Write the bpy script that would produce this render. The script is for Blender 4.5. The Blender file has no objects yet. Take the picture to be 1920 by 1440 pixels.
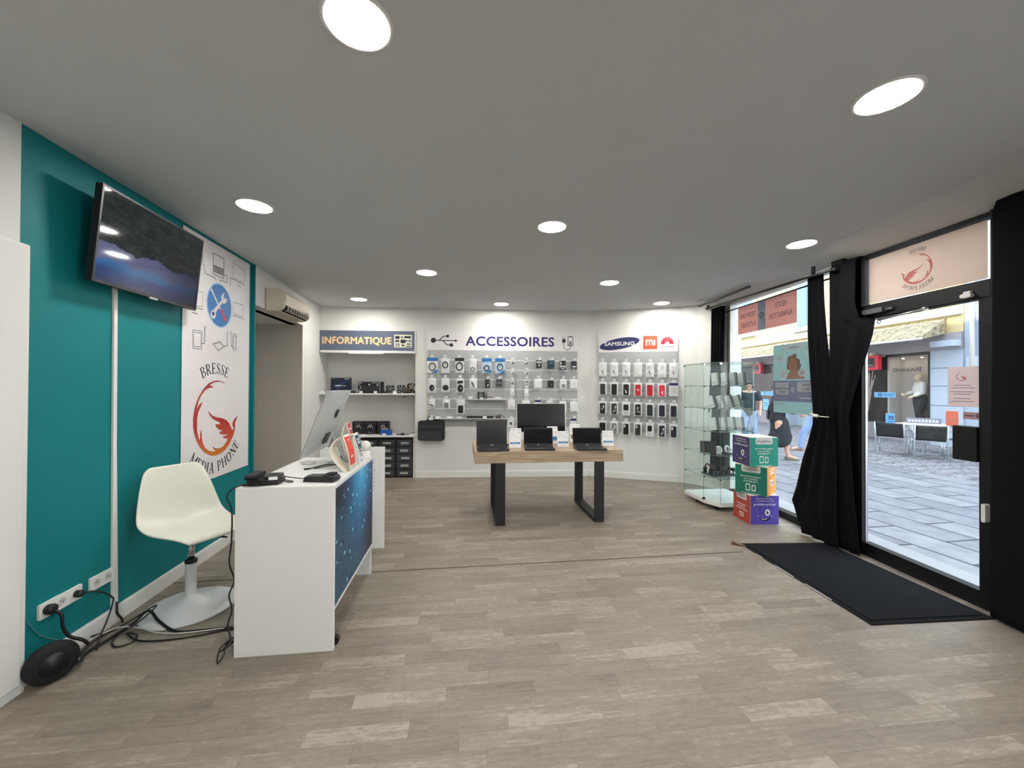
import bpy, math, random
from mathutils import Vector, Matrix, Euler
from mathutils.geometry import tessellate_polygon
random.seed(7)
PI = math.pi
SC = bpy.context.scene
COL = SC.collection

# ------------------------------------------------------------------ frames of the walls
class Frame:
    """A wall line seen from the room: local x runs right, local -y points to the room, z up."""
    def __init__(s, p0, p1):
        s.o = Vector((p0[0], p0[1], 0)); d = Vector((p1[0]-p0[0], p1[1]-p0[1], 0))
        s.L = d.length; s.u = d.normalized(); s.n = Vector((s.u.y, -s.u.x, 0)); s.ang = math.atan2(s.u.y, s.u.x)
    def P(s, u, z=0., off=0.):
        return s.o + s.u*u + s.n*off + Vector((0, 0, z))
BW = Frame((-2.2, 6.4896), (2.03, 6.257))
AW = Frame((2.03, 6.257), (3.30, 5.70))
LW = Frame((-2.05, .2), (-2.2, 6.49))
SF = Frame((3.90, 8.43), (3.34, 1.0))
FA = Frame((13.5, 14.4), (12.9, 6.4))
W0 = Frame((0, 0), (1, 0))
CEIL = 2.69

# ------------------------------------------------------------------ materials
def lin(c):
    return tuple(((v/255)/12.92 if v/255 <= .04045 else ((v/255+.055)/1.055)**2.4) for v in c)
MATS = {}
def nodes_of(name):
    m = bpy.data.materials.new(name); m.use_nodes = True
    nt = m.node_tree; nt.nodes.clear()
    out = nt.nodes.new('ShaderNodeOutputMaterial')
    return m, nt, out
def N(nt, t, **kw):
    n = nt.nodes.new(t)
    for k, v in kw.items():
        if k in n.inputs: n.inputs[k].default_value = v
        else: setattr(n, k, v)
    return n
def L(nt, a, ao, b, bi): nt.links.new(a.outputs[ao], b.inputs[bi])
def coord(nt, scale=(1, 1, 1), kind='Object'):
    tc = N(nt, 'ShaderNodeTexCoord'); mp = N(nt, 'ShaderNodeMapping'); mp.inputs['Scale'].default_value = scale
    L(nt, tc, kind, mp, 'Vector'); return mp
def mixc(nt, fac, a, b, mode='MIX'):
    m = nt.nodes.new('ShaderNodeMix'); m.data_type = 'RGBA'; m.blend_type = mode
    for v, i in ((fac, 0), (a, 6), (b, 7)):
        if isinstance(v, tuple) and len(v) == 2 and not isinstance(v[0], (int, float)): nt.links.new(v[0].outputs[v[1]], m.inputs[i])
        elif isinstance(v, (int, float)): m.inputs[i].default_value = v
        else: m.inputs[i].default_value = (*v, 1)
    return m
def math_(nt, op, a, b=0., c=None):
    m = nt.nodes.new('ShaderNodeMath'); m.operation = op
    for v, i in ((a, 0), (b, 1), (c, 2)):
        if v is None: continue
        if isinstance(v, tuple): nt.links.new(v[0].outputs[v[1]], m.inputs[i])
        else: m.inputs[i].default_value = v
    return m
def ramp(nt, src, so, stops, interp='LINEAR'):
    r = nt.nodes.new('ShaderNodeValToRGB'); r.color_ramp.interpolation = interp
    el = r.color_ramp.elements
    while len(el) < len(stops): el.new(.5)
    for e, (p, c) in zip(el, stops): e.position = p; e.color = (*c, 1)
    nt.links.new(src.outputs[so], r.inputs[0]); return r
def pm(name, col, rough=.5, metal=0., var=.05, scale=18., bump=0., stretch=(1, 1, 1), emit=None, estr=0., coat=0., sheen=0., spec=.5):
    """plain surface whose colour wanders a little with procedural noise"""
    if name in MATS: return MATS[name]
    m, nt, out = nodes_of(name)
    b = N(nt, 'ShaderNodeBsdfPrincipled', **{'Roughness': rough, 'Metallic': metal}); L(nt, b, 0, out, 0)
    b.inputs['Specular IOR Level'].default_value = spec
    c = lin(col)
    mp = coord(nt, stretch); no = N(nt, 'ShaderNodeTexNoise', Scale=scale, Detail=3.); L(nt, mp, 0, no, 'Vector')
    mx = mixc(nt, (no, 0), tuple(v*(1-var) for v in c), tuple(min(1, v*(1+var)) for v in c)); L(nt, mx, 2, b, 'Base Color')
    if bump:
        bp = N(nt, 'ShaderNodeBump', Strength=bump, Distance=.004); L(nt, no, 0, bp, 'Height'); L(nt, bp, 0, b, 'Normal')
    if coat: b.inputs['Coat Weight'].default_value = coat
    if sheen: b.inputs['Sheen Weight'].default_value = sheen
    if emit: b.inputs['Emission Color'].default_value = (*lin(emit), 1); b.inputs['Emission Strength'].default_value = estr
    MATS[name] = m; return m
def glassm(name, tint=(1, 1, 1), ior=1.45, rough=0., gloss=1.):
    m, nt, out = nodes_of(name)
    t = N(nt, 'ShaderNodeBsdfTransparent'); t.inputs[0].default_value = (*tint, 1)
    g = N(nt, 'ShaderNodeBsdfGlossy', Roughness=rough)
    f = N(nt, 'ShaderNodeFresnel', IOR=ior); ge = N(nt, 'ShaderNodeNewGeometry'); fr_ = math_(nt, 'MULTIPLY_ADD', (ge, 6), -gloss, gloss); k = math_(nt, 'MULTIPLY', (f, 0), (fr_, 0)); k.use_clamp = True
    mx = N(nt, 'ShaderNodeMixShader'); L(nt, k, 0, mx, 0); L(nt, t, 0, mx, 1); L(nt, g, 0, mx, 2); L(nt, mx, 0, out, 0)
    MATS[name] = m; return m
def paper(name, col, tr=.5, clear=0.):
    """printed film that lets daylight through"""
    if name in MATS: return MATS[name]
    m, nt, out = nodes_of(name); c = lin(col)
    mp = coord(nt); no = N(nt, 'ShaderNodeTexNoise', Scale=9.); L(nt, mp, 0, no, 'Vector')
    mx = mixc(nt, (no, 0), tuple(v*.96 for v in c), tuple(min(1, v*1.04) for v in c))
    d = N(nt, 'ShaderNodeBsdfDiffuse'); t = N(nt, 'ShaderNodeBsdfTranslucent'); L(nt, mx, 2, d, 0); L(nt, mx, 2, t, 0)
    s = N(nt, 'ShaderNodeMixShader'); s.inputs[0].default_value = tr; L(nt, d, 0, s, 1); L(nt, t, 0, s, 2)
    if clear:
        x = N(nt, 'ShaderNodeBsdfTransparent'); s2 = N(nt, 'ShaderNodeMixShader'); s2.inputs[0].default_value = clear
        L(nt, s, 0, s2, 1); L(nt, x, 0, s2, 2); s = s2
    L(nt, s, 0, out, 0); MATS[name] = m; return m

# ------------------------------------------------------------------ mesh builder
_TX = {}
def text_geo(s, bold=0., shear=0.):
    k = (s, bold, shear)
    if k in _TX: return _TX[k]
    cu = bpy.data.curves.new('t', 'FONT'); cu.body = s; cu.resolution_u = 3; cu.shear = shear; cu.size = 1.; cu.space_character = 1+bold*1.2
    o = bpy.data.objects.new('t', cu); COL.objects.link(o)
    dg = bpy.context.evaluated_depsgraph_get(); me = bpy.data.meshes.new_from_object(o.evaluated_get(dg))
    vs = [(v.co.x, v.co.y) for v in me.vertices]; fs = [tuple(p.vertices) for p in me.polygons]
    bpy.data.objects.remove(o); bpy.data.curves.remove(cu); bpy.data.meshes.remove(me)
    if vs:
        x0 = min(v[0] for v in vs); x1 = max(v[0] for v in vs); y0 = min(v[1] for v in vs); y1 = max(v[1] for v in vs)
    else: x0 = x1 = y0 = y1 = 0
    _TX[k] = (vs, fs, x0, x1, y0, y1); return _TX[k]

class MB:
    def __init__(s): s.v = []; s.f = []; s.m = []; s.sm = []
    def add(s, vs, fs, mi=0, mtx=None, smooth=False):
        b = len(s.v)
        s.v += [tuple(mtx @ Vector(p)) if mtx is not None else tuple(p) for p in vs]
        for f in fs: s.f.append(tuple(b+i for i in f)); s.m.append(mi); s.sm.append(smooth)
        return s
    def box(s, x0, x1, y0, y1, z0, z1, mi=0, mtx=None):
        vs = [(x, y, z) for z in (z0, z1) for y in (y0, y1) for x in (x0, x1)]
        return s.add(vs, [(0, 2, 3, 1), (4, 5, 7, 6), (0, 1, 5, 4), (2, 6, 7, 3), (0, 4, 6, 2), (1, 3, 7, 5)], mi, mtx)
    def rbox(s, x0, x1, y0, y1, z0, z1, r, mi=0, mtx=None, axis='y', n=4):
        """box with rounded corners seen along one axis"""
        if axis == 'y': a0, a1, b0, b1, c0, c1 = x0, x1, z0, z1, y0, y1
        elif axis == 'z': a0, a1, b0, b1, c0, c1 = x0, x1, y0, y1, z0, z1
        else: a0, a1, b0, b1, c0, c1 = y0, y1, z0, z1, x0, x1
        r = min(r, (a1-a0)/2-1e-5, (b1-b0)/2-1e-5); pts = []
        for cx, cy, st in ((a1-r, b1-r, 0), (a0+r, b1-r, 90), (a0+r, b0+r, 180), (a1-r, b0+r, 270)):
            for i in range(n+1):
                t = math.radians(st+90*i/n); pts.append((cx+r*math.cos(t), cy+r*math.sin(t)))
        return s.prism(pts, c0, c1, mi, mtx, axis)
    def prism(s, pts, c0, c1, mi=0, mtx=None, axis='y', smooth=False):
        """outline pts (a,b) swept from c0 to c1: axis y -> (a,c,b), z -> (a,b,c), x -> (c,a,b)"""
        q = {'y': lambda a, b, c: (a, c, b), 'z': lambda a, b, c: (a, b, c), 'x': lambda a, b, c: (c, a, b)}[axis]
        n = len(pts); vs = [q(a, b, c0) for a, b in pts]+[q(a, b, c1) for a, b in pts]
        area = sum(pts[i][0]*pts[(i+1) % n][1]-pts[(i+1) % n][0]*pts[i][1] for i in range(n))
        flip = (area > 0) == (axis != 'y')
        tr = tessellate_polygon([[Vector((a, b, 0)) for a, b in pts]])
        tt = []
        for t in tr:
            (x1, y1), (x2, y2), (x3, y3) = (pts[i] for i in t)
            tt.append(t if ((x2-x1)*(y3-y1)-(x3-x1)*(y2-y1) > 0) == (axis != 'y') else t[::-1])
        lo = [tuple(t[::-1]) for t in tt]; hi = [tuple(i+n for i in t) for t in tt]
        if c0 > c1: lo, hi = [t[::-1] for t in lo], [t[::-1] for t in hi]; flip = not flip
        b = len(s.v); s.add(vs, lo+hi, mi, mtx)
        sides = [((i+1) % n, i, i+n, (i+1) % n+n) for i in range(n)]
        if flip: sides = [f[::-1] for f in sides]
        for f in sides: s.f.append(tuple(b+i for i in f)); s.m.append(mi); s.sm.append(smooth)
        return s
    def flat(s, pts, d, mi=0, mtx=None):
        """flat printed shape on the plane y = -d, facing -y"""
        n = len(pts); tt = []
        for t in tessellate_polygon([[Vector((a, b, 0)) for a, b in pts]]):
            (x1, y1), (x2, y2), (x3, y3) = (pts[i] for i in t)
            tt.append(t if (x2-x1)*(y3-y1)-(x3-x1)*(y2-y1) > 0 else t[::-1])
        return s.add([(a, -d, b) for a, b in pts], tt, mi, mtx)
    def frect(s, x0, x1, z0, z1, d, mi=0, mtx=None): return s.flat([(x0, z0), (x1, z0), (x1, z1), (x0, z1)], d, mi, mtx)
    def frr(s, x0, x1, z0, z1, r, d, mi=0, mtx=None, n=5):
        pts = []
        for cx, cy, st in ((x1-r, z1-r, 0), (x0+r, z1-r, 90), (x0+r, z0+r, 180), (x1-r, z0+r, 270)):
            for i in range(n+1): t = math.radians(st+90*i/n); pts.append((cx+r*math.cos(t), cy+r*math.sin(t)))
        return s.flat(pts, d, mi, mtx)
    def fell(s, cx, cz, rx, rz, d, mi=0, mtx=None, rot=0., n=28):
        c, k = math.cos(rot), math.sin(rot)
        return s.flat([(cx+rx*math.cos(t)*c-rz*math.sin(t)*k, cz+rx*math.cos(t)*k+rz*math.sin(t)*c) for t in (2*PI*i/n for i in range(n))], d, mi, mtx)
    def fring(s, cx, cz, rx, rz, w, d, mi=0, mtx=None, a0=0., a1=2*PI, n=32):
        return s.fline([(cx+rx*math.cos(a0+(a1-a0)*i/n), cz+rz*math.sin(a0+(a1-a0)*i/n)) for i in range(n+1)], w, d, mi, mtx)
    def fline(s, pts, w, d, mi=0, mtx=None):
        vs = []; ws = w if isinstance(w, (list, tuple)) else [w]*len(pts)
        for i, p in enumerate(pts):
            a = pts[max(0, i-1)]; b = pts[min(len(pts)-1, i+1)]
            if i and i < len(pts)-1:
                d1 = Vector((p[0]-a[0], p[1]-a[1])); d2 = Vector((b[0]-p[0], b[1]-p[1]))
                d1 = d1.normalized() if d1.length else d2; d2 = d2.normalized() if d2.length else d1
                t = d1+d2; t = t.normalized() if t.length > 1e-6 else d1; k = 1/max(.5, t.dot(d1))
            else: t = Vector((b[0]-a[0], b[1]-a[1])).normalized(); k = 1
            h = ws[i]*.5*k; vs += [(p[0]+t.y*h, -d, p[1]-t.x*h), (p[0]-t.y*h, -d, p[1]+t.x*h)]
        return s.add(vs, [(2*i, 2*i+2, 2*i+3, 2*i+1) for i in range(len(pts)-1)], mi, mtx)
    def text(s, body, cx, cz, h, d, mi=0, mtx=None, bold=0., width=None, mirror=False, shear=0., rot=0., align='c'):
        """lettering with cap height h centred on (cx,cz), on the plane y=-d facing -y"""
        vs, fs, x0, x1, y0, y1 = text_geo(body, bold, shear)
        if not vs: return s
        _, _, _, _, c0, c1 = text_geo('H', bold, shear)
        k = h/(c1-c0); kx = k if width is None else width/(x1-x0)
        mid = (x0+x1)/2 if align == 'c' else x0
        out = []; c, q = math.cos(rot), math.sin(rot)
        for x, y in vs:
            a = (x-mid)*kx; b = (y-(c0+c1)/2)*k
            if mirror: a = -a
            out.append((cx+a*c-b*q, -d, cz+a*q+b*c))
        fs = [f[::-1] for f in fs] if mirror else fs
        if bold:                                     # heavier strokes: the same letters laid a hair apart
            for q_ in range(6):
                e1, e2 = bold*k*math.cos(q_*PI/3), bold*k*math.sin(q_*PI/3); s.add([(x+e1, y-4e-5*(q_+1), z+e2) for x, y, z in out], fs, mi, mtx)
        return s.add(out, fs, mi, mtx)
    def cyl(s, p0, p1, r0, r1=None, n=16, mi=0, mtx=None, caps=True, smooth=True):
        return s.tube([p0, p1], [r0, r0 if r1 is None else r1], n, mi, mtx, caps, smooth)
    def tube(s, pts, r, n=8, mi=0, mtx=None, caps=True, smooth=True):
        pts = [Vector(p) for p in pts]; rs = r if isinstance(r, (list, tuple)) else [r]*len(pts)
        b = len(s.v); up = None; vs = []
        for i, p in enumerate(pts):
            t = (pts[min(len(pts)-1, i+1)]-pts[max(0, i-1)])
            if t.length < 1e-9: t = Vector((0, 0, 1))
            t.normalize()
            if up is None: up = Vector((0, 0, 1)) if abs(t.z) < .9 else Vector((1, 0, 0))
            a = up-t*up.dot(t)
            if a.length < 1e-6: a = t.orthogonal()
            a.normalize(); c = t.cross(a); up = a
            for j in range(n):
                th = 2*PI*j/n; vs.append(p+(a*math.cos(th)+c*math.sin(th))*rs[i])
        fs = [(i*n+j, i*n+(j+1) % n, (i+1)*n+(j+1) % n, (i+1)*n+j) for i in range(len(pts)-1) for j in range(n)]
        s.add(vs, fs, mi, mtx, smooth)
        if caps:
            for f in (tuple(range(n))[::-1], tuple((len(pts)-1)*n+j for j in range(n))):
                s.f.append(tuple(b+i for i in f)); s.m.append(mi); s.sm.append(False)
        return s
    def lathe(s, prof, n=32, mi=0, mtx=None, smooth=True):
        """profile (r,z) turned about z"""
        vs = [(r*math.cos(2*PI*j/n), r*math.sin(2*PI*j/n), z) for r, z in prof for j in range(n)]
        fs = [(i*n+j, i*n+(j+1) % n, (i+1)*n+(j+1) % n, (i+1)*n+j) for i in range(len(prof)-1) for j in range(n)]
        b = len(s.v); s.add(vs, fs, mi, mtx, smooth)
        for i, k in ((0, -1), (len(prof)-1, 1)):
            if prof[i][0] > 1e-6:
                f = tuple(b+i*n+j for j in range(n)); s.f.append(f if k > 0 else f[::-1]); s.m.append(mi); s.sm.append(False)
        return s
    def ball(s, c, r, mi=0, n=16, mtx=None):
        rx, ry, rz = r if isinstance(r, tuple) else (r, r, r); k = n//2
        T = Matrix.Translation(c) @ Matrix.Diagonal((rx, ry, rz, 1))
        if mtx is not None: T = mtx @ T
        return s.lathe([(max(1e-4, math.sin(PI*i/k)), -math.cos(PI*i/k)) for i in range(k+1)], n, mi, T)
    def grid(s, rows, mi=0, mtx=None, smooth=True):
        nr, nc = len(rows), len(rows[0])
        return s.add([p for r in rows for p in r], [(i*nc+j, i*nc+j+1, (i+1)*nc+j+1, (i+1)*nc+j) for i in range(nr-1) for j in range(nc-1)], mi, mtx, smooth)
    def build(s, name, mats, parent=None, bevel=0., solid=0., loc=None, rot=None, sub=0, seg=2):
        me = bpy.data.meshes.new(name); me.from_pydata([tuple(v) for v in s.v], [], s.f)
        mats = mats if isinstance(mats, (list, tuple)) else [mats]
        for m in mats: me.materials.append(m)
        me.polygons.foreach_set('material_index', s.m); me.polygons.foreach_set('use_smooth', s.sm); me.update()
        o = bpy.data.objects.new(name, me); COL.objects.link(o)
        if parent is not None: o.parent = parent
        if loc is not None: o.location = loc
        if rot is not None: o.rotation_euler = rot
        if solid: md = o.modifiers.new('solid', 'SOLIDIFY'); md.thickness = solid; md.offset = 0
        if bevel: md = o.modifiers.new('bevel', 'BEVEL'); md.width = bevel; md.segments = seg; md.limit_method = 'ANGLE'; md.angle_limit = math.radians(40)
        if sub: md = o.modifiers.new('sub', 'SUBSURF'); md.levels = sub; md.render_levels = sub
        return o

def tag(o, label=None, cat=None, group=None, kind=None):
    for k, v in (('label', label), ('category', cat), ('group', group), ('kind', kind)):
        if v: o[k] = v
    return o
def thing(name, label, cat, loc=(0, 0, 0), rz=0., group=None, rot=None):
    o = bpy.data.objects.new(name, None); COL.objects.link(o); o.empty_display_size = .05
    o.location = loc; o.rotation_euler = rot if rot is not None else (0, 0, rz)
    return tag(o, label, cat, group)
def on(fr, name, label, cat, u, z, off=0., group=None):
    return thing(name, label, cat, fr.P(u, z, off), fr.ang, group)
def struct(name, mb, mats, label=None, cat=None, **kw):
    return tag(mb.build(name, mats, **kw), label, cat, None, 'structure')
def spline(pts, n=8):
    """smooth path through points"""
    P = [Vector(p) for p in pts]; out = []
    for i in range(len(P)-1):
        a, b, c, d = P[max(0, i-1)], P[i], P[i+1], P[min(len(P)-1, i+2)]
        for k in range(n):
            t = k/n; out.append(.5*((2*b)+(c-a)*t+(2*a-5*b+4*c-d)*t*t+(3*b-a-3*c+d)*t**3))
    return out+[P[-1]]
def Rz(a): return Matrix.Rotation(a, 4, 'Z')
def Rx(a): return Matrix.Rotation(a, 4, 'X')
def Ry(a): return Matrix.Rotation(a, 4, 'Y')
def T(*p): return Matrix.Translation(p)

# serif capitals drawn as strokes: (advance, [(points, widths)])
tk, tn = .15, .06
SER = {
 'B': (.62, [([(.12, 0), (.12, 1)], tk), ([(.02, .03), (.3, .03)], tn), ([(.02, .97), (.3, .97)], tn), ([(.28, .97), (.42, .92), (.47, .76), (.42, .59), (.28, .53)], [tn, tn*1.4, tk, tn*1.4, tn]), ([(.16, .53), (.3, .53)], tn), ([(.28, .53), (.47, .46), (.53, .28), (.47, .09), (.28, .03)], [tn, tn*1.4, tk, tn*1.4, tn])]),
 'R': (.66, [([(.12, 0), (.12, 1)], tk), ([(.02, .03), (.24, .03)], tn), ([(.02, .97), (.3, .97)], tn), ([(.28, .97), (.42, .92), (.48, .74), (.42, .56), (.28, .5)], [tn, tn*1.4, tk, tn*1.4, tn]), ([(.16, .5), (.3, .5)], tn), ([(.3, .5), (.5, .1), (.62, .02)], [tk*.9, tk*.9, tn])]),
 'E': (.58, [([(.12, 0), (.12, 1)], tk), ([(.02, .03), (.5, .03)], tn), ([(.02, .97), (.48, .97)], tn), ([(.14, .52), (.38, .52)], tn), ([(.48, .98), (.49, .8)], tn), ([(.5, .02), (.54, .22)], tn), ([(.38, .62), (.38, .42)], tn)]),
 'S': (.52, [([(.42, .78), (.38, .92), (.25, .98), (.11, .92), (.07, .78), (.14, .62), (.36, .42), (.44, .25), (.38, .08), (.22, .01), (.09, .08), (.05, .24)], [tn, tn, tn, tn*1.3, tk*.8, tk, tk, tk*.8, tn*1.3, tn, tn, tn]), ([(.42, .98), (.42, .74)], tn), ([(.05, .02), (.05, .27)], tn)]),
 'M': (.9, [([(.12, 0), (.12, 1)], tn), ([(.1, 1), (.44, .06)], tk), ([(.44, .06), (.76, 1)], tn), ([(.76, 0), (.76, 1)], tk), ([(.02, .03), (.24, .03)], tn), ([(.64, .03), (.88, .03)], tn), ([(.02, .97), (.16, .97)], tn), ([(.74, .97), (.88, .97)], tn)]),
 'D': (.7, [([(.12, 0), (.12, 1)], tk), ([(.02, .03), (.3, .03)], tn), ([(.02, .97), (.3, .97)], tn), ([(.28, .97), (.5, .88), (.61, .62), (.61, .38), (.5, .12), (.28, .03)], [tn, tn*1.5, tk, tk, tn*1.5, tn])]),
 'I': (.3, [([(.14, 0), (.14, 1)], tk), ([(.03, .03), (.25, .03)], tn), ([(.03, .97), (.25, .97)], tn)]),
 'A': (.7, [([(.1, 0), (.34, 1)], tn), ([(.34, 1), (.6, 0)], tk), ([(.18, .34), (.5, .34)], tn), ([(.02, .03), (.22, .03)], tn), ([(.48, .03), (.7, .03)], tn)]),
 'P': (.6, [([(.12, 0), (.12, 1)], tk), ([(.02, .03), (.26, .03)], tn), ([(.02, .97), (.3, .97)], tn), ([(.28, .97), (.43, .92), (.5, .73), (.43, .53), (.28, .47)], [tn, tn*1.4, tk, tn*1.4, tn]), ([(.16, .47), (.3, .47)], tn)]),
 'H': (.78, [([(.14, 0), (.14, 1)], tk), ([(.62, 0), (.62, 1)], tk), ([(.14, .52), (.62, .52)], tn), ([(.03, .03), (.25, .03)], tn), ([(.51, .03), (.73, .03)], tn), ([(.03, .97), (.25, .97)], tn), ([(.51, .97), (.73, .97)], tn)]),
 'O': (.74, [([(.36+.29*math.cos(t), .5+.49*math.sin(t)) for t in (2*PI*i/16 for i in range(17))], [tn+(tk-tn)*abs(math.cos(2*PI*i/16)) for i in range(17)])]),
 'N': (.78, [([(.14, 0), (.14, 1)], tn), ([(.12, 1), (.64, .02)], tk), ([(.64, 0), (.64, 1)], tn), ([(.03, .03), (.25, .03)], tn), ([(.53, .97), (.75, .97)], tn), ([(.02, .97), (.16, .97)], tn)]),
 ' ': (.35, [])}
def serif_arc(mb, word, cx, cz, r, h, a_mid, d, mi, mirror=False, inward=False, wk=1., gap=.06):
    """serif word on a circle round (cx,cz); a_mid is the middle angle in degrees; inward = letters stand with heads to the centre"""
    tot = sum(SER[c][0]+gap for c in word)*h*wk; x = -tot/2
    for c in word:
        adv, st = SER[c]
        mid = (x+adv*h*wk/2)/r; x += (adv+gap)*h*wk
        a = math.radians(a_mid)+(mid if inward else -mid)
        up = Vector((math.cos(a), math.sin(a)))*(-1 if inward else 1); rt = Vector((up.y, -up.x))
        ctr = Vector((math.cos(a), math.sin(a)))*r
        for pts, w in st:
            q = []
            for px, pz in pts:
                v = ctr+rt*((px-adv/2)*h*wk)+up*((pz-.5)*h); q.append((cx+(-v.x if mirror else v.x), cz+v.y))
            ws = [k*h for k in w] if isinstance(w, list) else w*h
            if mirror: q = q[::-1]; ws = ws[::-1] if isinstance(ws, list) else ws
            mb.fline(q, ws, d, mi)
# bird-and-ring emblem, centred, ring radius about .31
EMB = [(3.679,1.443),(3.601,1.477),(3.521,1.492),(3.457,1.487),(3.383,1.466),(3.313,1.419),(3.252,1.352),(3.209,1.276),(3.189,1.193),(3.19,1.123),(3.204,1.065),(3.235,1.004),(3.281,.944),(3.345,.89),(3.43,.851),(3.493,.843),(3.572,.849),(3.64,.873),(3.71,.923),(3.768,.99),(3.794,1.053),(3.793,1.104),(3.811,1.127),(3.836,1.163),(3.78,1.138),(3.751,1.107),(3.744,1.068),(3.769,1.066),(3.767,1.041),(3.745,1.035),(3.722,1.061),(3.692,1.104),(3.649,1.136),(3.58,1.158),(3.5,1.172),(3.437,1.192),(3.381,1.237),(3.4,1.198),(3.45,1.161),(3.514,1.136),(3.55,1.121),(3.541,1.107),(3.482,1.115),(3.495,1.088),(3.542,1.06),(3.582,1.052),(3.568,1.039),(3.535,1.045),(3.555,1.023),(3.61,1.009),(3.665,1.009),(3.652,.996),(3.59,.992),(3.617,.976),(3.673,.969),(3.653,.94),(3.598,.904),(3.544,.896),(3.479,.91),(3.441,.931),(3.461,.902),(3.493,.884),(3.455,.884),(3.393,.901),(3.345,.931),(3.315,.972),(3.302,1.017),(3.293,1.096),(3.279,1.056),(3.277,.999),(3.257,1.03),(3.239,1.089),(3.238,1.175),(3.248,1.224),(3.27,1.258),(3.309,1.315),(3.264,1.294),(3.234,1.26),(3.252,1.316),(3.285,1.365),(3.336,1.408),(3.39,1.426),(3.451,1.431),(3.43,1.443),(3.393,1.448),(3.457,1.474),(3.534,1.482),(3.615,1.468)]
EMB = [(u-3.49, z-1.17) for u, z in EMB]
def emblem(mb, cx, cz, s, d, mi, mirror=False):
    p = [(cx+(-u if mirror else u)*s, cz+z*s) for u, z in EMB]
    mb.flat(p, d, mi)
ORD = ['first', 'second', 'third', 'fourth', 'fifth', 'sixth', 'seventh', 'eighth', 'ninth', 'tenth', 'eleventh', 'twelfth']
# ------------------------------------------------------------------ the scene's own materials
WHITE = pm('white_paint', (222, 221, 216), .6, var=.02, scale=6)
WALLW = pm('white_wall', (220, 219, 214), .75, var=.02, scale=3, bump=.08)
CEILM = pm('ceiling_paint', (203, 204, 205), .9, var=.015, scale=4)
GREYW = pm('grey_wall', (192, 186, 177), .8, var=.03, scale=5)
TEAL = pm('teal_paint', (0, 118, 122), .6, spec=.3, var=.05, scale=4, bump=.05)
BLACK = pm('black_plastic', (22, 22, 24), .45, var=.15)
BLKM = pm('black_metal', (26, 27, 30), .5, var=.12)
MATTE = pm('matte_black', (16, 17, 19), .8, var=.2)
FRAMEM = pm('black_frame_paint', (12, 13, 16), .55, var=.15, scale=7, spec=.3)
CLOTH = pm('black_curtain_cloth', (11, 12, 16), .95, var=.3, scale=120, bump=.3, spec=.15)
LAM = pm('white_laminate', (226, 225, 222), .35, var=.01, scale=5)
PLAST = pm('white_plastic', (228, 227, 222), .35, var=.02)
IVORY = pm('ivory_plastic', (206, 198, 178), .45, var=.04)
CREAM = pm('cream_card', (236, 230, 214), .5, var=.02)
SHELLM = pm('white_seat_shell', (224, 223, 210), .32, var=.015, scale=3)
SILVER = pm('silver_metal', (190, 190, 190), .32, .9, var=.04)
CHROME = pm('chrome', (210, 210, 212), .12, 1., var=.03)
ALU = pm('aluminium_rail', (214, 215, 216), .3, .45, var=.03, stretch=(1, 30, 30))
BASEW = pm('white_powder_coat', (214, 217, 218), .35, var=.02)
SCRN = pm('black_screen_glass', (6, 7, 8), .08, var=.1, spec=.6)
SCRS = pm('satin_screen_glass', (8, 9, 10), .22, var=.1, spec=.7)
MATM = pm('black_ribbed_mat', (24, 26, 29), .95, var=.35, scale=160, bump=.5, spec=.12)
SLAT = pm('grey_slatwall', (170, 171, 170), .6, var=.05, scale=3, stretch=(1, 6, 6))
RED = pm('red_print', (205, 52, 48), .5, var=.04)
CORAL = pm('coral_red_print', (232, 82, 66), .5, var=.03)
NAVY = pm('navy_print', (32, 38, 92), .5, var=.06)
BLUE = pm('blue_print', (40, 112, 176), .5, var=.08)
SKYB = pm('pale_blue_print', (150, 190, 224), .5, var=.06)
TEALP = pm('teal_print', (24, 140, 122), .5, var=.04)
GREENP = pm('dark_green_print', (20, 112, 92), .5, var=.04)
PURP = pm('violet_print', (84, 72, 168), .5, var=.04)
PURPD = pm('dark_violet_print', (66, 56, 100), .5, var=.04)
BRICKR = pm('brick_red_print', (176, 68, 52), .5, var=.04)
ORANGE = pm('orange_print', (246, 164, 62), .5, var=.04)
BLKP = pm('black_print', (24, 22, 30), .5, var=.05)
GREYP = pm('grey_print', (120, 122, 124), .5, var=.05)
LGREY = pm('light_grey_print', (196, 196, 194), .5, var=.04)
WHITEP = pm('white_print', (236, 236, 234), .5, var=.02)
VIOLETT = pm('deep_violet_letter', (44, 34, 96), .5, var=.04)
SIGNW = pm('white_sign_board', (226, 221, 220), .5, var=.02, scale=3)
SIGNB = pm('slate_blue_board', (88, 98, 116), .5, var=.06, scale=3)
AMBER = pm('amber_letter', (238, 204, 150), .5, var=.1, scale=8)
RUST = pm('rust_letter_edge', (196, 110, 44), .5, var=.06)
BAG = pm('clear_packet_film', (216, 217, 216), .16, var=.12, scale=55, bump=.8, spec=.8)
FILMW = pm('white_packet_film', (226, 226, 224), .2, var=.1, scale=50, bump=.8, spec=.7)
TAGM = pm('price_tag_card', (225, 228, 230), .4, var=.03)
BROWN = pm('brown_leather', (110, 76, 58), .5, var=.1)
CABLE = pm('black_cable_rubber', (14, 14, 15), .5, var=.1)
GREYC = pm('grey_clear_cable', (150, 160, 158), .3, var=.1)
SKIN = pm('skin', (214, 170, 146), .5, var=.05)
HAIR = pm('dark_hair', (44, 36, 32), .6, var=.3, scale=60)
DRAWER = pm('smoky_drawer_plastic', (66, 68, 70), .2, var=.15, scale=12)
ACRYL = glassm('clear_acrylic', (.97, .98, .98), 1.4)
PANE = glassm('window_glass', (.96, .98, .98), 1.45, 0., .8)
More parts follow.
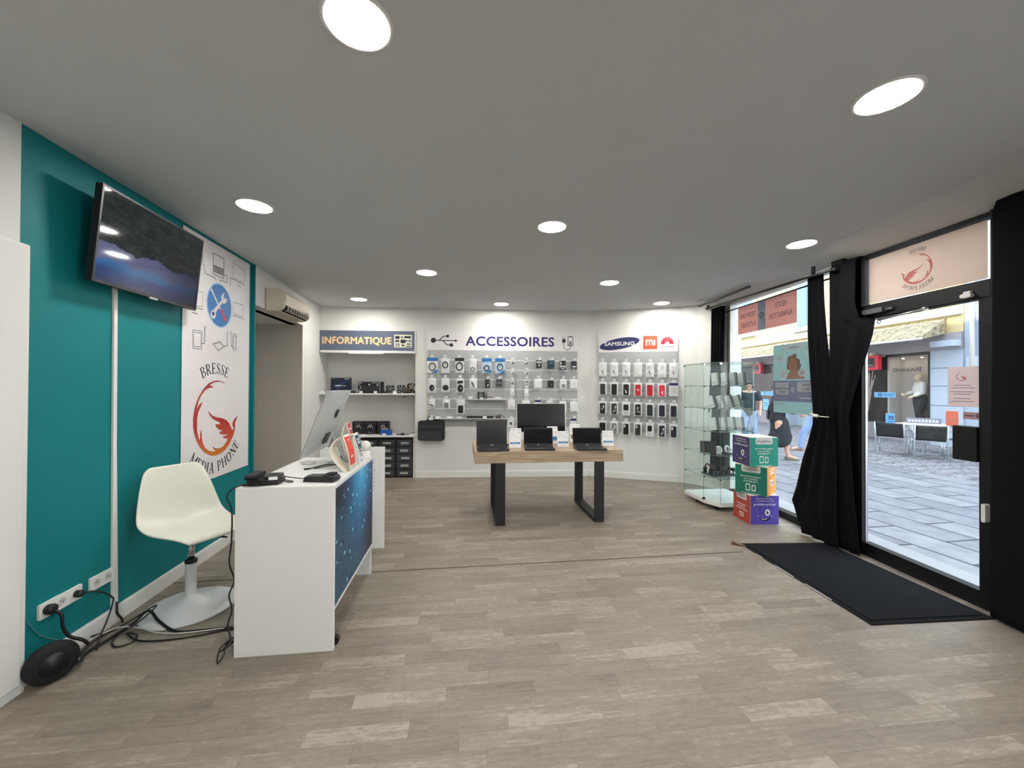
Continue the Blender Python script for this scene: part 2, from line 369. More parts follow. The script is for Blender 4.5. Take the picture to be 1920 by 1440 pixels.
VGLASS = glassm('cabinet_glass', (.952, .983, .974), 1.5, 0., 1.)
LED = nodes_of('led_diffuser')
MATS['led'] = LED[0]
_e = N(LED[1], 'ShaderNodeEmission', Strength=112.); _e.inputs[0].default_value = (1., .975, .93, 1); L(LED[1], _e, 0, LED[2], 0); LED = LED[0]

def floor_mat():
    m, nt, out = nodes_of('grey_oak_vinyl_planks')
    b = N(nt, 'ShaderNodeBsdfPrincipled', Roughness=.5); L(nt, b, 0, out, 0)
    tc = N(nt, 'ShaderNodeTexCoord'); sp = N(nt, 'ShaderNodeSeparateXYZ'); L(nt, tc, 'Object', sp, 0)
    yy = math_(nt, 'MULTIPLY_ADD', (sp, 1), 1/.088, 50.); row = math_(nt, 'FLOOR', (yy, 0)); fy = math_(nt, 'FRACT', (yy, 0))
    wn = N(nt, 'ShaderNodeTexWhiteNoise', noise_dimensions='1D'); L(nt, row, 0, wn, 'W')
    xo = math_(nt, 'MULTIPLY_ADD', (wn, 0), 7., (sp, 0)); xx = math_(nt, 'MULTIPLY_ADD', (xo, 0), 1/.42, 50.); cx = math_(nt, 'FLOOR', (xx, 0)); fx = math_(nt, 'FRACT', (xx, 0))
    cv = N(nt, 'ShaderNodeCombineXYZ'); L(nt, cx, 0, cv, 0); L(nt, row, 0, cv, 1)
    w2 = N(nt, 'ShaderNodeTexWhiteNoise', noise_dimensions='2D'); L(nt, cv, 0, w2, 'Vector')
    # grain shifted from plank to plank
    sh = N(nt, 'ShaderNodeVectorMath', operation='MULTIPLY_ADD'); L(nt, w2, 1, sh, 0); sh.inputs[1].default_value = (3, .4, 9); L(nt, tc, 'Object', sh, 2)
    def grain(sc, scale, det, rough):
        mp = N(nt, 'ShaderNodeMapping'); mp.inputs['Scale'].default_value = sc; L(nt, sh, 0, mp, 0); g = N(nt, 'ShaderNodeTexNoise', Scale=scale, Detail=det, Roughness=rough); L(nt, mp, 0, g, 'Vector'); return g
    g, g2, g3 = grain((2, 30, 1), 2.4, 7., .7), grain((.8, 4, 1), 1.7, 4., .5), grain((7, 16, 1), 3.2, 6., .75)
    k = math_(nt, 'MULTIPLY_ADD', (w2, 0), .16, .03); k1 = math_(nt, 'MULTIPLY_ADD', (g3, 0), .5, (k, 0)); k2 = math_(nt, 'MULTIPLY_ADD', (g, 0), .5, (k1, 0)); k3 = math_(nt, 'MULTIPLY_ADD', (g2, 0), .5, (k2, 0))
    r = ramp(nt, k3, 0, [(.5, lin((88, 80, 71))), (.72, lin((117, 108, 98))), (.92, lin((136, 127, 116))), (1.15, lin((156, 147, 136)))])
    tn_ = N(nt, 'ShaderNodeTexNoise', Scale=.7, Detail=2.); L(nt, tc, 'Object', tn_, 'Vector'); hue = mixc(nt, (tn_, 0), (1.0, .985, .93), (1.0, .97, .985)); rh = mixc(nt, 1., (r, 0), (hue, 2), 'MULTIPLY')
    j1 = math_(nt, 'LESS_THAN', (fy, 0), .022); j2 = math_(nt, 'LESS_THAN', (fx, 0), .005); jj = math_(nt, 'MAXIMUM', (j1, 0), (j2, 0)); je = math_(nt, 'MULTIPLY', (jj, 0), (g3, 0)); je2 = math_(nt, 'MULTIPLY', (je, 0), .8)
    dk = mixc(nt, (je2, 0), (rh, 2), lin((70, 62, 55))); L(nt, dk, 2, b, 'Base Color')
    rr = math_(nt, 'MULTIPLY_ADD', (g, 0), .2, .36); L(nt, rr, 0, b, 'Roughness')
    bp = N(nt, 'ShaderNodeBump', Strength=.12, Distance=.002); L(nt, g, 0, bp, 'Height'); L(nt, bp, 0, b, 'Normal')
    return m
def wood_mat():
    m, nt, out = nodes_of('sonoma_oak_laminate')
    b = N(nt, 'ShaderNodeBsdfPrincipled', Roughness=.5); L(nt, b, 0, out, 0)
    mp = coord(nt, (1.1, 14, 14)); g = N(nt, 'ShaderNodeTexNoise', Scale=2.4, Detail=6., Roughness=.6, Distortion=.6); L(nt, mp, 0, g, 'Vector')
    mp2 = coord(nt, (.8, 3, 5)); w = N(nt, 'ShaderNodeTexWave', Scale=2.2, Distortion=5., Detail=3.); w.bands_direction = 'Z'; L(nt, mp2, 0, w, 'Vector')
    k0 = math_(nt, 'MULTIPLY', (w, 1), .1); k = math_(nt, 'ADD', (k0, 0), (g, 0))
    r = ramp(nt, k, 0, [(.3, lin((132, 110, 89))), (.55, lin((168, 146, 121))), (.8, lin((196, 175, 148)))]); L(nt, r, 0, b, 'Base Color')
    bp = N(nt, 'ShaderNodeBump', Strength=.15, Distance=.002); L(nt, g, 0, bp, 'Height'); L(nt, bp, 0, b, 'Normal')
    return m
def emblem_mat(name, scale, trans=False):
    """red to orange print, changing with height"""
    m, nt, out = nodes_of(name)
    tc = N(nt, 'ShaderNodeTexCoord'); sp = N(nt, 'ShaderNodeSeparateXYZ'); L(nt, tc, 'Object', sp, 0)
    k = math_(nt, 'MULTIPLY_ADD', (sp, 2), 1/scale, .5)
    r = ramp(nt, k, 0, [(.02, lin((206, 122, 44))), (.2, lin((196, 84, 44))), (.45, lin((178, 40, 42))), (.75, lin((172, 66, 46))), (1., lin((150, 34, 46)))])
    b = N(nt, 'ShaderNodeBsdfPrincipled', Roughness=.5); L(nt, r, 0, b, 'Base Color'); L(nt, b, 0, out, 0)
    return m
def tv_mat():
    """dim cove picture: dark cliff, pale sand, blue water (object x 0..1 across, z 0..1 up)"""
    m, nt, out = nodes_of('television_picture')
    b = N(nt, 'ShaderNodeBsdfPrincipled', Roughness=.06); b.inputs['Base Color'].default_value = (.004, .004, .005, 1); b.inputs['Specular IOR Level'].default_value = .3; L(nt, b, 0, out, 0)
    tc = N(nt, 'ShaderNodeTexCoord'); sp = N(nt, 'ShaderNodeSeparateXYZ'); L(nt, tc, 'Generated', sp, 0)
    n1 = N(nt, 'ShaderNodeTexNoise', Scale=5., Detail=5., Roughness=.6); L(nt, tc, 'Generated', n1, 'Vector')
    n2 = N(nt, 'ShaderNodeTexNoise', Scale=13., Detail=6., Roughness=.75); L(nt, tc, 'Generated', n2, 'Vector')
    shore = math_(nt, 'MULTIPLY_ADD', (n1, 0), .3, (sp, 2))
    shore2 = math_(nt, 'MULTIPLY_ADD', (sp, 0), -.02, (shore, 0))
    rock = ramp(nt, n2, 0, [(.3, lin((3, 4, 6))), (.52, lin((20, 24, 26))), (.62, lin((30, 38, 24))), (.8, lin((58, 62, 58)))])
    water = ramp(nt, shore2, 0, [(.1, lin((6, 12, 32))), (.26, lin((10, 34, 78))), (.38, lin((18, 70, 110))), (.43, lin((62, 66, 92)))])
    dark = ramp(nt, sp, 0, [(.0, (1, 1, 1)), (.5, (.8, .8, .8)), (.8, (.3, .3, .36)), (1., (.16, .16, .2))])
    wd = mixc(nt, 1., (water, 0), (dark, 0), 'MULTIPLY')
    edge = math_(nt, 'GREATER_THAN', (shore2, 0), .55)
    mx = mixc(nt, (edge, 0), (wd, 2), (rock, 0)); L(nt, mx, 2, b, 'Emission Color'); b.inputs['Emission Strength'].default_value = 1.5
    return m
def circuit_mat():
    """printed circuit-board picture: navy with cyan light top centre (generated y across, z up)"""
    m, nt, out = nodes_of('circuit_poster_print')
    b = N(nt, 'ShaderNodeBsdfPrincipled', Roughness=.4); L(nt, b, 0, out, 0)
    tc = N(nt, 'ShaderNodeTexCoord'); sp = N(nt, 'ShaderNodeSeparateXYZ'); L(nt, tc, 'Generated', sp, 0)
    dx = math_(nt, 'ADD', (sp, 1), -.62); dz = math_(nt, 'ADD', (sp, 2), -1.02)
    q = math_(nt, 'MULTIPLY', (dx, 0), 1.7); q2 = math_(nt, 'MULTIPLY', (q, 0), (q, 0)); z2 = math_(nt, 'MULTIPLY', (dz, 0), (dz, 0)); z3 = math_(nt, 'MULTIPLY_ADD', (z2, 0), .85, (q2, 0))
    d = math_(nt, 'SQRT', (z3, 0))
    st = N(nt, 'ShaderNodeTexNoise', Scale=1., Detail=3.); smp = N(nt, 'ShaderNodeMapping'); smp.inputs['Scale'].default_value = (1, 16, 1.2); L(nt, tc, 'Generated', smp, 0); L(nt, smp, 0, st, 'Vector')
    dd_ = math_(nt, 'MULTIPLY_ADD', (st, 0), .34, (d, 0)); d = math_(nt, 'ADD', (dd_, 0), -.17)
    glow = ramp(nt, d, 0, [(.0, lin((96, 200, 236))), (.2, lin((44, 152, 204))), (.45, lin((22, 92, 142))), (.72, lin((20, 44, 80))), (1.05, lin((16, 22, 42)))])
    mp = N(nt, 'ShaderNodeMapping'); mp.inputs['Scale'].default_value = (1, 5, 4.5); mp.inputs['Rotation'].default_value = (.6, 0, 0); L(nt, tc, 'Generated', mp, 0)
    vq = N(nt, 'ShaderNodeTexVoronoi', Scale=1.); vq.distance = 'MANHATTAN'; vq.feature = 'F1'; L(nt, mp, 0, vq, 'Vector')
    w = math_(nt, 'MULTIPLY', (vq, 0), 7.); w2 = math_(nt, 'FRACT', (w, 0))
    ln = ramp(nt, w2, 0, [(.0, (0, 0, 0)), (.55, (0, 0, 0)), (.6, (1, 1, 1)), (.8, (1, 1, 1)), (.88, (0, 0, 0))])
    low = ramp(nt, sp, 2, [(.0, (1, 1, 1)), (.66, (.9, .9, .9)), (.88, (.0, .0, .0))])
    side = ramp(nt, sp, 1, [(.0, (1, 1, 1)), (.55, (1, 1, 1)), (.9, (0, 0, 0))])
    msk = mixc(nt, 1., (low, 0), (side, 0), 'MULTIPLY')
    lm = mixc(nt, 1., (ln, 0), (msk, 2), 'MULTIPLY')
    c1 = mixc(nt, (lm, 2), (glow, 0), lin((70, 150, 186)))
    vo = N(nt, 'ShaderNodeTexVoronoi', Scale=13.); mp2 = N(nt, 'ShaderNodeMapping'); mp2.inputs['Scale'].default_value = (.1, 1., .8); L(nt, tc, 'Generated', mp2, 0); L(nt, mp2, 0, vo, 'Vector')
    dots = math_(nt, 'LESS_THAN', (vo, 0), .2); nn = N(nt, 'ShaderNodeTexNoise', Scale=3.); L(nt, tc, 'Generated', nn, 'Vector')
    dm = math_(nt, 'GREATER_THAN', (nn, 0), .47); dd = math_(nt, 'MULTIPLY', (dots, 0), (dm, 0))
    c2 = mixc(nt, (dd, 0), (c1, 2), lin((140, 214, 236))); L(nt, c2, 2, b, 'Base Color')
    return m
def slab_mat(name, bw, rh, c1, c2, joint, rot=0., mort=.018):
    m, nt, out = nodes_of(name)
    b = N(nt, 'ShaderNodeBsdfPrincipled', Roughness=.75); L(nt, b, 0, out, 0)
    tc = N(nt, 'ShaderNodeTexCoord'); mp = N(nt, 'ShaderNodeMapping'); mp.inputs['Rotation'].default_value = (0, 0, rot); L(nt, tc, 'Object', mp, 0)
    s = N(nt, 'ShaderNodeTexBrick', Scale=1., **{'Brick Width': bw, 'Row Height': rh, 'Mortar Size': mort, 'Mortar Smooth': .4})
    for k, c in (('Color1', c1), ('Color2', c2), ('Mortar', joint)): s.inputs[k].default_value = (*lin(c), 1)
    L(nt, mp, 0, s, 'Vector')
    n = N(nt, 'ShaderNodeTexNoise', Scale=6., Detail=5.); L(nt, mp, 0, n, 'Vector')
    r = ramp(nt, n, 0, [(.25, (.72, .72, .74)), (.75, (1.1, 1.1, 1.1))])
    mx = mixc(nt, 1., (s, 0), (r, 0), 'MULTIPLY'); L(nt, mx, 2, b, 'Base Color')
    bp = N(nt, 'ShaderNodeBump', Strength=.3, Distance=.01); L(nt, s, 1, bp, 'Height'); bp.invert = True; L(nt, bp, 0, b, 'Normal')
    return m
def cobble_mat():
    m, nt, out = nodes_of('cobblestones')
    b = N(nt, 'ShaderNodeBsdfPrincipled', Roughness=.7); L(nt, b, 0, out, 0)
    mp = coord(nt); w = N(nt, 'ShaderNodeTexWave', Scale=.9, Distortion=3., Detail=1.); w.wave_type = 'RINGS'; L(nt, mp, 0, w, 'Vector')
    v = N(nt, 'ShaderNodeTexVoronoi', Scale=8.); v.feature = 'DISTANCE_TO_EDGE'; L(nt, mp, 0, v, 'Vector')
    j = ramp(nt, v, 0, [(.0, lin((74, 70, 74))), (.06, lin((118, 116, 120))), (.2, lin((148, 146, 150)))])
    r = ramp(nt, w, 1, [(.2, (.8, .8, .82)), (.8, (1.06, 1.06, 1.06))]); mx = mixc(nt, 1., (j, 0), (r, 0), 'MULTIPLY'); L(nt, mx, 2, b, 'Base Color')
    return m
def tile_mat():
    m, nt, out = nodes_of('old_roof_tiles')
    b = N(nt, 'ShaderNodeBsdfPrincipled', Roughness=.85); L(nt, b, 0, out, 0)
    mp = coord(nt); v = N(nt, 'ShaderNodeTexVoronoi', Scale=11.); L(nt, mp, 0, v, 'Vector'); n = N(nt, 'ShaderNodeTexNoise', Scale=9., Detail=5.); L(nt, mp, 0, n, 'Vector')
    r = ramp(nt, n, 0, [(.3, lin((128, 124, 110))), (.5, lin((176, 164, 136))), (.7, lin((206, 190, 150)))])
    d = ramp(nt, v, 0, [(.0, (1.1, 1.1, 1.1)), (.5, (.85, .85, .85)), (.8, (.55, .55, .55))]); mx = mixc(nt, 1., (r, 0), (d, 0), 'MULTIPLY'); L(nt, mx, 2, b, 'Base Color')
    bp = N(nt, 'ShaderNodeBump', Strength=.8, Distance=.04); L(nt, v, 0, bp, 'Height'); bp.invert = True; L(nt, bp, 0, b, 'Normal')
    return m
FLOORM = floor_mat(); WOOD = wood_mat(); TVM = tv_mat(); CIRC = circuit_mat()
EMBM = emblem_mat('emblem_red_orange', .68)
# ================================================================== THE ROOM
def V2(p): return (p.x, p.y)
sf = lambda u, off=0.: V2(SF.P(u, 0, off))
lw = lambda u, off=0.: V2(LW.P(u, 0, off))
YB = -3.3
sf_end = SF.L+4.34
# floor and ceiling follow the walls
outline = [lw(-3.55, -.1), sf(sf_end, -.12), sf(3.2, -.12), (3.75, 5.25), (3.40, 5.82), (2.06, 6.40), (-.75, 6.86), lw(6.72, -.1)]
outline = [(p[0], p[1]) for p in outline]
struct('floor', MB().prism(outline, -.12, 0, axis='z'), FLOORM)
mbp = MB().box(-3.75, -2.05, 4.0, 5.85, -.12, -.0005); struct('floor', mbp, FLOORM)
struct('ceiling', MB().prism(outline, CEIL, CEIL+.1, axis='z'), CEILM)
tag(MB().box(-2.19, 2.5, 3.196, 3.208, 0, .003).build('trim_1', pm('floor_joint', (92, 84, 78), .6)), kind='structure').rotation_euler = (0, 0, .012)

mb = MB(); zf = 2.598
pf = [SF.P(3.3, 0, -.1), SF.P(sf_end, 0, -.1)]; pb = [SF.P(3.3, 0, .42), SF.P(sf_end, 0, .42)]
mb.add([(*V2(pf[0]), zf), (*V2(pf[1]), zf), (*V2(pb[1]), CEIL-.0005), (*V2(pb[0]), CEIL-.0005), (*V2(pf[0]), CEIL), (*V2(pf[1]), CEIL)], [(0, 3, 2, 1), (0, 1, 5, 4), (0, 4, 3), (1, 2, 5), (3, 4, 5, 2)])
struct('ceiling', mb, CEILM)
# left wall: white by the door, teal in the middle, white over the recess
def wallseg(mb, fr, u0, u1, z0, z1, mi=0, t=.12, off=0.):
    p = [fr.P(u0, 0, off), fr.P(u1, 0, off), fr.P(u1, 0, off-t), fr.P(u0, 0, off-t)]
    return mb.prism([V2(q) for q in p], z0, z1, mi, axis='z')
mb = MB()
wallseg(mb, LW, -3.6, 1.935, 0, CEIL); wallseg(mb, LW, 1.935, 4.107, 0, CEIL, 1); lk = lambda u: -.06*(u-4.107)/(6.75-4.107)
for ua, ub, za in ((4.107, 5.555, 2.285), (5.555, 6.46, 0)): mb.prism([V2(LW.P(ua, 0, lk(ua))), V2(LW.P(ub, 0, lk(ub))), V2(LW.P(ub, 0, -.2)), V2(LW.P(ua, 0, -.2))], za, CEIL, axis='z')
struct('wall_left', mb, [WALLW, TEAL])
# the recess: grey wall facing the room, soffit, back
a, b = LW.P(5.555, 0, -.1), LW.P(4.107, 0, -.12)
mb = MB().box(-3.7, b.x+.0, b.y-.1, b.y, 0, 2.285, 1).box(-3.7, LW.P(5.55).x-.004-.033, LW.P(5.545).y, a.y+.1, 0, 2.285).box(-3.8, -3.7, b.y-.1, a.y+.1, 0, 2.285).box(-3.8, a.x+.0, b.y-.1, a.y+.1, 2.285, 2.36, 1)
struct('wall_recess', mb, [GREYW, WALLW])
# back wall with the shelf niche
mb = MB()
wallseg(mb, BW, -.3, -.065, 0, CEIL, t=.3); wallseg(mb, BW, -.065, 1.43, 1.985, CEIL, t=.3); wallseg(mb, BW, 1.43, 4.2364, 0, CEIL, t=.3)
wallseg(mb, BW, -.3, 1.6, 0, CEIL, off=-.38, t=.1)
wallseg(mb, BW, -.2, -.065, 0, 1.985, off=-.29, t=.1); wallseg(mb, BW, 1.43, 1.5, 0, 1.985, off=-.29, t=.1)
struct('wall_back', mb, WALLW)
mb = MB(); wallseg(mb, AW, -.05, AW.L+.02, 0, CEIL); struct('wall_angled', mb, WALLW)
mb = MB()
pr = [(3.30, 5.70), (3.46, 5.52), (3.655, 5.14), sf(3.42, .0), sf(3.42, -.14), (3.9, 5.3), (3.5, 5.82)]
mb.prism(pr, 0, CEIL, axis='z'); struct('wall_right', mb, WALLW)
# walls behind the camera
p0, p1 = LW.P(-3.5), SF.P(sf_end)
mb = MB().box(p0.x-.3, p1.x+.3, YB-.12, YB, 0, CEIL); struct('wall_rear', mb, WALLW)
mb = MB(); wallseg(mb, SF, 6.36, 8.05, 0, CEIL, t=.14); wallseg(mb, SF, 10.25, sf_end, 0, CEIL, t=.14); wallseg(mb, SF, 8.05, 10.25, 0, .35, t=.14); wallseg(mb, SF, 8.05, 10.25, 2.45, CEIL, t=.14)  # opening left for the added daylight window
struct('wall_front', mb, WALLW)
# baseboards
def baseboard(name, fr, u0, u1):
    mb = MB(); wallseg(mb, fr, u0, u1, 0, .09, t=.014, off=.014); wallseg(mb, fr, u0, u1, .09, .1, t=.009, off=.009); struct(name, mb, WHITE)
baseboard('baseboard_left', LW, 1.955, 4.105)
baseboard('baseboard_back', BW, 1.435, 4.22); baseboard('baseboard_angled', AW, .02, AW.L-.02)
# conduit and pipe on the teal wall's far edge
mb = MB(); wallseg(mb, LW, 4.085, 4.105, 0, 2.68, t=.03, off=.03); struct('trim_2', mb, TEAL)

# door at the far left: casing and leaf
f = LW.P(0, 0, 0)
d = thing('door_1', None, None, LW.P(1.935, 0, .0), LW.ang); tag(d, kind='structure')
MB().box(-.215, 0, -.045, -.0, 0, 2.11).box(-.205, -.03, -.055, -.045, .05, 2.1).build('door_casing', WHITE, d, bevel=.008)
MB().box(-1.25, -.215, -.045, 0, 2.03, 2.11).build('door_casing', WHITE, d, bevel=.006)
MB().box(-1.03, -.215, -.02, -.002, .01, 2.03).box(-.95, -.32, -.026, -.02, .2, .95).box(-.95, -.32, -.026, -.02, 1.1, 1.9).build('door_leaf', pm('grey_door_paint', (176, 172, 166), .6), d, bevel=.004)

# ================================================================== THE STOREFRONT
def sfbox(mb, u0, u1, z0, z1, o0, o1, mi=0): return mb.box(u0, u1, -o1, -o0, z0, z1, mi)
def on_sf(name, u=0, z=0, off=0): return tag(thing(name, None, None, SF.P(u, z, off), SF.ang), kind='structure')
w = on_sf('window_1')
mb = MB(); sfbox(mb, 3.42, 5.14, 0, .075, -.06, .03); sfbox(mb, 3.42, 5.14, 2.58, 2.64, -.06, .03, 1); sfbox(mb, 3.42, 3.44, .075, 2.58, -.06, .03, 1)
mb.build('window_frame', [FRAMEM, WHITE], w)
mb = MB(); sfbox(mb, 3.44, 5.14, .075, 2.58, -.035, -.027); mb.build('window_pane', PANE, w)
t = on_sf('trim_3'); mb = MB(); sfbox(mb, 5.14, 5.262, 0, CEIL, -.08, .1); mb.build('post', FRAMEM, t)
t = on_sf('trim_4'); mb = MB(); sfbox(mb, 6.275, 6.37, 0, CEIL, -.08, .028); mb.build('post', FRAMEM, t)
w = on_sf('added_window'); mb = MB(); sfbox(mb, 8.05, 10.25, .35, 2.45, -.08, -.07); mb.build('window_pane', PANE, w)  # unseen window added behind the camera to bring in daylight
mb = MB()
for a, b_, c_, e_ in ((8.05, 8.1, .35, 2.45), (10.2, 10.25, .35, 2.45), (8.1, 10.2, .35, .4), (8.1, 10.2, 2.4, 2.45)): sfbox(mb, a, b_, c_, e_, -.1, -.05)
mb.build('window_frame', FRAMEM, w)
# transom over the door
w = on_sf('window_2')
mb = MB(); sfbox(mb, 5.262, 5.372, 2.13, CEIL, -.05, .03); sfbox(mb, 5.372, 6.275, 2.586, 2.62, -.05, .01); sfbox(mb, 5.372, 6.275, 2.06, 2.172, -.05, .03)
mb.build('transom_frame', FRAMEM, w)
mb = MB(); sfbox(mb, 5.372, 6.275, 2.172, 2.586, -.035, -.027); mb.build('transom_pane', PANE, w)
# glazed shop door
d = on_sf('door_2')
mb = MB(); sfbox(mb, 5.262, 5.376, 0, 2.13, -.022, .03); mb.build('door_jamb', FRAMEM, d)
mb = MB(); sfbox(mb, 6.208, 6.275, 0, 2.06, -.045, .025); sfbox(mb, 5.376, 6.208, 0, .112, -.045, .025); sfbox(mb, 5.376, 6.208, 2.052, 2.06, -.045, .025); mb.build('door_stile', FRAMEM, d, bevel=.003)
mb = MB(); sfbox(mb, 5.376, 5.3805, .112, 2.052, -.02, .0); mb.build('edge_strip', SILVER, d)
mb = MB(); sfbox(mb, 5.3805, 6.208, .112, 2.052, -.02, -.012); mb.build('door_pane', PANE, d)
mb = MB(); sfbox(mb, 6.066, 6.208, .962, 1.197, -.04, .04); mb.build('lock_box', FRAMEM, d, bevel=.006)
MB().rbox(6.245, 6.268, -.06, -.025, .58, .70, .01).build('door_handle', PLAST, d, bevel=.004)
MB().rbox(5.42, 5.6, -.075, -.03, 2.085, 2.125, .012).box(5.6, 5.66, -.05, -.03, 2.095, 2.115).build('door_closer', pm('grey_closer', (84, 86, 90), .4, .5), d)
# silver curtain rail across the door head
r = on(SF, 'curtain_rail', 'short silver curtain rail with a ring end over the glazed door', 'curtain rail', 5.56, 2.02, .03)
MB().cyl((0, -.03, 0), (.36, -.03, .028), .007, n=10).build('rod', SILVER, r)
MB().tube([(.0+.014*math.cos(t), -.03, -.012+.018*math.sin(t)) for t in (2*PI*i/16 for i in range(17))], .004, 6, caps=False).build('ring_end', CHROME, r)
MB().box(.33, .35, -.03, 0, .015, .04).build('bracket', SILVER, r)
s = on(SF, 'door_sensor', 'white oval sensor fixed on the black bar above the glass door', 'sensor', 6.16, 2.085, .03)
MB().rbox(-.032, .032, -.03, 0, -.014, .014, .014).build('housing', PLAST, s, bevel=.004); MB().box(-.02, .02, -.018, 0, .016, .03).build('mount', PLAST, s)

# curtains
def drape(rows, n, amp, off, cols=70, seed=1, ph=0.):
    """rows: (z, u_left, u_right, extra offset)"""
    rnd = random.Random(seed); fine = []
    for i in range(len(rows)-1):
        k = max(2, int(abs(rows[i][0]-rows[i+1][0])/.05)); P = rows
        a, b, c, d_ = P[max(0, i-1)], P[i], P[i+1], P[min(len(P)-1, i+2)]
        for j in range(k):
            t = j/k; fine.append(tuple(b[q]+(c[q]-b[q])*t for q in range(4)))
    fine.append(rows[-1]); g = []; phs = [rnd.uniform(-.5, .5) for _ in range(n+2)]
    for z, u0, u1, e in fine:
        r = []; wd = max(.1, u1-u0)
        for c in range(cols+1):
            t = c/cols; a = amp*min(1., .35/wd+.45); k = t*n
            r.append((u0+(u1-u0)*t, -(off+e+a*(.5+.5*math.sin(2*PI*k+phs[int(k) % n]+ph+.35*math.sin(z*2.3+k)))), z))
        g.append(r)
    return MB().grid(g)
c = on(SF, 'window_curtain', 'narrow black curtain hanging behind the glass cabinet at the window\'s left end', 'curtain', 0, 0, 0, 'black storefront curtains')
drape([(2.585, 3.13, 3.42, 0), (1.7, 3.11, 3.40, 0), (1.0, 3.04, 3.43, 0), (.25, 2.98, 3.45, 0)], 4, .05, .08, seed=3).build('cloth', CLOTH, c, solid=.006)
for i in range(2): MB().tube([(3.20+.16*i+.014*math.cos(t), -.075-.06*(i == 9), 2.54+.02*math.sin(t)) for t in (2*PI*j/14 for j in range(15))], .004, 6, caps=False).build('eyelet', CHROME, c)
c = on(SF, 'window_curtain', 'tall black curtain tied back with a white cord between window and door', 'curtain', 0, 0, 0, 'black storefront curtains')
drape([(2.555, 4.895, 5.075, 0), (2.3, 4.893, 5.085, 0), (1.98, 4.89, 5.115, 0), (1.6, 4.92, 5.16, 0), (1.39, 4.955, 5.19, .01), (1.2, 4.985, 5.215, .02), (1.1, 4.98, 5.22, .02), (.9, 4.93, 5.24, .03), (.745, 4.87, 5.25, .03), (.45, 4.80, 5.26, .04), (.30, 4.752, 5.27, .05), (.22, 4.79, 5.28, .05), (.14, 4.82, 5.28, .05), (.06, 4.865, 5.29, .05), (.012, 4.875, 5.3, .05)], 3, .03, .105, seed=5).build('cloth', CLOTH, c, solid=.006)
MB().tube(spline([(4.968, -.125, 1.212), (4.985, -.17, 1.203), (5.07, -.19, 1.19), (5.16, -.19, 1.186), (5.21, -.185, 1.187)]), .004, 8).build('tie_cord', CREAM, c)
mb = MB().ball((5.055, -.195, 1.19), .017).ball((5.085, -.196, 1.189), .017); mb.build('cord_beads', CREAM, c)
c = on(SF, 'door_curtain', 'black curtain swept from the door head down to the white tie cord', 'curtain', 0, 0, 0, 'black storefront curtains')
drape([(2.61, 5.16, 5.38, -.05), (2.57, 5.142, 5.41, 0), (2.2, 5.142, 5.40, 0), (2.06, 5.142, 5.44, 0), (2.03, 5.142, 5.585, 0), (1.9, 5.142, 5.56, 0), (1.7, 5.142, 5.495, 0), (1.45, 5.15, 5.405, 0), (1.2, 5.16, 5.33, 0), (.8, 5.2, 5.36, .0), (.4, 5.22, 5.40, 0), (.012, 5.25, 5.445, 0)], 2, .014, .11, seed=9).build('cloth', CLOTH, c, solid=.006)
c = on(SF, 'side_curtain', 'wide black curtain hanging at the right of the glass door', 'curtain', 0, 0, 0, 'black storefront curtains')
drape([(2.66, 6.37, 7.9, 0), (2.57, 6.355, 7.9, .02), (1.5, 6.35, 7.9, .02), (.02, 6.34, 7.9, .02)], 4, .03, .09, cols=140, seed=12).build('cloth', CLOTH, c, solid=.006)
# rods under the ceiling at the window
def rod(label, u0, u1, z, off, r, z1=None, flatbar=False):
    o = on(SF, 'curtain_rod', label, 'curtain rod', 0, 0, 0)
    z1 = z if z1 is None else z1; mb = MB()
    if flatbar: mb.box(u0, u1, -off-r, -off+r, z-r*.8, z+r*.8)
    else: mb.cyl((u0, -off, z), (u1, -off, z1), r, n=12)
    mb.build('bar', BLKM, o)
    if not flatbar: MB().ball((u0, -off, z), r*1.5).build('finial', BLKM, o); MB().ball((u1, -off, z1), r*1.5).build('finial', BLKM, o)
    return o
p = SF.P(0)
o = rod('short black rail fixed flat to the ceiling by the window curtains', 3.12, 4.25, 2.628, .30, .015, flatbar=True)
o = rod('long black curtain rod just under the ceiling along the shop window', 3.10, 5.25, 2.60, .17, .012, z1=2.535)
MB().box(3.12, 3.15, -.18, -.16, 2.6, 2.64).build('bracket', BLKM, o); MB().box(5.0, 5.03, -.18, -.16, 2.545, 2.63).build('bracket', BLKM, o)
o = rod('thin black rod crossing the top of the shop window glass', 3.40, 5.10, 2.50, .055, .009)

# prints on the glass
TEALF, PURPF, WHF, ORF, BEIGEF = paper('teal_film', (146, 188, 178), .6, .18), paper('violet_film', (150, 136, 166), .6, .18), paper('white_film', (214, 216, 218), .6, .1), paper('orange_film', (238, 158, 134), .6, .15), paper('beige_screen', (232, 220, 210), .62, .0)
GRYF, INKF, REDF, HAIRF, SKINF, PINKF, LINEF = paper('grey_film', (128, 132, 142), .5, .1), paper('ink_film', (112, 106, 116), .4), paper('red_film', (214, 60, 50), .5), paper('hair_film', (140, 116, 104), .45), paper('skin_film', (176, 138, 122), .5), paper('pink_film', (206, 138, 132), .5), paper('text_film', (150, 150, 156), .4)
INKB = paper('grey_letter_film', (120, 112, 110), .3)
def glass_print(name, label, cat, u0, u1, z0, z1, off, mats, fn):
    o = on(SF, name, label, cat, u0, z0, off)
    mb = MB(); w_, h_ = u1-u0, z1-z0; mb.box(0, w_, 0, .0012, 0, h_); fn(mb, w_, h_)
    mb.build('printed_sheet', mats, o); return o
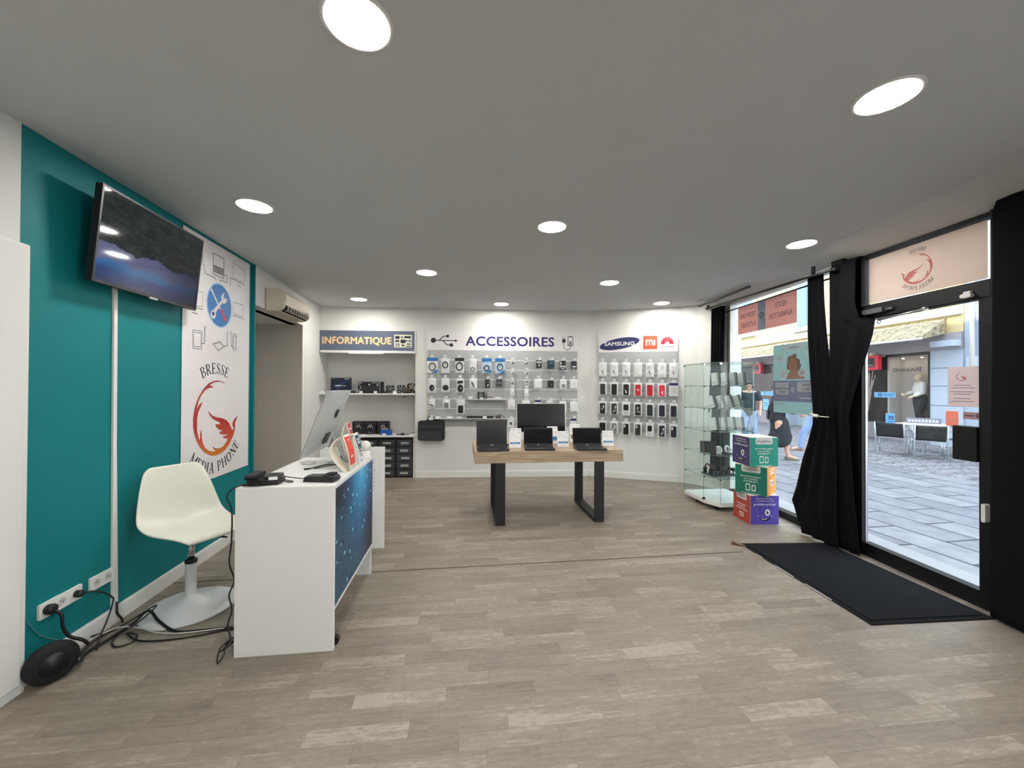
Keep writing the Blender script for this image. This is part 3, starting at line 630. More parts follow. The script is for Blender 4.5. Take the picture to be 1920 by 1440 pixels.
def p_banner(mb, w, h):
    mb.frect(.0, w*.385, .0, h, .0006, 1).frect(w*.52, w, 0, h, .0006, 1).frect(w*.385, w*.52, 0, h, .0006, 2)
    mb.frr(w*.39, w*.515, h*.36, h*.64, .02, .0012, 3).fell(w*.452, h*.5, .05, .045, .0018, 2).fline([(w*.475, h*.58), (w*.43, h*.42)], .014, .0024, 3).fline([(w*.43, h*.56), (w*.475, h*.42)], .01, .0026, 3)
    for x, y, t, ww in ((w*.77, h*.68, 'VENTE', .19), (w*.76, h*.36, 'REPARATION', .36), (w*.2, h*.62, 'TELEPHONE', .31), (w*.2, h*.28, 'INTERNET', .3)): mb.text(t, x, y, .062, .0014, 4, width=ww, mirror=True)
glass_print('window_banner', 'orange banner with mirrored lettering and a grey centre strip on the window glass', 'banner', 3.53, 4.565, 2.165, 2.535, -.024, [WHF, ORF, GRYF, WHF, INKF], p_banner)
def p_poster(mb, w, h):
    mb.frect(0, w, 0, h, .0006, 1).frect(0, w, .17*h, .47*h, .0010, 2)
    mb.frr(.24*w, .72*w, .895*h, .995*h, .012, .0014, 3).text('mobileo', .48*w, .945*h, .028, .0018, 4, mirror=True, bold=.01)
    rnd = random.Random(4)
    for i in range(34):
        a = rnd.uniform(0, 2*PI); r = rnd.uniform(.3, 1); mb.fell(.46*w+.15*w*r*math.cos(a), .70*h+.11*h*r*math.sin(a)+.01, .034, .03, .0014+i*2e-5, 5, n=10)
    mb.fell(.46*w, .69*h, .062, .078, .0024, 6).flat([(.3*w, .49*h), (.72*w, .49*h), (.64*w, .61*h), (.5*w, .63*h), (.38*w, .6*h)], .0022, 6)
    mb.fell(.43*w, .70*h, .012, .006, .0026, 5, n=10).fell(.5*w, .70*h, .012, .006, .0026, 5, n=10).fell(.465*w, .655*h, .016, .005, .0026, 5, n=10)
    for x, z, rx, rz in ((.86*w, .83*h, .07, .075), (.24*w, .56*h, .065, .06), (.66*w, .575*h, .06, .042)):
        mb.fell(x, z, rx, rz, .0028, 3)
        for k in (-1, 0, 1): mb.frect(x-rx*.6, x+rx*.6, z+k*rz*.33-.003, z+k*rz*.33+.003, .0032, 7)
    mb.frr(.06*w, .28*w, .75*h, .85*h, .008, .0028, 3).flat([(.2*w, .75*h), (.27*w, .75*h), (.25*w, .725*h)], .0028, 3)
    for k in (0, 1): mb.frect(.09*w, .24*w, .785*h+k*.03*h, .792*h+k*.03*h, .0032, 7)
    mb.frr(.55*w, .93*w, .31*h, .45*h, .018, .0028, 3).text('Forfait', .74*w, .408*h, .028, .0034, 4, mirror=True, bold=.012).text('120Go*', .74*w, .35*h, .028, .0034, 4, mirror=True, bold=.012)
    mb.frr(.05*w, .36*w, .365*h, .445*h, .012, .0028, 3).frect(.08*w, .3*w, .41*h, .416*h, .0032, 7).frect(.08*w, .28*w, .385*h, .391*h, .0032, 7)
    mb.frr(.05*w, .37*w, .265*h, .345*h, .014, .0028, 3).text('19,99', .22*w, .305*h, .03, .0034, 4, mirror=True, bold=.012)
    mb.fell(.46*w, .335*h, .03, .03, .0028, 3).text('=', .46*w, .335*h, .04, .0034, 4)
    mb.text('+', .9*w, .235*h, .05, .0018, 3, bold=.02).frect(.6*w, .82*w, .215*h, .235*h, .0016, 3).frect(.05*w, .36*w, .21*h, .222*h, .0016, 7).frr(0, .25*w, .115*h, .145*h, .006, .0016, 3)
glass_print('window_poster', 'teal and violet mirrored advertising poster with speech bubbles on the window glass', 'poster', 4.205, 4.865, 1.17, 1.945, -.024, [WHF, TEALF, PURPF, WHF, INKF, HAIRF, SKINF, LINEF], p_poster)
def p_transom(mb, w, h):
    mb.frect(.0, w, .0, h, .0006, 0)
    emblem(mb, w*.475, h*.5, .36, .0012, 1, mirror=True)
    serif_arc(mb, 'BRESSE', w*.475, h*.5, .36*.41, .032, 90, .0012, 2, mirror=True)
    serif_arc(mb, 'MEDIA PHONE', w*.475, h*.5, .36*.41, .032, 270, .0012, 2, mirror=True, inward=True)
glass_print('transom_screen', 'beige screen with a faded red bird emblem and mirrored serif lettering above the door', 'screen', 5.388, 6.222, 2.19, 2.58, -.024, [BEIGEF, PINKF, INKB], p_transom)
def p_notice(mb, w, h):
    emblem(mb, w*.42, h*.76, .1, .0008, 1)
    for i, (a, z) in enumerate(((.26, .53), (.36, .47), (.36, .37), (.26, .31), (.24, .2), (.34, .13))): mb.frect(w*(.45-a), w*(.45+a), z*h-.0025, z*h+.0025, .0008, 2)
glass_print('door_notice', 'pale pink notice with a small red bird emblem on the door glass', 'notice', 6.0, 6.197, 1.328, 1.607, -.01, [paper('pink_notice', (222, 208, 206), .45, .0), PINKF, LINEF], p_notice)
def p_card(mb, w, h):
    mb.frect(w*.2, w*.4, h*.34, h*.46, .0008, 1).frect(w*.62, w*.82, h*.34, h*.46, .0008, 1).frect(w*.26, w*.34, h*.38, h*.42, .0012, 0).frect(w*.68, w*.76, h*.38, h*.42, .0012, 0).frect(w*.44, w*.58, h*.39, h*.41, .0008, 1)
glass_print('door_card', 'small orange-red card with white marks on the door glass', 'card', 5.987, 6.064, 1.186, 1.292, -.01, [paper('orange_card', (240, 172, 152), .5), WHF], p_card)
def p_strip(mb, w, h):
    mb.frect(w*.1, w*.6, h*.4, h*.6, .0008, 1).fell(w*.78, h*.5, .012, .012, .0008, 1, n=12)
glass_print('door_sticker', 'dusty pink sticker strip beside the orange card on the door glass', 'sticker', 6.092, 6.2, 1.243, 1.292, -.01, [paper('dusty_sticker', (190, 160, 160), .5), INKF], p_strip)

# entrance mat set in the floor
m = thing('entrance_mat', 'long black entrance mat lying in front of the glass door', 'mat', (0, 0, 0))
q = [(2.555, 3.395), (3.365, 3.325), (3.33, 2.113), (2.483, 2.143)]
cx, cy = sum(p[0] for p in q)/4, sum(p[1] for p in q)/4
MB().prism([q[i] for i in (3, 2, 1, 0)], 0.0005, .006, axis='z').build('border', MATM, m)
MB().prism([(cx+(x-cx)*.91, cy+(y-cy)*.94) for x, y in (q[i] for i in (3, 2, 1, 0))], .006, .011, axis='z').build('pile', MATM, m)
for a, b_ in ((.08, .42), (.5, .56), (.7, .95)): MB().tube([(2.585+.75*a, 3.345-.06*a, .008), (2.585+.75*b_, 3.345-.06*b_, .008)], .003, 4).build('worn_edge_tape', LGREY, m)
for a, b_ in ((.12, .2), (.32, .5), (.6, .8)): MB().tube([(2.535-.05*a, 3.3-1.1*a, .007), (2.535-.05*b_, 3.3-1.1*b_, .007)], .004, 4).build('worn_edge_tape', LGREY, m)
st = thing('door_wedge', 'small brown wooden wedge lying by the mat corner', 'door wedge', (2.47, 3.40, 0), -.6)
MB().prism([(0, 0), (.12, 0), (.12, .004), (0, .028)], -.018, .018, axis='y').build('wedge', BROWN, st)
# ------------------------------------------------------------------ downlights
LX = [(-.369, 1.392), (1.774, 1.464), (-1.446, 2.912), (.667, 2.986), (2.87, 3.06), (-.414, 4.374), (1.703, 4.498), (-1.502, 5.856), (.545, 5.887), (2.87, 5.48), (-1.446, -.05), (.667, -.05), (2.75, -.05), (-.4, -1.55), (1.75, -1.55)]
WHERE = ['at the top edge of the picture, nearest the camera', 'large and nearest on the right', 'in front of the television', 'above the middle of the floor', 'above the glass door', 'over the white counter', 'over the wooden table', 'in front of the slate blue sign', 'in front of the accessories sign', 'above the glass cabinet corner'] + ['behind the camera on the left', 'behind the camera in the middle', 'behind the camera on the right', 'far behind the camera on the left', 'far behind the camera on the right']
for (x, y), wh in zip(LX, WHERE):
    o = thing('ceiling_light', 'round white recessed ceiling light ' + wh, 'ceiling light', (x, y, CEIL), 0, 'round recessed ceiling lights')
    MB().lathe([(.103, -.0015), (.106, -.006), (.117, -.006), (.121, -.0015), (.121, -.0005)], 40).build('bezel', WHITE, o)
    MB().prism([(.103*math.cos(2*PI*i/32), .103*math.sin(2*PI*i/32)) for i in range(32)], -.004, -.0008, axis='z').build('diffuser', LED, o)
# ================================================================== LEFT WALL
def lwthing(name, label, cat, u, z, off=0., group=None): return on(LW, name, label, cat, u, z, off, group)
# television on a tilting bracket
tv = lwthing('television', 'wall-mounted flat television showing a dim cove, tilted on the teal wall', 'television', 2.178, 2.012, .1)
tilt = math.atan2(.05, .54); X = Rx(tilt)
mb = MB().rbox(0, .866, -.0, .03, 0, .535, .006, mtx=X); mb.build('housing', BLACK, tv)
mb = MB()
for a, b, c, e in ((0, .012, 0, .535), (.854, .866, 0, .535), (.012, .854, .523, .535), (.012, .854, 0, .016)): mb.box(a, b, -.006, .004, c, e, 0, X)
mb.build('bezel', pm('bezel_gunmetal', (66, 66, 66), .45, .6), tv)
MB().box(.012, .854, -.003, .0, .016, .523, 0, X).build('screen', TVM, tv)
MB().box(.40, .47, -.012, 0, -.008, .004, 0, X).build('logo_tab', SILVER, tv)
MB().box(.33, .53, .03, .098, .15, .38).box(.36, .5, .0, .05, .2, .34).build('wall_bracket', BLKM, tv)
# long banner with line drawings and the shop emblem
BU0, BU1, BZ0, BZ1 = 3.055, 4.035, .655, 2.662
bn = lwthing('wall_banner', 'tall white banner with a blue tool circle, device line drawings and a red bird emblem', 'banner', 3.49, 1.17, .004)
mb = MB(); mb.box(BU0-3.49, BU1-3.49, -.003, 0, BZ0-1.17, BZ1-1.17)
mb.build('sheet', SIGNW, bn)
INK = pm('ink_print', (34, 34, 44), .5)
mb = MB(); serif_arc(mb, 'BRESSE', 0, 0, .425, .092, 91, .0042, 0, wk=1.12, gap=.1); mb.build('lettering', INK, bn); mb = MB(); serif_arc(mb, 'MEDIA PHONE', 0, 0, .425, .092, 273, .0042, 0, inward=True, wk=1.05, gap=.08)
mb.build('lettering', INK, bn)
mb = MB(); emblem(mb, 0, 0, 1., .0046, 0); mb.build('emblem', EMBM, bn)
C = lambda pts: [(u-3.49, z-1.17) for u, z in pts]
mb = MB(); D = .0042
mb.fell(3.53-3.49, 2.146-1.17, .187, .194, D, 0)
mb.fell(3.53-3.49, 2.146-1.17, .175, .182, D+.0004, 1)
mb.flat(C([(3.401,2.266),(3.416,2.264),(3.437,2.237),(3.541,2.125),(3.536,2.112),(3.525,2.115),(3.422,2.227),(3.394,2.252)]), D+.0009, 2)
mb.flat(C([(3.542,2.115),(3.564,2.113),(3.638,2.037),(3.628,2.022),(3.611,2.023),(3.533,2.104)]), D+.0009, 3)
mb.flat(C([(3.578,2.27),(3.595,2.268),(3.584,2.239),(3.602,2.223),(3.636,2.227),(3.631,2.196),(3.591,2.174),(3.563,2.175),(3.472,2.079),(3.472,2.041),(3.446,2.015),(3.415,2.016),(3.394,2.04),(3.404,2.076),(3.435,2.091),(3.524,2.173),(3.551,2.199),(3.545,2.23)]), D+.0013, 2)
mb.fell(3.434-3.49, 2.058-1.17, .017, .018, D+.0018, 4)
mb.build('tool_circle', [SKYB, BLUE, pm('tool_print', (206, 204, 206), .5), RED, NAVY], bn)
LINEP = pm('line_print', (92, 92, 98), .5)
def drawing(loops, lines=(), w=.004):
    mb = MB()
    for p in loops: mb.fline(C(p+[p[0], p[1]]), w, D+.0004)
    for p in lines: mb.fline(C(p), .006, D+.0006)
    mb.build('device_drawing', LINEP, bn)
drawing([[(3.426,2.575),(3.584,2.575),(3.586,2.477),(3.428,2.471)], [(3.428,2.466),(3.586,2.468),(3.585,2.397),(3.429,2.396)]], [[(3.436, 2.456-.009*k), (3.578, 2.457-.009*k)] for k in range(5)]+[[(3.587,2.432),(3.633,2.437),(3.634,2.374),(3.537,2.371),(3.526,2.352)]], .006)
drawing([[(3.736,2.593),(3.935,2.568),(3.93,2.447),(3.735,2.445)]], [[(3.93,2.424),(3.735,2.434),(3.692,2.434),(3.682,2.352)], [(3.8,2.40),(3.87,2.392)]])
drawing([[(3.20,2.203),(3.293,2.203),(3.29,2.088),(3.189,2.076)]], [[(3.16,2.06),(3.30,2.068)], [(3.158,2.02),(3.23,2.018)]])
drawing([[(3.739,2.222),(3.914,2.227),(3.909,2.114),(3.741,2.116)]], [[(3.729,2.097),(3.93,2.096)]])
drawing([[(3.172,1.884),(3.286,1.885),(3.286,1.74),(3.175,1.739)], [(3.183,1.868),(3.276,1.869),(3.276,1.757),(3.185,1.756)]], [[(3.324,1.933),(3.322,1.792),(3.29,1.789)]])
drawing([[(3.429,1.801),(3.541,1.836),(3.604,1.79),(3.51,1.745)], [(3.45,1.8),(3.54,1.824),(3.585,1.79),(3.51,1.758)]], [[(3.646,1.938),(3.646,1.804),(3.592,1.798)]])
drawing([[(3.738,1.93),(3.801,1.928),(3.797,1.777),(3.741,1.772)], [(3.748,1.91),(3.79,1.91),(3.788,1.795),(3.75,1.793)]], [[(3.707,1.943),(3.716,1.808),(3.74,1.81)]])
drawing([], [[(3.283,2.515),(3.286,2.437),(3.303,2.433),(3.314,2.37),(3.456,2.369),(3.472,2.351)]])
# white cable trunking below the television
ct = lwthing('cable_trunking', 'slim white cable trunking running down the teal wall below the television', 'cable trunking', 2.47, .1, 0)
MB().prism([(-.011, 0), (.029, 0), (.005, 1.0), (-.001, 1.96), (-.027, 1.96), (-.02, 1.0)], -.014, 0).build('channel', WHITE, ct, bevel=.002)
MB().tube(spline([(.012, -.02, .03), (.0, -.03, -.03), (.02, -.04, -.08), (.012, -.05, -.097)]), .006, 8).build('cable_end', CABLE, ct)
# sockets
def socket(u0, n, plugs, label):
    w = .076*n
    s = lwthing('wall_socket', label, 'socket', u0, .311, 0, 'white wall sockets')
    MB().rbox(0, w, -.012, 0, -.038, .038, .004).build('plate', PLAST, s, bevel=.002)
    for i in range(n):
        cx = .076*(i+.5); mb = MB()
        mb.lathe([(.021, 0), (.021, .002), (.0195, .003), (.018, -.004), (0.0001, -.004)], 24, mtx=T(cx, -.0122, 0) @ Rx(PI/2))
        mb.build('receptacle', pm('socket_grey', (196, 194, 188), .4), s)
        m2 = MB(); m2.cyl((cx-.006, -.006, .004), (cx-.006, -.0145, .004), .0026, n=8).cyl((cx+.006, -.006, -.004), (cx+.006, -.0145, -.004), .0026, n=8); m2.build('contact', BLACK, s)
    return s
socket(2.034, 3, (0, 2), 'triple white wall socket low on the teal wall with two black plugs in it')
socket(2.314, 2, (), 'double white wall socket beside the cable trunking, nothing plugged in')
def plug(label, cat, u, z, r, path, pr):
    o = lwthing('power_plug', label, cat, u, z, .012, 'black power plugs')
    MB().lathe([(r*.9, 0), (r, .01), (r, .026), (r*.75, .034), (.0001, .036)], 20, mtx=Rx(PI/2)).build('plug_body', BLACK, o)
    MB().tube(spline(path), pr, 8).build('cord', CABLE, o)
inv = lambda p, u, z: (0, 0, 0)
plug('fat black plug in the left socket hole, its thick cord dropping to the floor puck', 'plug', 2.072, .311, .026, [(.0, -.034, -.005), (.01, -.055, -.04), (.012, -.06, -.1), (.03, -.075, -.16), (.06, -.11, -.2), (.08, -.12, -.235)], .008)
plug('small black plug in the right socket hole with a thin looping cord', 'plug', 2.224, .311, .019, [(.0, -.03, 0), (.02, -.06, .0), (.06, -.09, -.03), (.13, -.075, -.09), (.14, -.075, -.12), (.08, -.09, -.2), (.02, -.1, -.26), (-.02, -.12, -.3)], .0045)
# thin loose greenish wire by the casing
o = lwthing('loose_wire', 'thin grey wire sagging down the teal wall beside the white door casing', 'wire', 1.94, .36, 0)
MB().tube(spline([(0, -.01, .06), (.04, -.012, -.06), (.1, -.012, -.16), (.16, -.03, -.22), (.17, -.09, -.25)]), .003, 6).build('wire', pm('teal_grey_wire', (70, 130, 126), .5), o)
# round black cable reel on the floor
o = thing('cable_reel', 'round black cable reel standing on the floor against the baseboard', 'cable reel', (-1.985, 2.185, 0))
M_ = T(0, 0, .098) @ Rz(-.6) @ Ry(PI/2)
MB().lathe([(.0001, -.034), (.05, -.034), (.082, -.03), (.092, -.018), (.096, -.004), (.096, .006), (.09, .022), (.07, .032), (.0001, .034)], 40, mtx=M_).build('drum', MATTE, o)
MB().lathe([(.05, .03), (.052, .036), (.0001, .037)], 28, mtx=M_).build('hub_cap', BLACK, o)
# cables over the floor
def cable(name, label, pts, r, m=CABLE, n=8):
    o = MB().tube(spline(pts, 7), r, n).build(name, m); return tag(o, label, 'cable', 'floor cables')
cable('floor_cable', 'thick black cable running from the reel past the chair foot to the counter', [(-1.93, 2.27, .04), (-2.0, 2.38, .012), (-1.98, 2.5, .016), (-1.96, 2.62, .02), (-1.9, 2.66, .075), (-1.8, 2.6, .04), (-1.66, 2.535, .009), (-1.5, 2.535, .008), (-1.38, 2.54, .008), (-1.26, 2.54, .01)], .008)
cable('floor_cable', 'thin black cable looping over the white chair foot', [(-1.94, 2.26, .03), (-2.02, 2.37, .026), (-2.03, 2.48, .024), (-1.99, 2.62, .03), (-1.9, 2.7, .08), (-1.87, 2.66, .085), (-1.9, 2.58, .05), (-1.96, 2.5, .012), (-1.9, 2.43, .006), (-1.84, 2.46, .006), (-1.86, 2.52, .012), (-1.92, 2.53, .02), (-1.8, 2.47, .006), (-1.6, 2.47, .005), (-1.4, 2.52, .006), (-1.25, 2.545, .008)], .0045)
cable('floor_cable', 'thin pale cable lying beside the black ones from the reel', [(-1.95, 2.28, .045), (-2.05, 2.4, .04), (-2.0, 2.56, .036), (-1.88, 2.56, .03), (-1.74, 2.5, .03), (-1.6, 2.5, .018), (-1.4, 2.53, .014)], .0035, pm('pale_cable', (196, 196, 190), .5))
cable('floor_cable', 'black mains cable from the trunking joining the bundle at the reel', [(-2.075, 2.5, .03), (-2.05, 2.55, .02), (-2.03, 2.5, .034), (-2.01, 2.4, .034), (-1.95, 2.25, .05)], .006)
cable('floor_cable', 'tangled black cord hanging down the rear edge of the white counter', [(-1.17, 2.31, .912), (-1.21, 2.268, .905), (-1.245, 2.262, .86), (-1.225, 2.27, .78), (-1.225, 2.27, .62), (-1.24, 2.28, .5), (-1.225, 2.3, .4), (-1.25, 2.3, .32), (-1.225, 2.28, .25), (-1.245, 2.28, .17), (-1.225, 2.27, .1), (-1.26, 2.28, .05), (-1.29, 2.3, .02), (-1.25, 2.33, .04), (-1.23, 2.3, .09), (-1.27, 2.26, .06), (-1.26, 2.22, .012), (-1.24, 2.24, .04), (-1.25, 2.29, .07), (-1.23, 2.4, .02), (-1.25, 2.5, .009)], .004)

# white shell swivel chair
CHX, CHY = -1.765, 2.82
ch = thing('swivel_chair', 'white shell swivel chair with a round pedestal behind the counter', 'chair', (CHX, CHY, 0), -.56)
prof = [(.285, .500, .15, 0), (.275, .520, .17, .004), (.235, .530, .195, .01), (.15, .524, .215, .02), (.05, .512, .232, .03), (-.04, .508, .24, .045), (-.11, .520, .242, .06), (-.16, .552, .240, .062), (-.185, .61, .234, .058), (-.20, .68, .222, .05), (-.212, .76, .204, .038), (-.224, .84, .182, .024), (-.232, .885, .165, .012), (-.233, .91, .13, .002)]
rows = []
for i, (x, z, w, lift) in enumerate(prof):
    a = prof[max(0, i-1)]; b = prof[min(len(prof)-1, i+1)]; t = Vector((b[0]-a[0], b[1]-a[1])).normalized(); nn = (t.y, -t.x)  # toward sitter
    r = []
    for j in range(17):
        s_ = -1+j/8; k = abs(s_)**2.4*lift; r.append((x+nn[0]*k, w*s_, z+nn[1]*k if nn[1] > 0 else z+abs(nn[1])*k))
    rows.append(r)
MB().grid(rows).build('seat_shell', SHELLM, ch, solid=.014, sub=1)
MB().lathe([(.253, 0), (.255, .006), (.25, .012), (.2, .022), (.13, .036), (.08, .052), (.05, .07), (.034, .085), (.03, .095), (.03, .30), (.028, .302)], 48).build('pedestal', BASEW, ch)
MB().lathe([(.034, .292), (.035, .306), (.033, .312), (.018, .313)], 24).build('collar', BLACK, ch)
MB().cyl((0, 0, .30), (0, 0, .45), .019, n=20).build('gas_column', CHROME, ch)
MB().lathe([(.024, .44), (.026, .478), (.06, .484), (.06, .494)], 20).build('seat_mount', BLACK, ch)
MB().tube([(.0, .0, .474), (.1, .05, .466), (.13, .065, .463)], [.005, .005, .004], 8).tube([(.125, .0625, .4635), (.205, .1025, .456)], [.009, .006], 8).build('height_lever', BLACK, ch)

# ------------------------------------------------------------------ the counter
CX0, CX1, CY0, CY1, CZ = -1.208, -.702, 2.268, 3.175, .902
ct = thing('counter', 'white shop counter with a blue circuit-board picture on its front', 'counter', (CX0, CY0, 0))
W_, D_ = CX1-CX0, CY1-CY0
MB().box(0, W_, 0, .022, 0, CZ).build('side_panel', LAM, ct, bevel=.002)
MB().box(0, W_-.004, D_-.022, D_, 0, CZ-.022).build('side_panel', LAM, ct, bevel=.002)
MB().box(0, W_-.002, .022, D_, CZ-.022, CZ).build('worktop', LAM, ct, bevel=.002)
MB().box(W_-.024, W_-.004, .022, D_-.022, .21, CZ-.022).build('front_panel', LAM, ct)
MB().box(W_-.004, W_+.001, .024, D_-.006, .235, CZ-.024).build('front_picture', CIRC, ct)
MB().box(W_-.012, W_+.0, .024, D_-.004, .212, .234).build('lower_edge', LAM, ct, bevel=.002)
MB().cyl((W_-.012, .05, .024), (W_-.012, .08, .024), .024, n=20).build('castor', BLACK, ct)
# second desk behind it
d2 = thing('desk', 'white panel-sided desk standing behind the counter', 'desk', (-1.26, 3.648, 0))
MB().box(0, .556, 0, .022, 0, .905).build('side_panel', LAM, d2, bevel=.002)
MB().box(0, .40, .022, .5, .76, .785).build('desktop', LAM, d2)
MB().box(0, .02, .022, .5, 0, .76).build('back_panel', LAM, d2); MB().box(.02, .40, .478, .5, .0, .76).build('side_panel', LAM, d2)
mb = MB()
for k in range(9): mb.frect(.455, .468+.004*(k % 3), .52+k*.034, .533+k*.034+.004*(k % 2), .0006, k % 2)
mb.build('sticker_column', [pm('faded_sticker', (206, 198, 202), .5), LGREY, GREYP], d2)

# corded phone
ph = thing('desk_phone', 'black corded phone lying at the near rear corner of the counter', 'phone', (-1.1, 2.36, CZ), .12)
MB().prism([(-.075, 0), (.085, 0), (.085, .022), (-.075, .04)], -.055, .06).build('base', BLACK, ph, bevel=.006)
MB().rbox(-.078, -.02, -.075, .07, .036, .062, .02, axis='x').build('handset', MATTE, ph, bevel=.006)
MB().box(.0, .08, -.045, .05, .026, .05).build('keypad_housing', BLACK, ph, bevel=.006)
MB().box(.03, .075, -.0465, -.0455, .028, .044).build('white_label', WHITEP, ph)
MB().tube([(-.09+.12*t/90, -.07+.006*math.cos(t*.9), .013+.006*math.sin(t*.9)) for t in range(90)], .0028, 5).build('coiled_cord', CABLE, ph)
MB().tube(spline([(.085, .03, .03), (.13, .03, .02), (.2, .05, .004), (.24, .02, .004)]), .003, 6).tube(spline([(.08, -.02, .02), (.12, -.02, .006), (.14, .0, .004), (.11, .03, .004), (.08, .03, .01)]), .003, 6).build('line_cord', CABLE, ph)
# card terminal
tm = thing('card_terminal', 'black card payment terminal lying flat on the counter\'s near corner', 'card terminal', (-.815, 2.395, CZ), -.18)
MB().prism([(-.09, 0), (.085, 0), (.1, .012), (.09, .034), (.04, .046), (.02, .036), (-.08, .03)], -.04, .04).build('body', BLACK, tm, bevel=.008)
MB().box(-.07, .005, -.028, .028, .0305, .0345).build('display', pm('grey_display', (84, 86, 90), .25), tm)
MB().rbox(.035, .085, -.03, .03, .03, .047, .01, axis='z').build('paper_bay', MATTE, tm, bevel=.006)
# all-in-one computer seen from behind
ic = thing('desktop_computer', 'silver all-in-one computer seen from behind on the counter', 'computer', (-.94, 3.03, CZ), 0)
A = T(-.045, 0, .29) @ Ry(math.atan2(.175, .46))   # leans back toward the customer
mb = MB(); rows = []
W2, H2 = .272, .238
mb.rbox(-.006, 0, -W2, W2, -H2, H2, .012, 1, A, axis='x')
def bulge(y, z): return max(0, .034*(1-(y/W2)**2)**.8*(1-(z/H2)**2)**.8)
mb.grid([[(.0005+bulge(W2*(-1+j/10), H2*(-1+i/8)), W2*(-1+j/10), H2*(-1+i/8)) for j in range(21)] for i in range(17)], 0, A)
mb.build('display_back', [pm('silver_aluminium', (206, 207, 206), .42, .35, var=.02), SILVER], ic)
MB().box(-.008, -.006, -W2+.004, W2-.004, -H2+.06, H2-.004, 0, A).build('screen', SCRN, ic)
mb = MB(); ax = .0395
def leaf(o): return [(x, z) for x, z in o]
ap = [(0, .026), (.010, .032), (.020, .031), (.028, .024), (.022, .016), (.021, .004), (.026, -.004), (.030, -.008), (.024, -.024), (.014, -.035), (.006, -.034), (0, -.031), (-.006, -.034), (-.014, -.035), (-.024, -.026), (-.031, -.006), (-.030, .012), (-.024, .026), (-.012, .032)]
B_ = A @ T(.0385, 0, .075) @ Rz(PI/2)
mb.flat(ap, -.0, 0, B_).flat([(.001, .036), (.010, .040), (.014, .052), (.005, .048)], -.0, 0, B_)
mb.build('fruit_emblem', BLKP, ic)
MB().prism([(-.02, 0), (.14, 0), (.13, .008), (.035, .17), (.02, .22), (.005, .22), (.02, .15), (.09, .008), (-.02, .006)], -.085, .085).build('stand', SILVER, ic, bevel=.002)
MB().box(.03, .036, -.045, .045, -.16, -.08, 0, A).build('port_panel', BLACK, ic)
gd = thing('glass_dish', 'small clear glass dish at the computer\'s near corner on the counter', 'dish', (-1.085, 2.93, CZ))
MB().lathe([(.03, .001), (.045, .004), (.05, .012), (.046, .014), (.03, .01), (.012, .02), (.02, .03), (.001, .034)], 28).build('dish', ACRYL, gd); MB().lathe([(.044, .002), (.046, .006), (.0001, .007)], 24).build('liner', pm('pale_dish', (214, 216, 206), .3), gd)
cb = MB().tube(spline([(-1.0, 2.72, .908), (-.97, 2.8, .907), (-.93, 2.86, .908), (-.88, 2.87, .909), (-.9, 2.93, .96), (-.905, 2.95, 1.02)]), .004, 7).tube(spline([(-.97, 2.72, .907), (-.92, 2.8, .907), (-.88, 2.84, .908), (-.84, 2.83, .907)]), .003, 7).tube([(-1.03, 2.71, .907), (-1.0, 2.72, .908)], .006, 7).build('computer_cable', CABLE); tag(cb, 'black computer leads lying on the counter under the display', 'cable')
ad = thing('power_adapter', 'black power adapter under the silver computer on the counter', 'adapter', (-.86, 3.08, CZ), .4)
MB().rbox(-.05, .05, -.035, .035, 0, .09, .012, axis='z').build('block', MATTE, ad, bevel=.006); MB().rbox(-.03, -.012, -.037, -.034, .055, .07, .002).build('indicator', WHITEP, ad)
# leaflet holders standing on the counter front
def leaflet(name, label, x, y, w, h, rz, cols, fn, back=.1, ring=True):
    o = thing(name, label, 'leaflet holder', (x, y, CZ), rz, 'leaflet holders on the counter')
    lean = .34; mb = MB()
    prof = [(-.01, 0.0)]; R = h*.5
    for i in range(15):
        a = math.radians(-78+ i*(258-78)/14 * 1.0); 
    outer = []
    # closed D of thin card: straight front leaning back, round rear
    f0 = (0., 0.); f1 = (-math.sin(lean)*0+ -h*math.tan(lean)*.55, h)
    arc = [f1]
    if ring:
        for i in range(1, 15):
            t = i/15; a = PI*t
            arc.append((f1[0]*(1-t)+(-.03)*t-back*math.sin(a)**.8, h*(1-t)+.0*t + .02*math.sin(a)))
        arc.append((-.04, 0.0012)); arc.append((0, 0.0012))
        path = [f0]+[(f1[0]*k+.012*math.sin(PI*k), h*k) for k in (.2, .4, .6, .8)]+arc
    else: path = [f0, f1]
    vs = []; n = len(path)
    rows = [[(px, -w/2, pz), (px, w/2, pz)] for px, pz in path]
    mb.grid(rows); mb.build('card_stand', CREAM, o, solid=.0035)
    m2 = MB(); fr_ = lambda k: (f1[0]*k+.012*math.sin(PI*k)*(1 if ring else 0)+.0035, h*k)
    def patch(k0, k1, y0, y1, mi, e=0.):
        ks = [k0+(k1-k0)*i/6 for i in range(7)]
        m2.grid([[(fr_(k)[0]+e, y0*w, fr_(k)[1]) , (fr_(k)[0]+e, y1*w, fr_(k)[1])] for k in ks], mi, smooth=False)
    fn(patch); m2.build('leaflet', cols, o); return o
def lf_red(p): p(.16, .97, -.44, .44, 0); p(.85, .88, -.1, .2, 1, .0006); p(.55, .58, -.25, .3, 2, .0006); p(.6, .63, -.15, .1, 2, .0006); p(.36, .42, -.2, -.02, 1, .0006); p(.36, .42, .06, .24, 1, .0006); p(.30, .32, -.3, .3, 2, .0006)
leaflet('leaflet_holder', 'looped cream card holder with a red leaflet on the counter', -.725, 2.70, .135, .225, 0, [CORAL, WHITEP, RED], lf_red, .085)
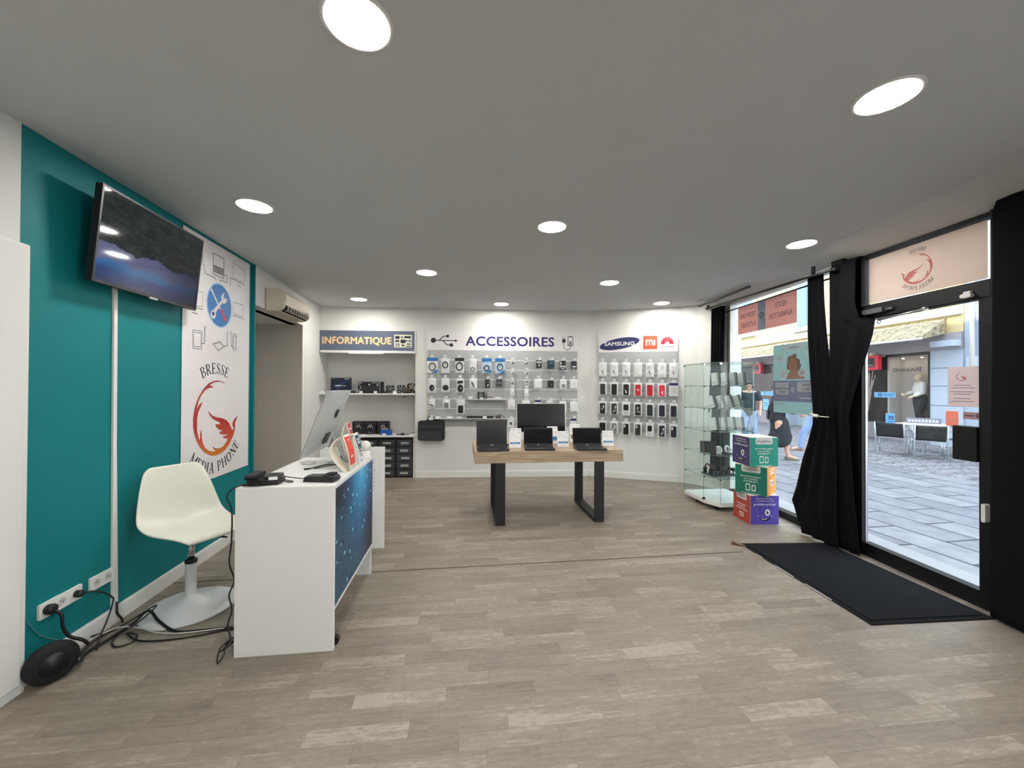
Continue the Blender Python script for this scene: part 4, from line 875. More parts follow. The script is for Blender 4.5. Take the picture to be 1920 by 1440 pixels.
def lf_blue(p):
    p(.02, .99, -.48, .48, 0); p(.56, .93, -.4, .4, 1, .0005); p(.48, .56, -.4, .4, 2, .0006); p(.66, .74, -.22, -.02, 0, .001); p(.66, .74, .04, .24, 0, .001); p(.76, .84, -.2, -.02, 0, .001); p(.76, .84, .04, .22, 0, .001)
    p(.38, .46, -.3, -.02, 3, .0006); p(.38, .46, .05, .3, 3, .0006); p(.31, .335, -.35, .3, 4, .0006); p(.25, .275, -.25, .3, 4, .0006); p(.08, .15, -.1, .12, 5, .0006)
leaflet('leaflet_holder', 'narrow white leaflet stand with a navy and green panel on the counter', -.722, 2.90, .11, .215, 0, [WHITEP, NAVY, TEALP, BROWN, BLKP, PURP], lf_blue, .05)
def lf_small(p): p(.72, .985, -.4, .4, 0); p(.82, .87, -.2, .0, 1, .0006); p(.82, .87, .06, .24, 1, .0006); p(.93, .95, -.2, .2, 2, .0006); p(.68, .71, -.4, .3, 3, .0006)
leaflet('leaflet_holder', 'tall slim card holder with a small red card at its top on the counter', -.775, 2.96, .085, .285, 0, [RED, WHITEP, BLKP, CREAM], lf_small, .04)
# ball-headed camera
sn = thing('ball_camera', 'white ball-shaped camera on a cone base at the counter\'s far corner', 'camera', (-.745, 3.12, CZ))
MB().lathe([(.042, 0), (.043, .006), (.036, .012), (.034, .045), (.028, .055), (.022, .058)], 28).build('base', PLAST, sn)
MB().ball((0, 0, .09), .042, 0, 24).build('ball_head', PLAST, sn)
# tablet behind it on the desk
tb = thing('tablet', 'thin white-edged tablet leaning on the desk behind the counter', 'tablet', (-1.0, 3.80, .785), -.95)
MB().rbox(-.11, .11, 0, .008, .0, .17, .01, mtx=Rx(-.5)).build('tablet_body', PLAST, tb); MB().box(-.1, .1, -.001, 0, .012, .158, 0, Rx(-.5)).build('screen', SCRN, tb)
MB().box(-.02, .02, .01, .07, 0, .006).prism([(0, 0), (.006, 0), (.006, .1), (0, .1)], .05, .06).build('easel', BLACK, tb)

# ------------------------------------------------------------------ air conditioner over the recess
ac = lwthing('air_conditioner', 'ivory wall air conditioner mounted above the recess opening', 'air conditioner', 4.385, 2.262, 0)
prof = [(0, 0), (0, .258), (-.12, .258), (-.165, .24), (-.19, .19), (-.19, .085), (-.165, .035), (-.12, .008)]
MB().prism([(y, z) for y, z in prof], .0, .79, axis='x').build('casing', IVORY, ac, bevel=.008)
MB().prism([(-.166, .238), (-.192, .19), (-.192, .1), (-.197, .1), (-.197, .192), (-.169, .244)], .02, .77, axis='x').build('front_grille', pm('ivory_grille', (196, 186, 164), .5, bump=.5, stretch=(1, 60, 60)), ac)
mb = MB().prism([(-.193, .082), (-.193, .04), (-.150, .016), (-.125, .016), (-.125, .03), (-.18, .06), (-.18, .082)], .06, .74, axis='x'); mb.build('air_outlet', MATTE, ac)
for k in range(3): MB().box(.07, .73, -.197+.022*k, -.172+.022*k, .07-.02*k, .073-.02*k).build('louvre', IVORY, ac)
mb = MB()
for k in range(9): mb.box(.1+.075*k, .104+.075*k, -.198, -.14, .02, .08)
mb.build('vertical_vanes', IVORY, ac); MB().box(.64, .7, -.2, -.19, .07, .1).build('control_label', GREYP, ac)
# ================================================================== THE SHELF NICHE
def bw(name, label, cat, u, z, off=0., group=None): return on(BW, name, label, cat, u, z, off, group)
sg = bw('header_sign', 'slate blue header sign with amber lettering above the shelf niche', 'sign', -.045, 2.008, .0)
w, h = 1.462, .312
MB().box(0, w, -.018, 0, 0, h).build('board', SIGNB, sg)
MB().box(-.012, w+.012, -.02, 0, h, h+.014).box(-.012, 0, -.02, 0, 0, h).box(w, w+.012, -.02, 0, 0, h).build('edge_trim', WHITE, sg)
mb = MB(); mb.text('INFORMATIQUE', .573, .155, .105, .0188, 1, width=1.06, bold=.036); mb.text('INFORMATIQUE', .572, .1565, .105, .0194, 0, width=1.055, bold=.026)
mb.build('lettering', [AMBER, RUST], sg)
mb = MB(); x0 = 1.145; mb.frect(x0, x0+.275, .055, .255, .0188, 0)
for a, b, c, e, m_ in ((.015, .085, .19, .235, 1), (.1, .14, .195, .235, 2), (.155, .26, .2, .235, 1), (.015, .08, .135, .175, 3), (.097, .18, .125, .18, 1), (.19, .205, .14, .178, 1), (.22, .262, .137, .18, 2), (.015, .09, .07, .08, 1), (.02, .05, .088, .12, 2), (.058, .088, .088, .12, 2), (.11, .165, .085, .1, 1), (.127, .148, .068, .085, 1), (.195, .262, .095, .122, 2), (.18, .262, .066, .08, 1), (.13, .147, .112, .125, 1)): mb.frect(x0+a, x0+b, c, e, .0193, m_)
mb.build('hardware_picture', [pm('cream_print', (232, 228, 206), .5), BLKP, GREYP, pm('dark_grey_print', (70, 72, 74), .5)], sg)
ln = bw('under_shelf_light', 'white strip light fixed under the slate blue sign', 'strip light', .41, 1.952, .008)
MB().rbox(0, .53, -.05, 0, 0, .017, .005, axis='x').build('housing', PLAST, ln); MB().box(.01, .52, -.045, -.005, -.004, 0).build('diffuser', WHITEP, ln)
MB().box(.02, w+.012, -.038, .04, -.038, -.002).build('sill_board', WHITE, sg)
NS = .38
sh = bw('niche_shelf', 'upper white shelf of the niche holding computer parts', 'shelf', -.062, 1.312, 0); MB().box(0, 1.488, -.03, NS-.004, 0, .022).build('board', LAM, sh, bevel=.002)
for x in (.2, 1.25): MB().box(x, x+.02, .1, NS-.004, -.05, 0).build('bracket', WHITE, sh)
Z1 = 1.334
sh = bw('niche_worktop', 'lower white worktop of the niche above the black drawer units', 'worktop', -.04, .644, 0); MB().box(0, 1.466, -.03, NS-.004, 0, .026).build('board', LAM, sh, bevel=.002)
MB().box(0, .02, .0, NS-.004, -.644, 0).build('side_panel', LAM, sh); MB().box(1.446, 1.466, 0, NS-.004, -.644, 0).build('side_panel', LAM, sh)
Z2 = .670
def pbox(name, label, cat, u, z, w, dp, h, mats, fn=None, off=0., rz=0., group=None):
    o = bw(name, label, cat, u, z, off, group); o.rotation_euler = (0, 0, BW.ang+rz)
    MB().box(0, w, 0, dp, 0, h).build('carton', mats[0], o, bevel=.002)
    if fn: m2 = MB(); fn(m2, w, h); m2.build('printed_face', mats[1:], o)
    return o
DKB = pm('midnight_blue_carton', (14, 24, 44), .35, var=.2, scale=6); MIDB = pm('mid_blue_print', (24, 60, 104), .4)
def f_board(mb, w, h):
    mb.flat([(.25*w, .5*h), (.95*w, .9*h), (.95*w, .8*h), (.4*w, .48*h), (.55*w, .08*h), (.45*w, .08*h)], .0006, 0)
    mb.frect(.24*w, .56*w, .45*h, .52*h, .0012, 1).frect(.6*w, .82*w, .45*h, .52*h, .0012, 2).frect(.72*w, .95*w, .9*h, .94*h, .001, 1).frect(.1*w, .2*w, .91*h, .94*h, .001, 2)
pbox('hardware_carton', 'dark blue computer-part carton at the left of the upper niche shelf', 'carton', .06, Z1, .30, .09, .245, [DKB, MIDB, LGREY, GREYP], f_board, -.16)
def f_gpu(mb, w, h):
    mb.fline([(.0, .92*h), (.14*w, .5*h), (.0, .12*h)], .006, .0008, 0).fline([(.55*w, .9*h), (.88*w, .9*h), (.88*w, .1*h)], .007, .0008, 0).fell(.45*w, .76*h, .014, .014, .0008, 0, n=14).fell(.78*w, .72*h, .014, .014, .0008, 0, n=14)
    mb.frr(.2*w, .8*w, .12*h, .62*h, .02, .0006, 1).frect(.04*w, .16*w, .87*h, .93*h, .001, 0)
pbox('graphics_card_carton', 'wide black carton with grey line markings in the middle of the upper niche shelf', 'carton', .475, Z1, .40, .07, .185, [BLACK, LGREY, pm('charcoal_print', (40, 40, 44), .5)], f_gpu, -.2)
def flat_card(label, u, off, w, rz=0.):
    o = bw('adapter_card', label, 'circuit card', u, Z1, off, 'flat cards on the upper shelf'); o.rotation_euler = (0, 0, BW.ang+rz)
    MB().rbox(0, w, 0, .09, .0, .016, .008, axis='z').build('board', BLACK, o); MB().rbox(.02, w-.03, .015, .075, .016, .034, .01, axis='z').build('cooler', MATTE, o, bevel=.004)
flat_card('low black circuit card lying before the wide black carton on the niche shelf', .60, .0, .19); flat_card('low black circuit card lying before the first fan on the niche shelf', .855, .0, .13, .1)
o = bw('mouse_device', 'small black device beside the dark blue carton on the niche shelf', 'device', .375, Z1, -.1); MB().ball((.05, .03, .018), (.055, .035, .026)).build('body', BLACK, o); MB().box(.03, .07, .0, .01, .0, .012).build('foot', GREYP, o)
def fan(label, u, off, s, rz, col=BLACK, heat=False):
    o = bw('cooling_fan', label, 'cooling fan', u, Z1, off, 'cooling fans on the niche shelf'); o.rotation_euler = (0, 0, BW.ang+rz)
    m2 = MB(); n = 24; R = s*.46
    outer = [(s*.5*max(-1, min(1, 1.35*math.cos(2*PI*i/n))), s/2+s*.5*max(-1, min(1, 1.35*math.sin(2*PI*i/n)))) for i in range(n)]; inner = [(R*math.cos(2*PI*i/n), s/2+R*math.sin(2*PI*i/n)) for i in range(n)]
    vs = [(a, y, b) for y in (0, .028) for a, b in outer]+[(a, y, b) for y in (0, .028) for a, b in inner]
    fs = []
    for i in range(n):
        j = (i+1) % n; fs += [(i, j, 2*n+j, 2*n+i), (n+j, n+i, 3*n+i, 3*n+j), (j, i, n+i, n+j), (2*n+i, 2*n+j, 3*n+j, 3*n+i)]
    m2.add(vs, fs); m2.build('frame', col, o)
    m3 = MB()
    for k in range(7):
        a = 2*PI*k/7; M3 = T(0, .014, s/2) @ Ry(a); m3.add([(.012, -.008, -.006), (R*.95, -.009, -.02), (R*.95, .009, .018), (.012, .008, .01)], [(0, 1, 2, 3), (3, 2, 1, 0)], 0, M3)
    m3.build('blades', pm('fan_blade', (48, 46, 44), .4), o); MB().lathe([(.02, 0), (.02, .01), (.0001, .01)], 18, mtx=T(0, .01, s/2) @ Rx(PI/2)).build('hub', GREYP, o)
    for sx in (-1, 1): MB().cyl((sx*s*.42, -.002, s*.92), (sx*s*.42, .0, s*.92), .006, n=8).build('screw', LGREY, o)
fan('small square black cooling fan left of the other fans on the niche shelf', 1.02, -.07, .13, 0)
fan('black cooling fan beside the tan heatsink on the niche shelf', 1.19, -.1, .135, .1)
fan('black cooling fan pushed into the right corner of the niche shelf', 1.335, -.19, .16, -.3)
o = bw('heatsink', 'tan copper-fin heatsink lying before the right fans on the niche shelf', 'heatsink', 1.29, Z1, -.03)
mb = MB()
for k in range(18):
    a = 2*PI*k/18; mb.box(.012, .062, -.0016, .0016, .02, .085, 0, T(0, .05, 0) @ Rz(a) @ Ry(-.25))
mb.build('fins', pm('copper_fin', (150, 128, 112), .35, .6, var=.3, scale=60), o); MB().lathe([(.036, .0), (.04, .01), (.03, .028), (.0001, .028)], 20, mtx=T(0, .05, 0)).build('base', BLACK, o)
def tent(u, z, off, label, w=.05, h=.036):
    o = bw('price_card', label, 'price card', u, z, off, 'price cards'); MB().prism([(0, 0), (.002, 0), (.012, h), (.010, h)], 0, w, axis='x').build('card', TAGM, o)
    mb = MB(); M2 = Rx(-math.atan2(.010, h)); mb.frect(w*.15, w*.85, h*.25, h*.4, .0006, 0, M2).frect(w*.3, w*.7, h*.55, h*.75, .0006, 0, M2); mb.build('figures', LGREY, o)
tent(.565, Z1, .02, 'white price card before the wide black carton, left of the flat card'); tent(.79, Z1, .02, 'white price card between the two flat circuit cards'); tent(1.085, Z1, .02, 'white price card between the small fan and the next fan'); tent(-.04, Z1, .02, 'pale price card at the far left end of the upper niche shelf', .07, .03)
# lower worktop goods
def f_psu(mb, w, h):
    mb.fline([(.30*w, .48*h), (.44*w, .74*h), (.5*w, .55*h), (.6*w, .74*h), (.74*w, .46*h)], .009, .0008, 0).frect(.35*w, .66*w, .12*h, .16*h, .0008, 1).fline([(.1*w, .86*h), (.9*w, .86*h)], .004, .0008, 1)
for i, (u, wh) in enumerate(((.40, 'leftmost, half hidden by the silver computer'), (.59, 'middle'), (.79, 'rightmost, behind the blue box'))):
    pbox('power_supply_carton', 'black peak-marked carton on the niche worktop, '+wh, 'carton', u, Z2, .185, .12, .205, [BLACK, LGREY, GREYP], f_psu, -.17, group='black cartons on the niche worktop')
def f_blue(mb, w, h): mb.frect(.1*w, .5*w, .15*h, .35*h, .0008, 0).frect(.2*w, .8*w, .6*h, .68*h, .0008, 1)
pbox('blue_gadget_box', 'blue electronics box with a silver lid on the niche worktop', 'box', .885, Z2, .165, .09, .082, [pm('strong_blue_carton', (24, 84, 168), .4), LGREY, MIDB], f_blue, -.03)
o = bw('silver_box_lid', 'flat silver module standing on the blue electronics box', 'module', .895, Z2+.0825, -.05); MB().box(0, .09, 0, .05, 0, .03).build('case', SILVER, o); MB().cyl((.115, .02, -.0), (.115, .02, .05), .005, n=8).build('antenna', BLACK, o); MB().box(.09, .12, .01, .03, -.0, .006).build('antenna_foot', BLACK, o)
tent(.93, Z2, .02, 'white price card leaning before the blue electronics box', .05, .03); tent(.60, Z2, .02, 'small white price card before the middle black carton', .06, .02)
rnd = random.Random(2); pts = [(1.22+.09*math.cos(t*1.3)+.02*math.sin(3*t), .06+.03*math.sin(t*1.7), .006+.004*(t % 2)) for t in [i*.55 for i in range(22)]]
o = bw('coiled_lead', 'coiled black lead with adapter lying on the right of the niche worktop', 'cable', 0, Z2, 0); MB().tube(spline([(x, y, z) for x, y, z in pts], 4), .0035, 5).build('lead', CABLE, o); MB().rbox(1.2, 1.25, .03, .07, 0, .03, .01, axis='z').build('adapter', BLACK, o, bevel=.004)
o = bw('coiled_lead', 'coiled grey lead at the right end of the niche worktop', 'cable', 0, Z2, 0); MB().tube(spline([(x+.08, y+.03, z+.007) for x, y, z in pts[:15]], 4), .0028, 5).build('lead', GREYC, o); MB().box(1.33, 1.36, .02, .04, 0.0, .014).build('plug', PLAST, o)
# drawer cabinets below
def drawer_unit(label, u):
    o = bw('drawer_unit', label, 'drawer unit', u, 0, -.02, 'small-parts drawer units'); W = .272
    MB().box(0, .012, 0, .3, .0, .625).box(W-.012, W, 0, .3, 0, .625).box(.012, W-.012, .28, .3, 0, .625).box(.012, W-.012, 0, .28, .612, .625).box(.012, W-.012, 0, .28, 0, .01).build('cabinet_body', BLACK, o)
    for k in range(5):
        z0 = .014+.119*k; dr = MB().box(.015, W-.015, .004, .27, z0, z0+.112).box(.03, W-.03, -.004, .004, z0+.012, z0+.1).build('drawer', DRAWER, o, bevel=.003)
        MB().prism([(-.022, z0+.02), (-.004, z0+.02), (-.004, z0+.034), (-.014, z0+.032)], .07, W-.07, axis='x').build('drawer_pull', BLACK, dr)
        x0 = .07+.01*((k*7) % 3); m2 = MB().box(x0, x0+.12, -.006, -.004, z0+.042, z0+.072); m2.build('label_card', LGREY, dr)
        m3 = MB()
        for q in range(4): m3.frect(x0+.012+.026*q, x0+.03+.026*q, z0+.05, z0+.064, .0066, 0)
        m3.build('label_text', GREYP, dr)
drawer_unit('black small-parts drawer unit at the right under the niche worktop', 1.128); drawer_unit('black small-parts drawer unit in the middle under the niche worktop', .852); drawer_unit('black small-parts drawer unit at the left under the niche worktop, behind the counter', .576)
o = on(LW, 'hanging_headset', 'small black and white item hanging in the niche corner behind the silver computer', 'headset', 6.30, .86, 0); MB().box(-.05, .05, -.03, -.004, -.08, .02).build('pouch', WHITEP, o); MB().ball((0, -.035, .05), (.045, .02, .06)).tube([(-.02, -.04, .05), (.0, -.05, -.01), (.03, -.04, -.05)], .012, 8).build('earpiece', BLACK, o)

# ================================================================== ACCESSORY WALL
PZ0, PZ1 = .823, 2.03
def slatwall(fr, label, u0, u1, z0, z1, z_first, n, ongap=.155):
    o = on(fr, 'slatwall_panel', label, 'display panel', u0, 0, 0); w = u1-u0
    MB().box(0, w, -.018, -.0, z0, z1).build('board', SLAT, o)
    for k in range(n):
        z = z_first-ongap*k; MB().box(.0, w, -.0195, -.018, z-.008, z+.008).build('groove_rail', ALU, o)
    return o
slatwall(BW, 'long grey slatwall panel carrying accessories under the accessories sign', 1.622, 4.035, PZ0, PZ1, 1.872, 7)
slatwall(AW, 'grey slatwall panel carrying phone cases under the sign with three logos', .148, 1.343, .745, 2.005, 1.825, 7)
sg = bw('header_sign', 'white header sign with large violet lettering, trident and battery symbols', 'sign', 1.612, 2.03, 0)
w, h = 2.415, .295; mb = MB().box(0, w, -.02, 0, 0, h); mb.build('board', SIGNW, sg)
mb = MB(); mb.text('ACCESSOIRES', 1.325, .148, .142, .0206, 0, width=1.42, bold=.03); mb.build('lettering', VIOLETT, sg)
mb = MB(); q = .0206
mb.fell(.1, .152, .04, .04, q).fline([(.1, .152), (.44, .15)], .014, q+.0004).flat([(.44, .128), (.49, .149), (.44, .172)], q+.0004).fline([(.19, .152), (.255, .215), (.32, .222)], .014, q+.0004).fell(.325, .222, .024, .024, q+.0004).fline([(.25, .151), (.31, .085), (.37, .08)], .014, q+.0006).frect(.36, .41, .055, .105, q+.0006)
mb.build('trident_symbol', BLKP, sg)
mb = MB(); mb.frr(2.17, 2.225, .14, .2, .012, q).fline([(2.183, .2), (2.183, .235)], .008, q).fline([(2.212, .2), (2.212, .235)], .008, q).fline(spline([(2.197, .14, 0), (2.2, .06, 0), (2.245, .022, 0), (2.29, .035, 0), (2.31, .085, 0)], 5), .009, q+.0004)
mb.fline([(2.265, .09), (2.345, .09), (2.345, .235), (2.265, .235), (2.265, .085)], .01, q+.0006).frect(2.285, 2.325, .236, .246, q)
for k in range(3): mb.frect(2.283, 2.327, .102+.021*k, .116+.021*k, q)
mb.build('battery_symbol', BLKP, sg)
sg = on(AW, 'header_sign', 'white header sign with a blue ellipse, a red square and a red fan-shaped flower logo', 'sign', .148, 2.008, 0)
w, h = 1.195, .285; MB().box(0, w, -.02, 0, 0, h).build('board', SIGNW, sg)
mb = MB(); mb.fell(.325, .138, .312, .088, q, 0, rot=.17, n=40); mb.text('SAMSUNG', .325, .138, .058, q+.0006, 1, width=.46, bold=.022); mb.build('ellipse_logo', [NAVY, WHITEP], sg)
mb = MB(); mb.frect(.685, .895, .04, .25, q, 0)
mb.fline([(.735, .11), (.735, .178), (.812, .178), (.825, .165), (.825, .11)], .02, q+.0006, 1).frect(.772, .79, .11, .155, q+.0006, 1).frect(.845, .864, .1, .188, q+.0006, 1).frect(.725, .745, .1, .188, q+.0005, 1).frect(.815, .835, .1, .165, q+.0005, 1); mb.build('square_logo', [pm('vermilion_print', (222, 84, 60), .5), WHITEP], sg)
mb = MB()
for k in range(8):
    a = math.radians(8+k*(164/7)); d = Vector((math.cos(a), math.sin(a))); n_ = Vector((-d.y, d.x)); c0 = Vector((1.04, .118)); L_ = .118-.02*abs(k-3.5)/3.5
    mb.flat([tuple(c0+d*.018), tuple(c0+d*L_*.55-n_*.0125), tuple(c0+d*L_*.85-n_*.0165), tuple(c0+d*L_), tuple(c0+d*L_*.85+n_*.0165), tuple(c0+d*L_*.55+n_*.0125)], q+.0002*k, 0)
mb.text('HUAWEI', 1.04, .068, .024, q, 1, width=.18, bold=.012); mb.build('flower_logo', [pm('crimson_print', (196, 32, 56), .5), BLKP], sg)

# hooks and packets
import re
def hl(label):
    s = 'wire hook of the '+label
    if len(s.split()) > 16: s = 'wire hook of the '+re.sub(r' with (a|an|two) [^,]*?(?=,| low| left| right|$)', '', label)
    return s if len(s.split()) <= 16 else s.replace('wire hook of the', 'hook of the')
def hook(fr, u, z, label, ln=.11):
    o = on(fr, 'display_hook', label, 'display hook', u, z, .0205, 'wire display hooks')
    MB().tube([(0, -.001, .0), (0, -ln, 0), (0, -ln-.012, .014)], .0024, 6).box(-.01, .01, -.004, 0, -.012, .012).build('wire_arm', CHROME, o)
    MB().box(-.021, .021, -ln-.018, -ln-.016, .004, .036).build('tag_holder', TAGM, o)
    m2 = MB().frect(-.014, .012, .012, .018, ln+.0186, 0).frect(-.008, .014, .022, .029, ln+.0186, 0); m2.build('price_figures', LGREY, o)
def pillow(mb, w, h, t, mi=0, y=0., wav=.0, seed=0):
    rnd = random.Random(seed); nx, nz = 8, 10; g = [[rnd.uniform(-1, 1) for _ in range(nx+1)] for _ in range(nz+1)]
    for s_ in (1, -1):
        rows = []
        for i in range(nz+1):
            r = []
            for j in range(nx+1):
                a, b = j/nx*2-1, i/nz*2-1; e = max(0, 1-a**4)*max(0, 1-b**6); edge = wav*.25*math.sin(7*b+seed) if abs(a) == 1 else 0
                r.append((a*(w/2)+edge, y-s_*(t/2*e+(wav*g[i][j] if e else 0)*.5*(s_ > 0)), -h+(i/nz)*h))
            rows.append(r)
        mb.grid(rows if s_ > 0 else [r[::-1] for r in rows], mi)
    return mb
def ringsh(mb, cx, cz, rx, rz, r, y, mi=0, n=26): mb.tube([(cx+rx*math.cos(2*PI*i/n), y, cz+rz*math.sin(2*PI*i/n)) for i in range(n+1)], r, 6, mi, caps=False); return mb
def packet(fr, name, label, cat, u, z, w, h, group, film=BAG, t=.012, seed=0, off=.11, wav=.007, hdr=None, fill=None):
    """flat packet hanging from a hook at (u,z)"""
    o = on(fr, name, label, cat, u, z, off, group); o.rotation_euler = (0, 0, fr.ang+random.Random(seed+5).uniform(-.09, .09))
    pillow(MB(), w, h, t, 0, 0, wav, seed).build('film', film, o)
    hw = w*.42
    MB().prism([(-hw*.5, -.004), (hw*.5, -.004), (hw*.45, .012), (-hw*.45, .012)], -.001, .001).build('hang_tab', film, o)
    if hdr: MB().box(-w/2-.002, w/2+.002, -t*.5-.004, t*.5, -.045, .006).build('header_card', hdr, o)
    if fill: fill(o, w, h, t)
    return o
PANEL_A = 'on the accessory wall'
def coil(r_, cx=0., cz=.42, th=.009, col=CABLE, sq=1.15):
    def f(o, w, h, t):
        m2 = MB()
        for k in range(3): ringsh(m2, cx*w, -h*(1-cz), r_*(1-.07*k), r_*sq*(1-.07*k), th*.36, -t*.5-.004-.002*k)
        m2.build('coiled_cable', col, o)
    return f
def blob(name, pts, col=BLACK, hl=False):
    def f(o, w, h, t):
        m2 = MB().prism([(a*w, -h+b*h) for a, b in pts], -t*.5-.012, -t*.5+.002); m2.build(name, col, o, bevel=.003)
        if hl: MB().frect(.05*w, .16*w, -h*.72, -h*.66, t*.5+.013, 0).build('painted_glint', WHITEP, o)  # small white rectangle painted on as a glint
    return f
ell = lambda cx, cz, rx, rz, n=18: [(cx+rx*math.cos(2*PI*i/n), cz+rz*math.sin(2*PI*i/n)) for i in range(n)]
def cornerblue(o, w, h, t): MB().flat([(-.05*w, -h+.004), (.48*w, -h+.004), (.49*w, -h+.26*h), (.3*w, -h+.2*h), (.1*w, -h+.1*h)], t*.5+.002).build('blue_corner', BLUE, o)
def seq(*fs):
    def f(o, w, h, t):
        for g in fs: g(o, w, h, t)
    return f
BFILM = pm('pale_blue_packet', (176, 200, 222), .3, var=.06); WBOX = pm('white_carton', (220, 221, 220), .4, var=.02); TBOX = pm('petrol_carton', (26, 62, 76), .4, var=.2)
ROWZ = {1: 1.905, 2: 1.59, 3: 1.268}
def A(row, i, name, desc, cat, u, w, h, **k):
    zt = k.pop('z', ROWZ[row]); hk = k.pop('hk', True); g = k.pop('group', 'packets on the accessory wall')
    lab = f"{desc}, {ORD[i]} in the accessory wall's {['', 'top', 'second', 'third'][row]} row"
    if hk: hook(BW, u, zt, f"wire hook of the {ORD[i]} item in the accessory wall's {['', 'top', 'second', 'third'][row]} row")
    if cat is None: return
    return packet(BW, name, lab, cat, u, zt-.012, w, h, g, seed=row*20+i, **k)
A(1, 0, 'cable_packet', 'blue-topped packet with a large black cable ring', 'cable packet', 1.711, .165, .235, film=FILMW, hdr=BLUE, fill=seq(coil(.054), cornerblue))
A(1, 1, 'cable_packet', 'white packet with a small black cable coil', 'cable packet', 1.912, .13, .235, fill=coil(.043, cz=.55, th=.014))
A(1, 2, 'cable_packet', 'black-headed packet with a wide cable coil', 'cable packet', 2.133, .14, .23, hdr=BLKP, fill=coil(.053, cz=.45, th=.013, sq=1.2))
A(1, 3, 'cable_packet', 'white packet with a small pale watch-band coil', 'cable packet', 2.342, .118, .22, film=FILMW, fill=coil(.037, cz=.22, th=.007, sq=.85))
A(1, 4, 'cable_packet', 'pale blue packet with a tight black cable ring', 'cable packet', 2.56, .155, .23, film=BFILM, hdr=BLUE, fill=seq(coil(.044, cz=.35, th=.013, sq=1.), cornerblue))
A(1, 5, 'cable_packet', 'pale blue packet with a loose black cable ring', 'cable packet', 2.772, .155, .235, film=BFILM, hdr=BLUE, fill=seq(coil(.047, cz=.43, th=.009), cornerblue))
def bagball(row, i, u, z, label, double=False):
    hook(BW, u, z, hl(label))
    o = on(BW, 'earphone_pouch', label, 'pouch', u, z-.008, .11, 'small clear pouches')
    m2 = MB()
    for k in range(2 if double else 1): m2.ball((0, 0, -.035-.052*k), (.032, .016, .033), 0, 14)
    m2.build('film', BAG, o); m3 = MB()
    for k in range(2 if double else 1): ringsh(m3, .003, -.036-.052*k, .014, .015, .005, -.016).ball((-.006, -.017, -.045-.052*k), .007)
    m3.build('earbuds', pm('dark_grey_plastic', (92, 92, 92), .4), o)
bagball(1, 6, 2.972, 1.872, 'small round clear pouch, left one in the accessory wall\'s top row'); bagball(1, 7, 3.19, 1.872, 'small round clear pouch, right one in the accessory wall\'s top row')
bagball(1, 6, 2.975, 1.712, 'small round clear pouch, left one just below the accessory wall\'s top row'); bagball(1, 7, 3.193, 1.712, 'small round clear pouch, right one just below the accessory wall\'s top row')
def cbox(fr, label, u, z, w, h, dp, col, fn=None, cols=(), off=.10, cat='product box', name='product_box', hk=True, group='small boxes on the accessory wall'):
    if hk: hook(fr, u+.012, z, hl(label))
    o = on(fr, name, label, cat, u, z-.008, off, group)
    MB().box(-w/2, w/2, -dp/2, dp/2, -h, 0).build('carton', col, o, bevel=.002); MB().box(-w*.3, w*.3, -.001, .001, 0, .018).build('hang_tab', BAG, o)
    if fn: m2 = MB(); fn(m2, w, h, dp/2+.0006); m2.build('printed_face', list(cols), o)
    return o
def fb1(mb, w, h, d): mb.frect(-.4*w, .42*w, -.35*h, -.14*h, d, 0).fell(.02*w, -.62*h, .012, .012, d, 0, n=12).fell(.02*w, -.62*h, .02, .02, d-.0002, 1, n=12)
cbox(BW, "black gadget box with a white top band, ninth in the accessory wall's top row", 3.392, 1.882, .09, .125, .03, BLACK, fb1, (LGREY, GREYP))
def fb2(mb, w, h, d): mb.frr(-.34*w, .4*w, -.78*h, -.52*h, .008, d, 0).fell(.05*w, -.3*h, .02, .02, d, 1, n=14)
cbox(BW, "dark petrol gadget box, tenth in the accessory wall's top row", 3.585, 1.884, .115, .135, .04, TBOX, fb2, (BLKP, pm('petrol_light', (60, 112, 124), .4)))
def fb3(mb, w, h, d): mb.frr(-.45*w, .45*w, -.72*h, -.55*h, .006, d, 0).frect(-.42*w, -.25*w, -.45*h, -.12*h, d, 0).frr(-.3*w, .3*w, -.9*h, -.84*h, .003, d, 0).frect(-.2*w, .25*w, -.68*h, -.6*h, d+.0004, 1)
cbox(BW, "black and white card with a grey gadget, eleventh in the accessory wall's top row", 3.776, 1.878, .1, .145, .02, BLACK, fb3, (WHITEP, GREYP))
def fb4(mb, w, h, d): mb.frr(-.3*w, .35*w, -.68*h, -.56*h, .008, d, 0).frect(-.5*w, .5*w, -.82*h, -.8*h, d, 1).frect(-.3*w, .3*w, -.92*h, -.87*h, d, 0).fline([(.0, -.4*h), (.3*w, -.2*h)], .004, d, 1)
cbox(BW, "dark carded gadget with a white stripe, twelfth in the accessory wall's top row", 3.957, 1.874, .09, .145, .02, pm('dark_navy_card', (28, 32, 44), .4), fb4, (WHITEP, GREYP))
# second row
A(2, 0, 'device_packet', 'white packet with a black computer mouse', 'packet', 1.706, .13, .225, fill=blob('mouse', ell(0, .33, .3, .22), BLACK, True))
A(2, 1, 'device_packet', 'clear packet with a round black clip holder', 'packet', 1.918, .13, .22, fill=seq(blob('holder', ell(.02, .33, .36, .2), BLACK), blob('holder_arm', [(-.25, .4), (.2, .28), (.24, .34), (-.2, .47)], GREYP)))
A(2, 2, 'device_packet', 'clear packet with a black car charger filling it', 'packet', 2.148, .125, .225, fill=seq(blob('charger', ell(.02, .3, .36, .27), BLACK, True), blob('charger_head', [(-.4, .62), (.38, .68), (.3, .85), (-.3, .82)], BLACK)))
A(2, 3, 'device_packet', 'white packet with a black stylus', 'packet', 2.35, .12, .155, film=FILMW, fill=blob('stylus', [(-.28, .62), (-.14, .7), (.18, .16), (.06, .1)], BLACK))
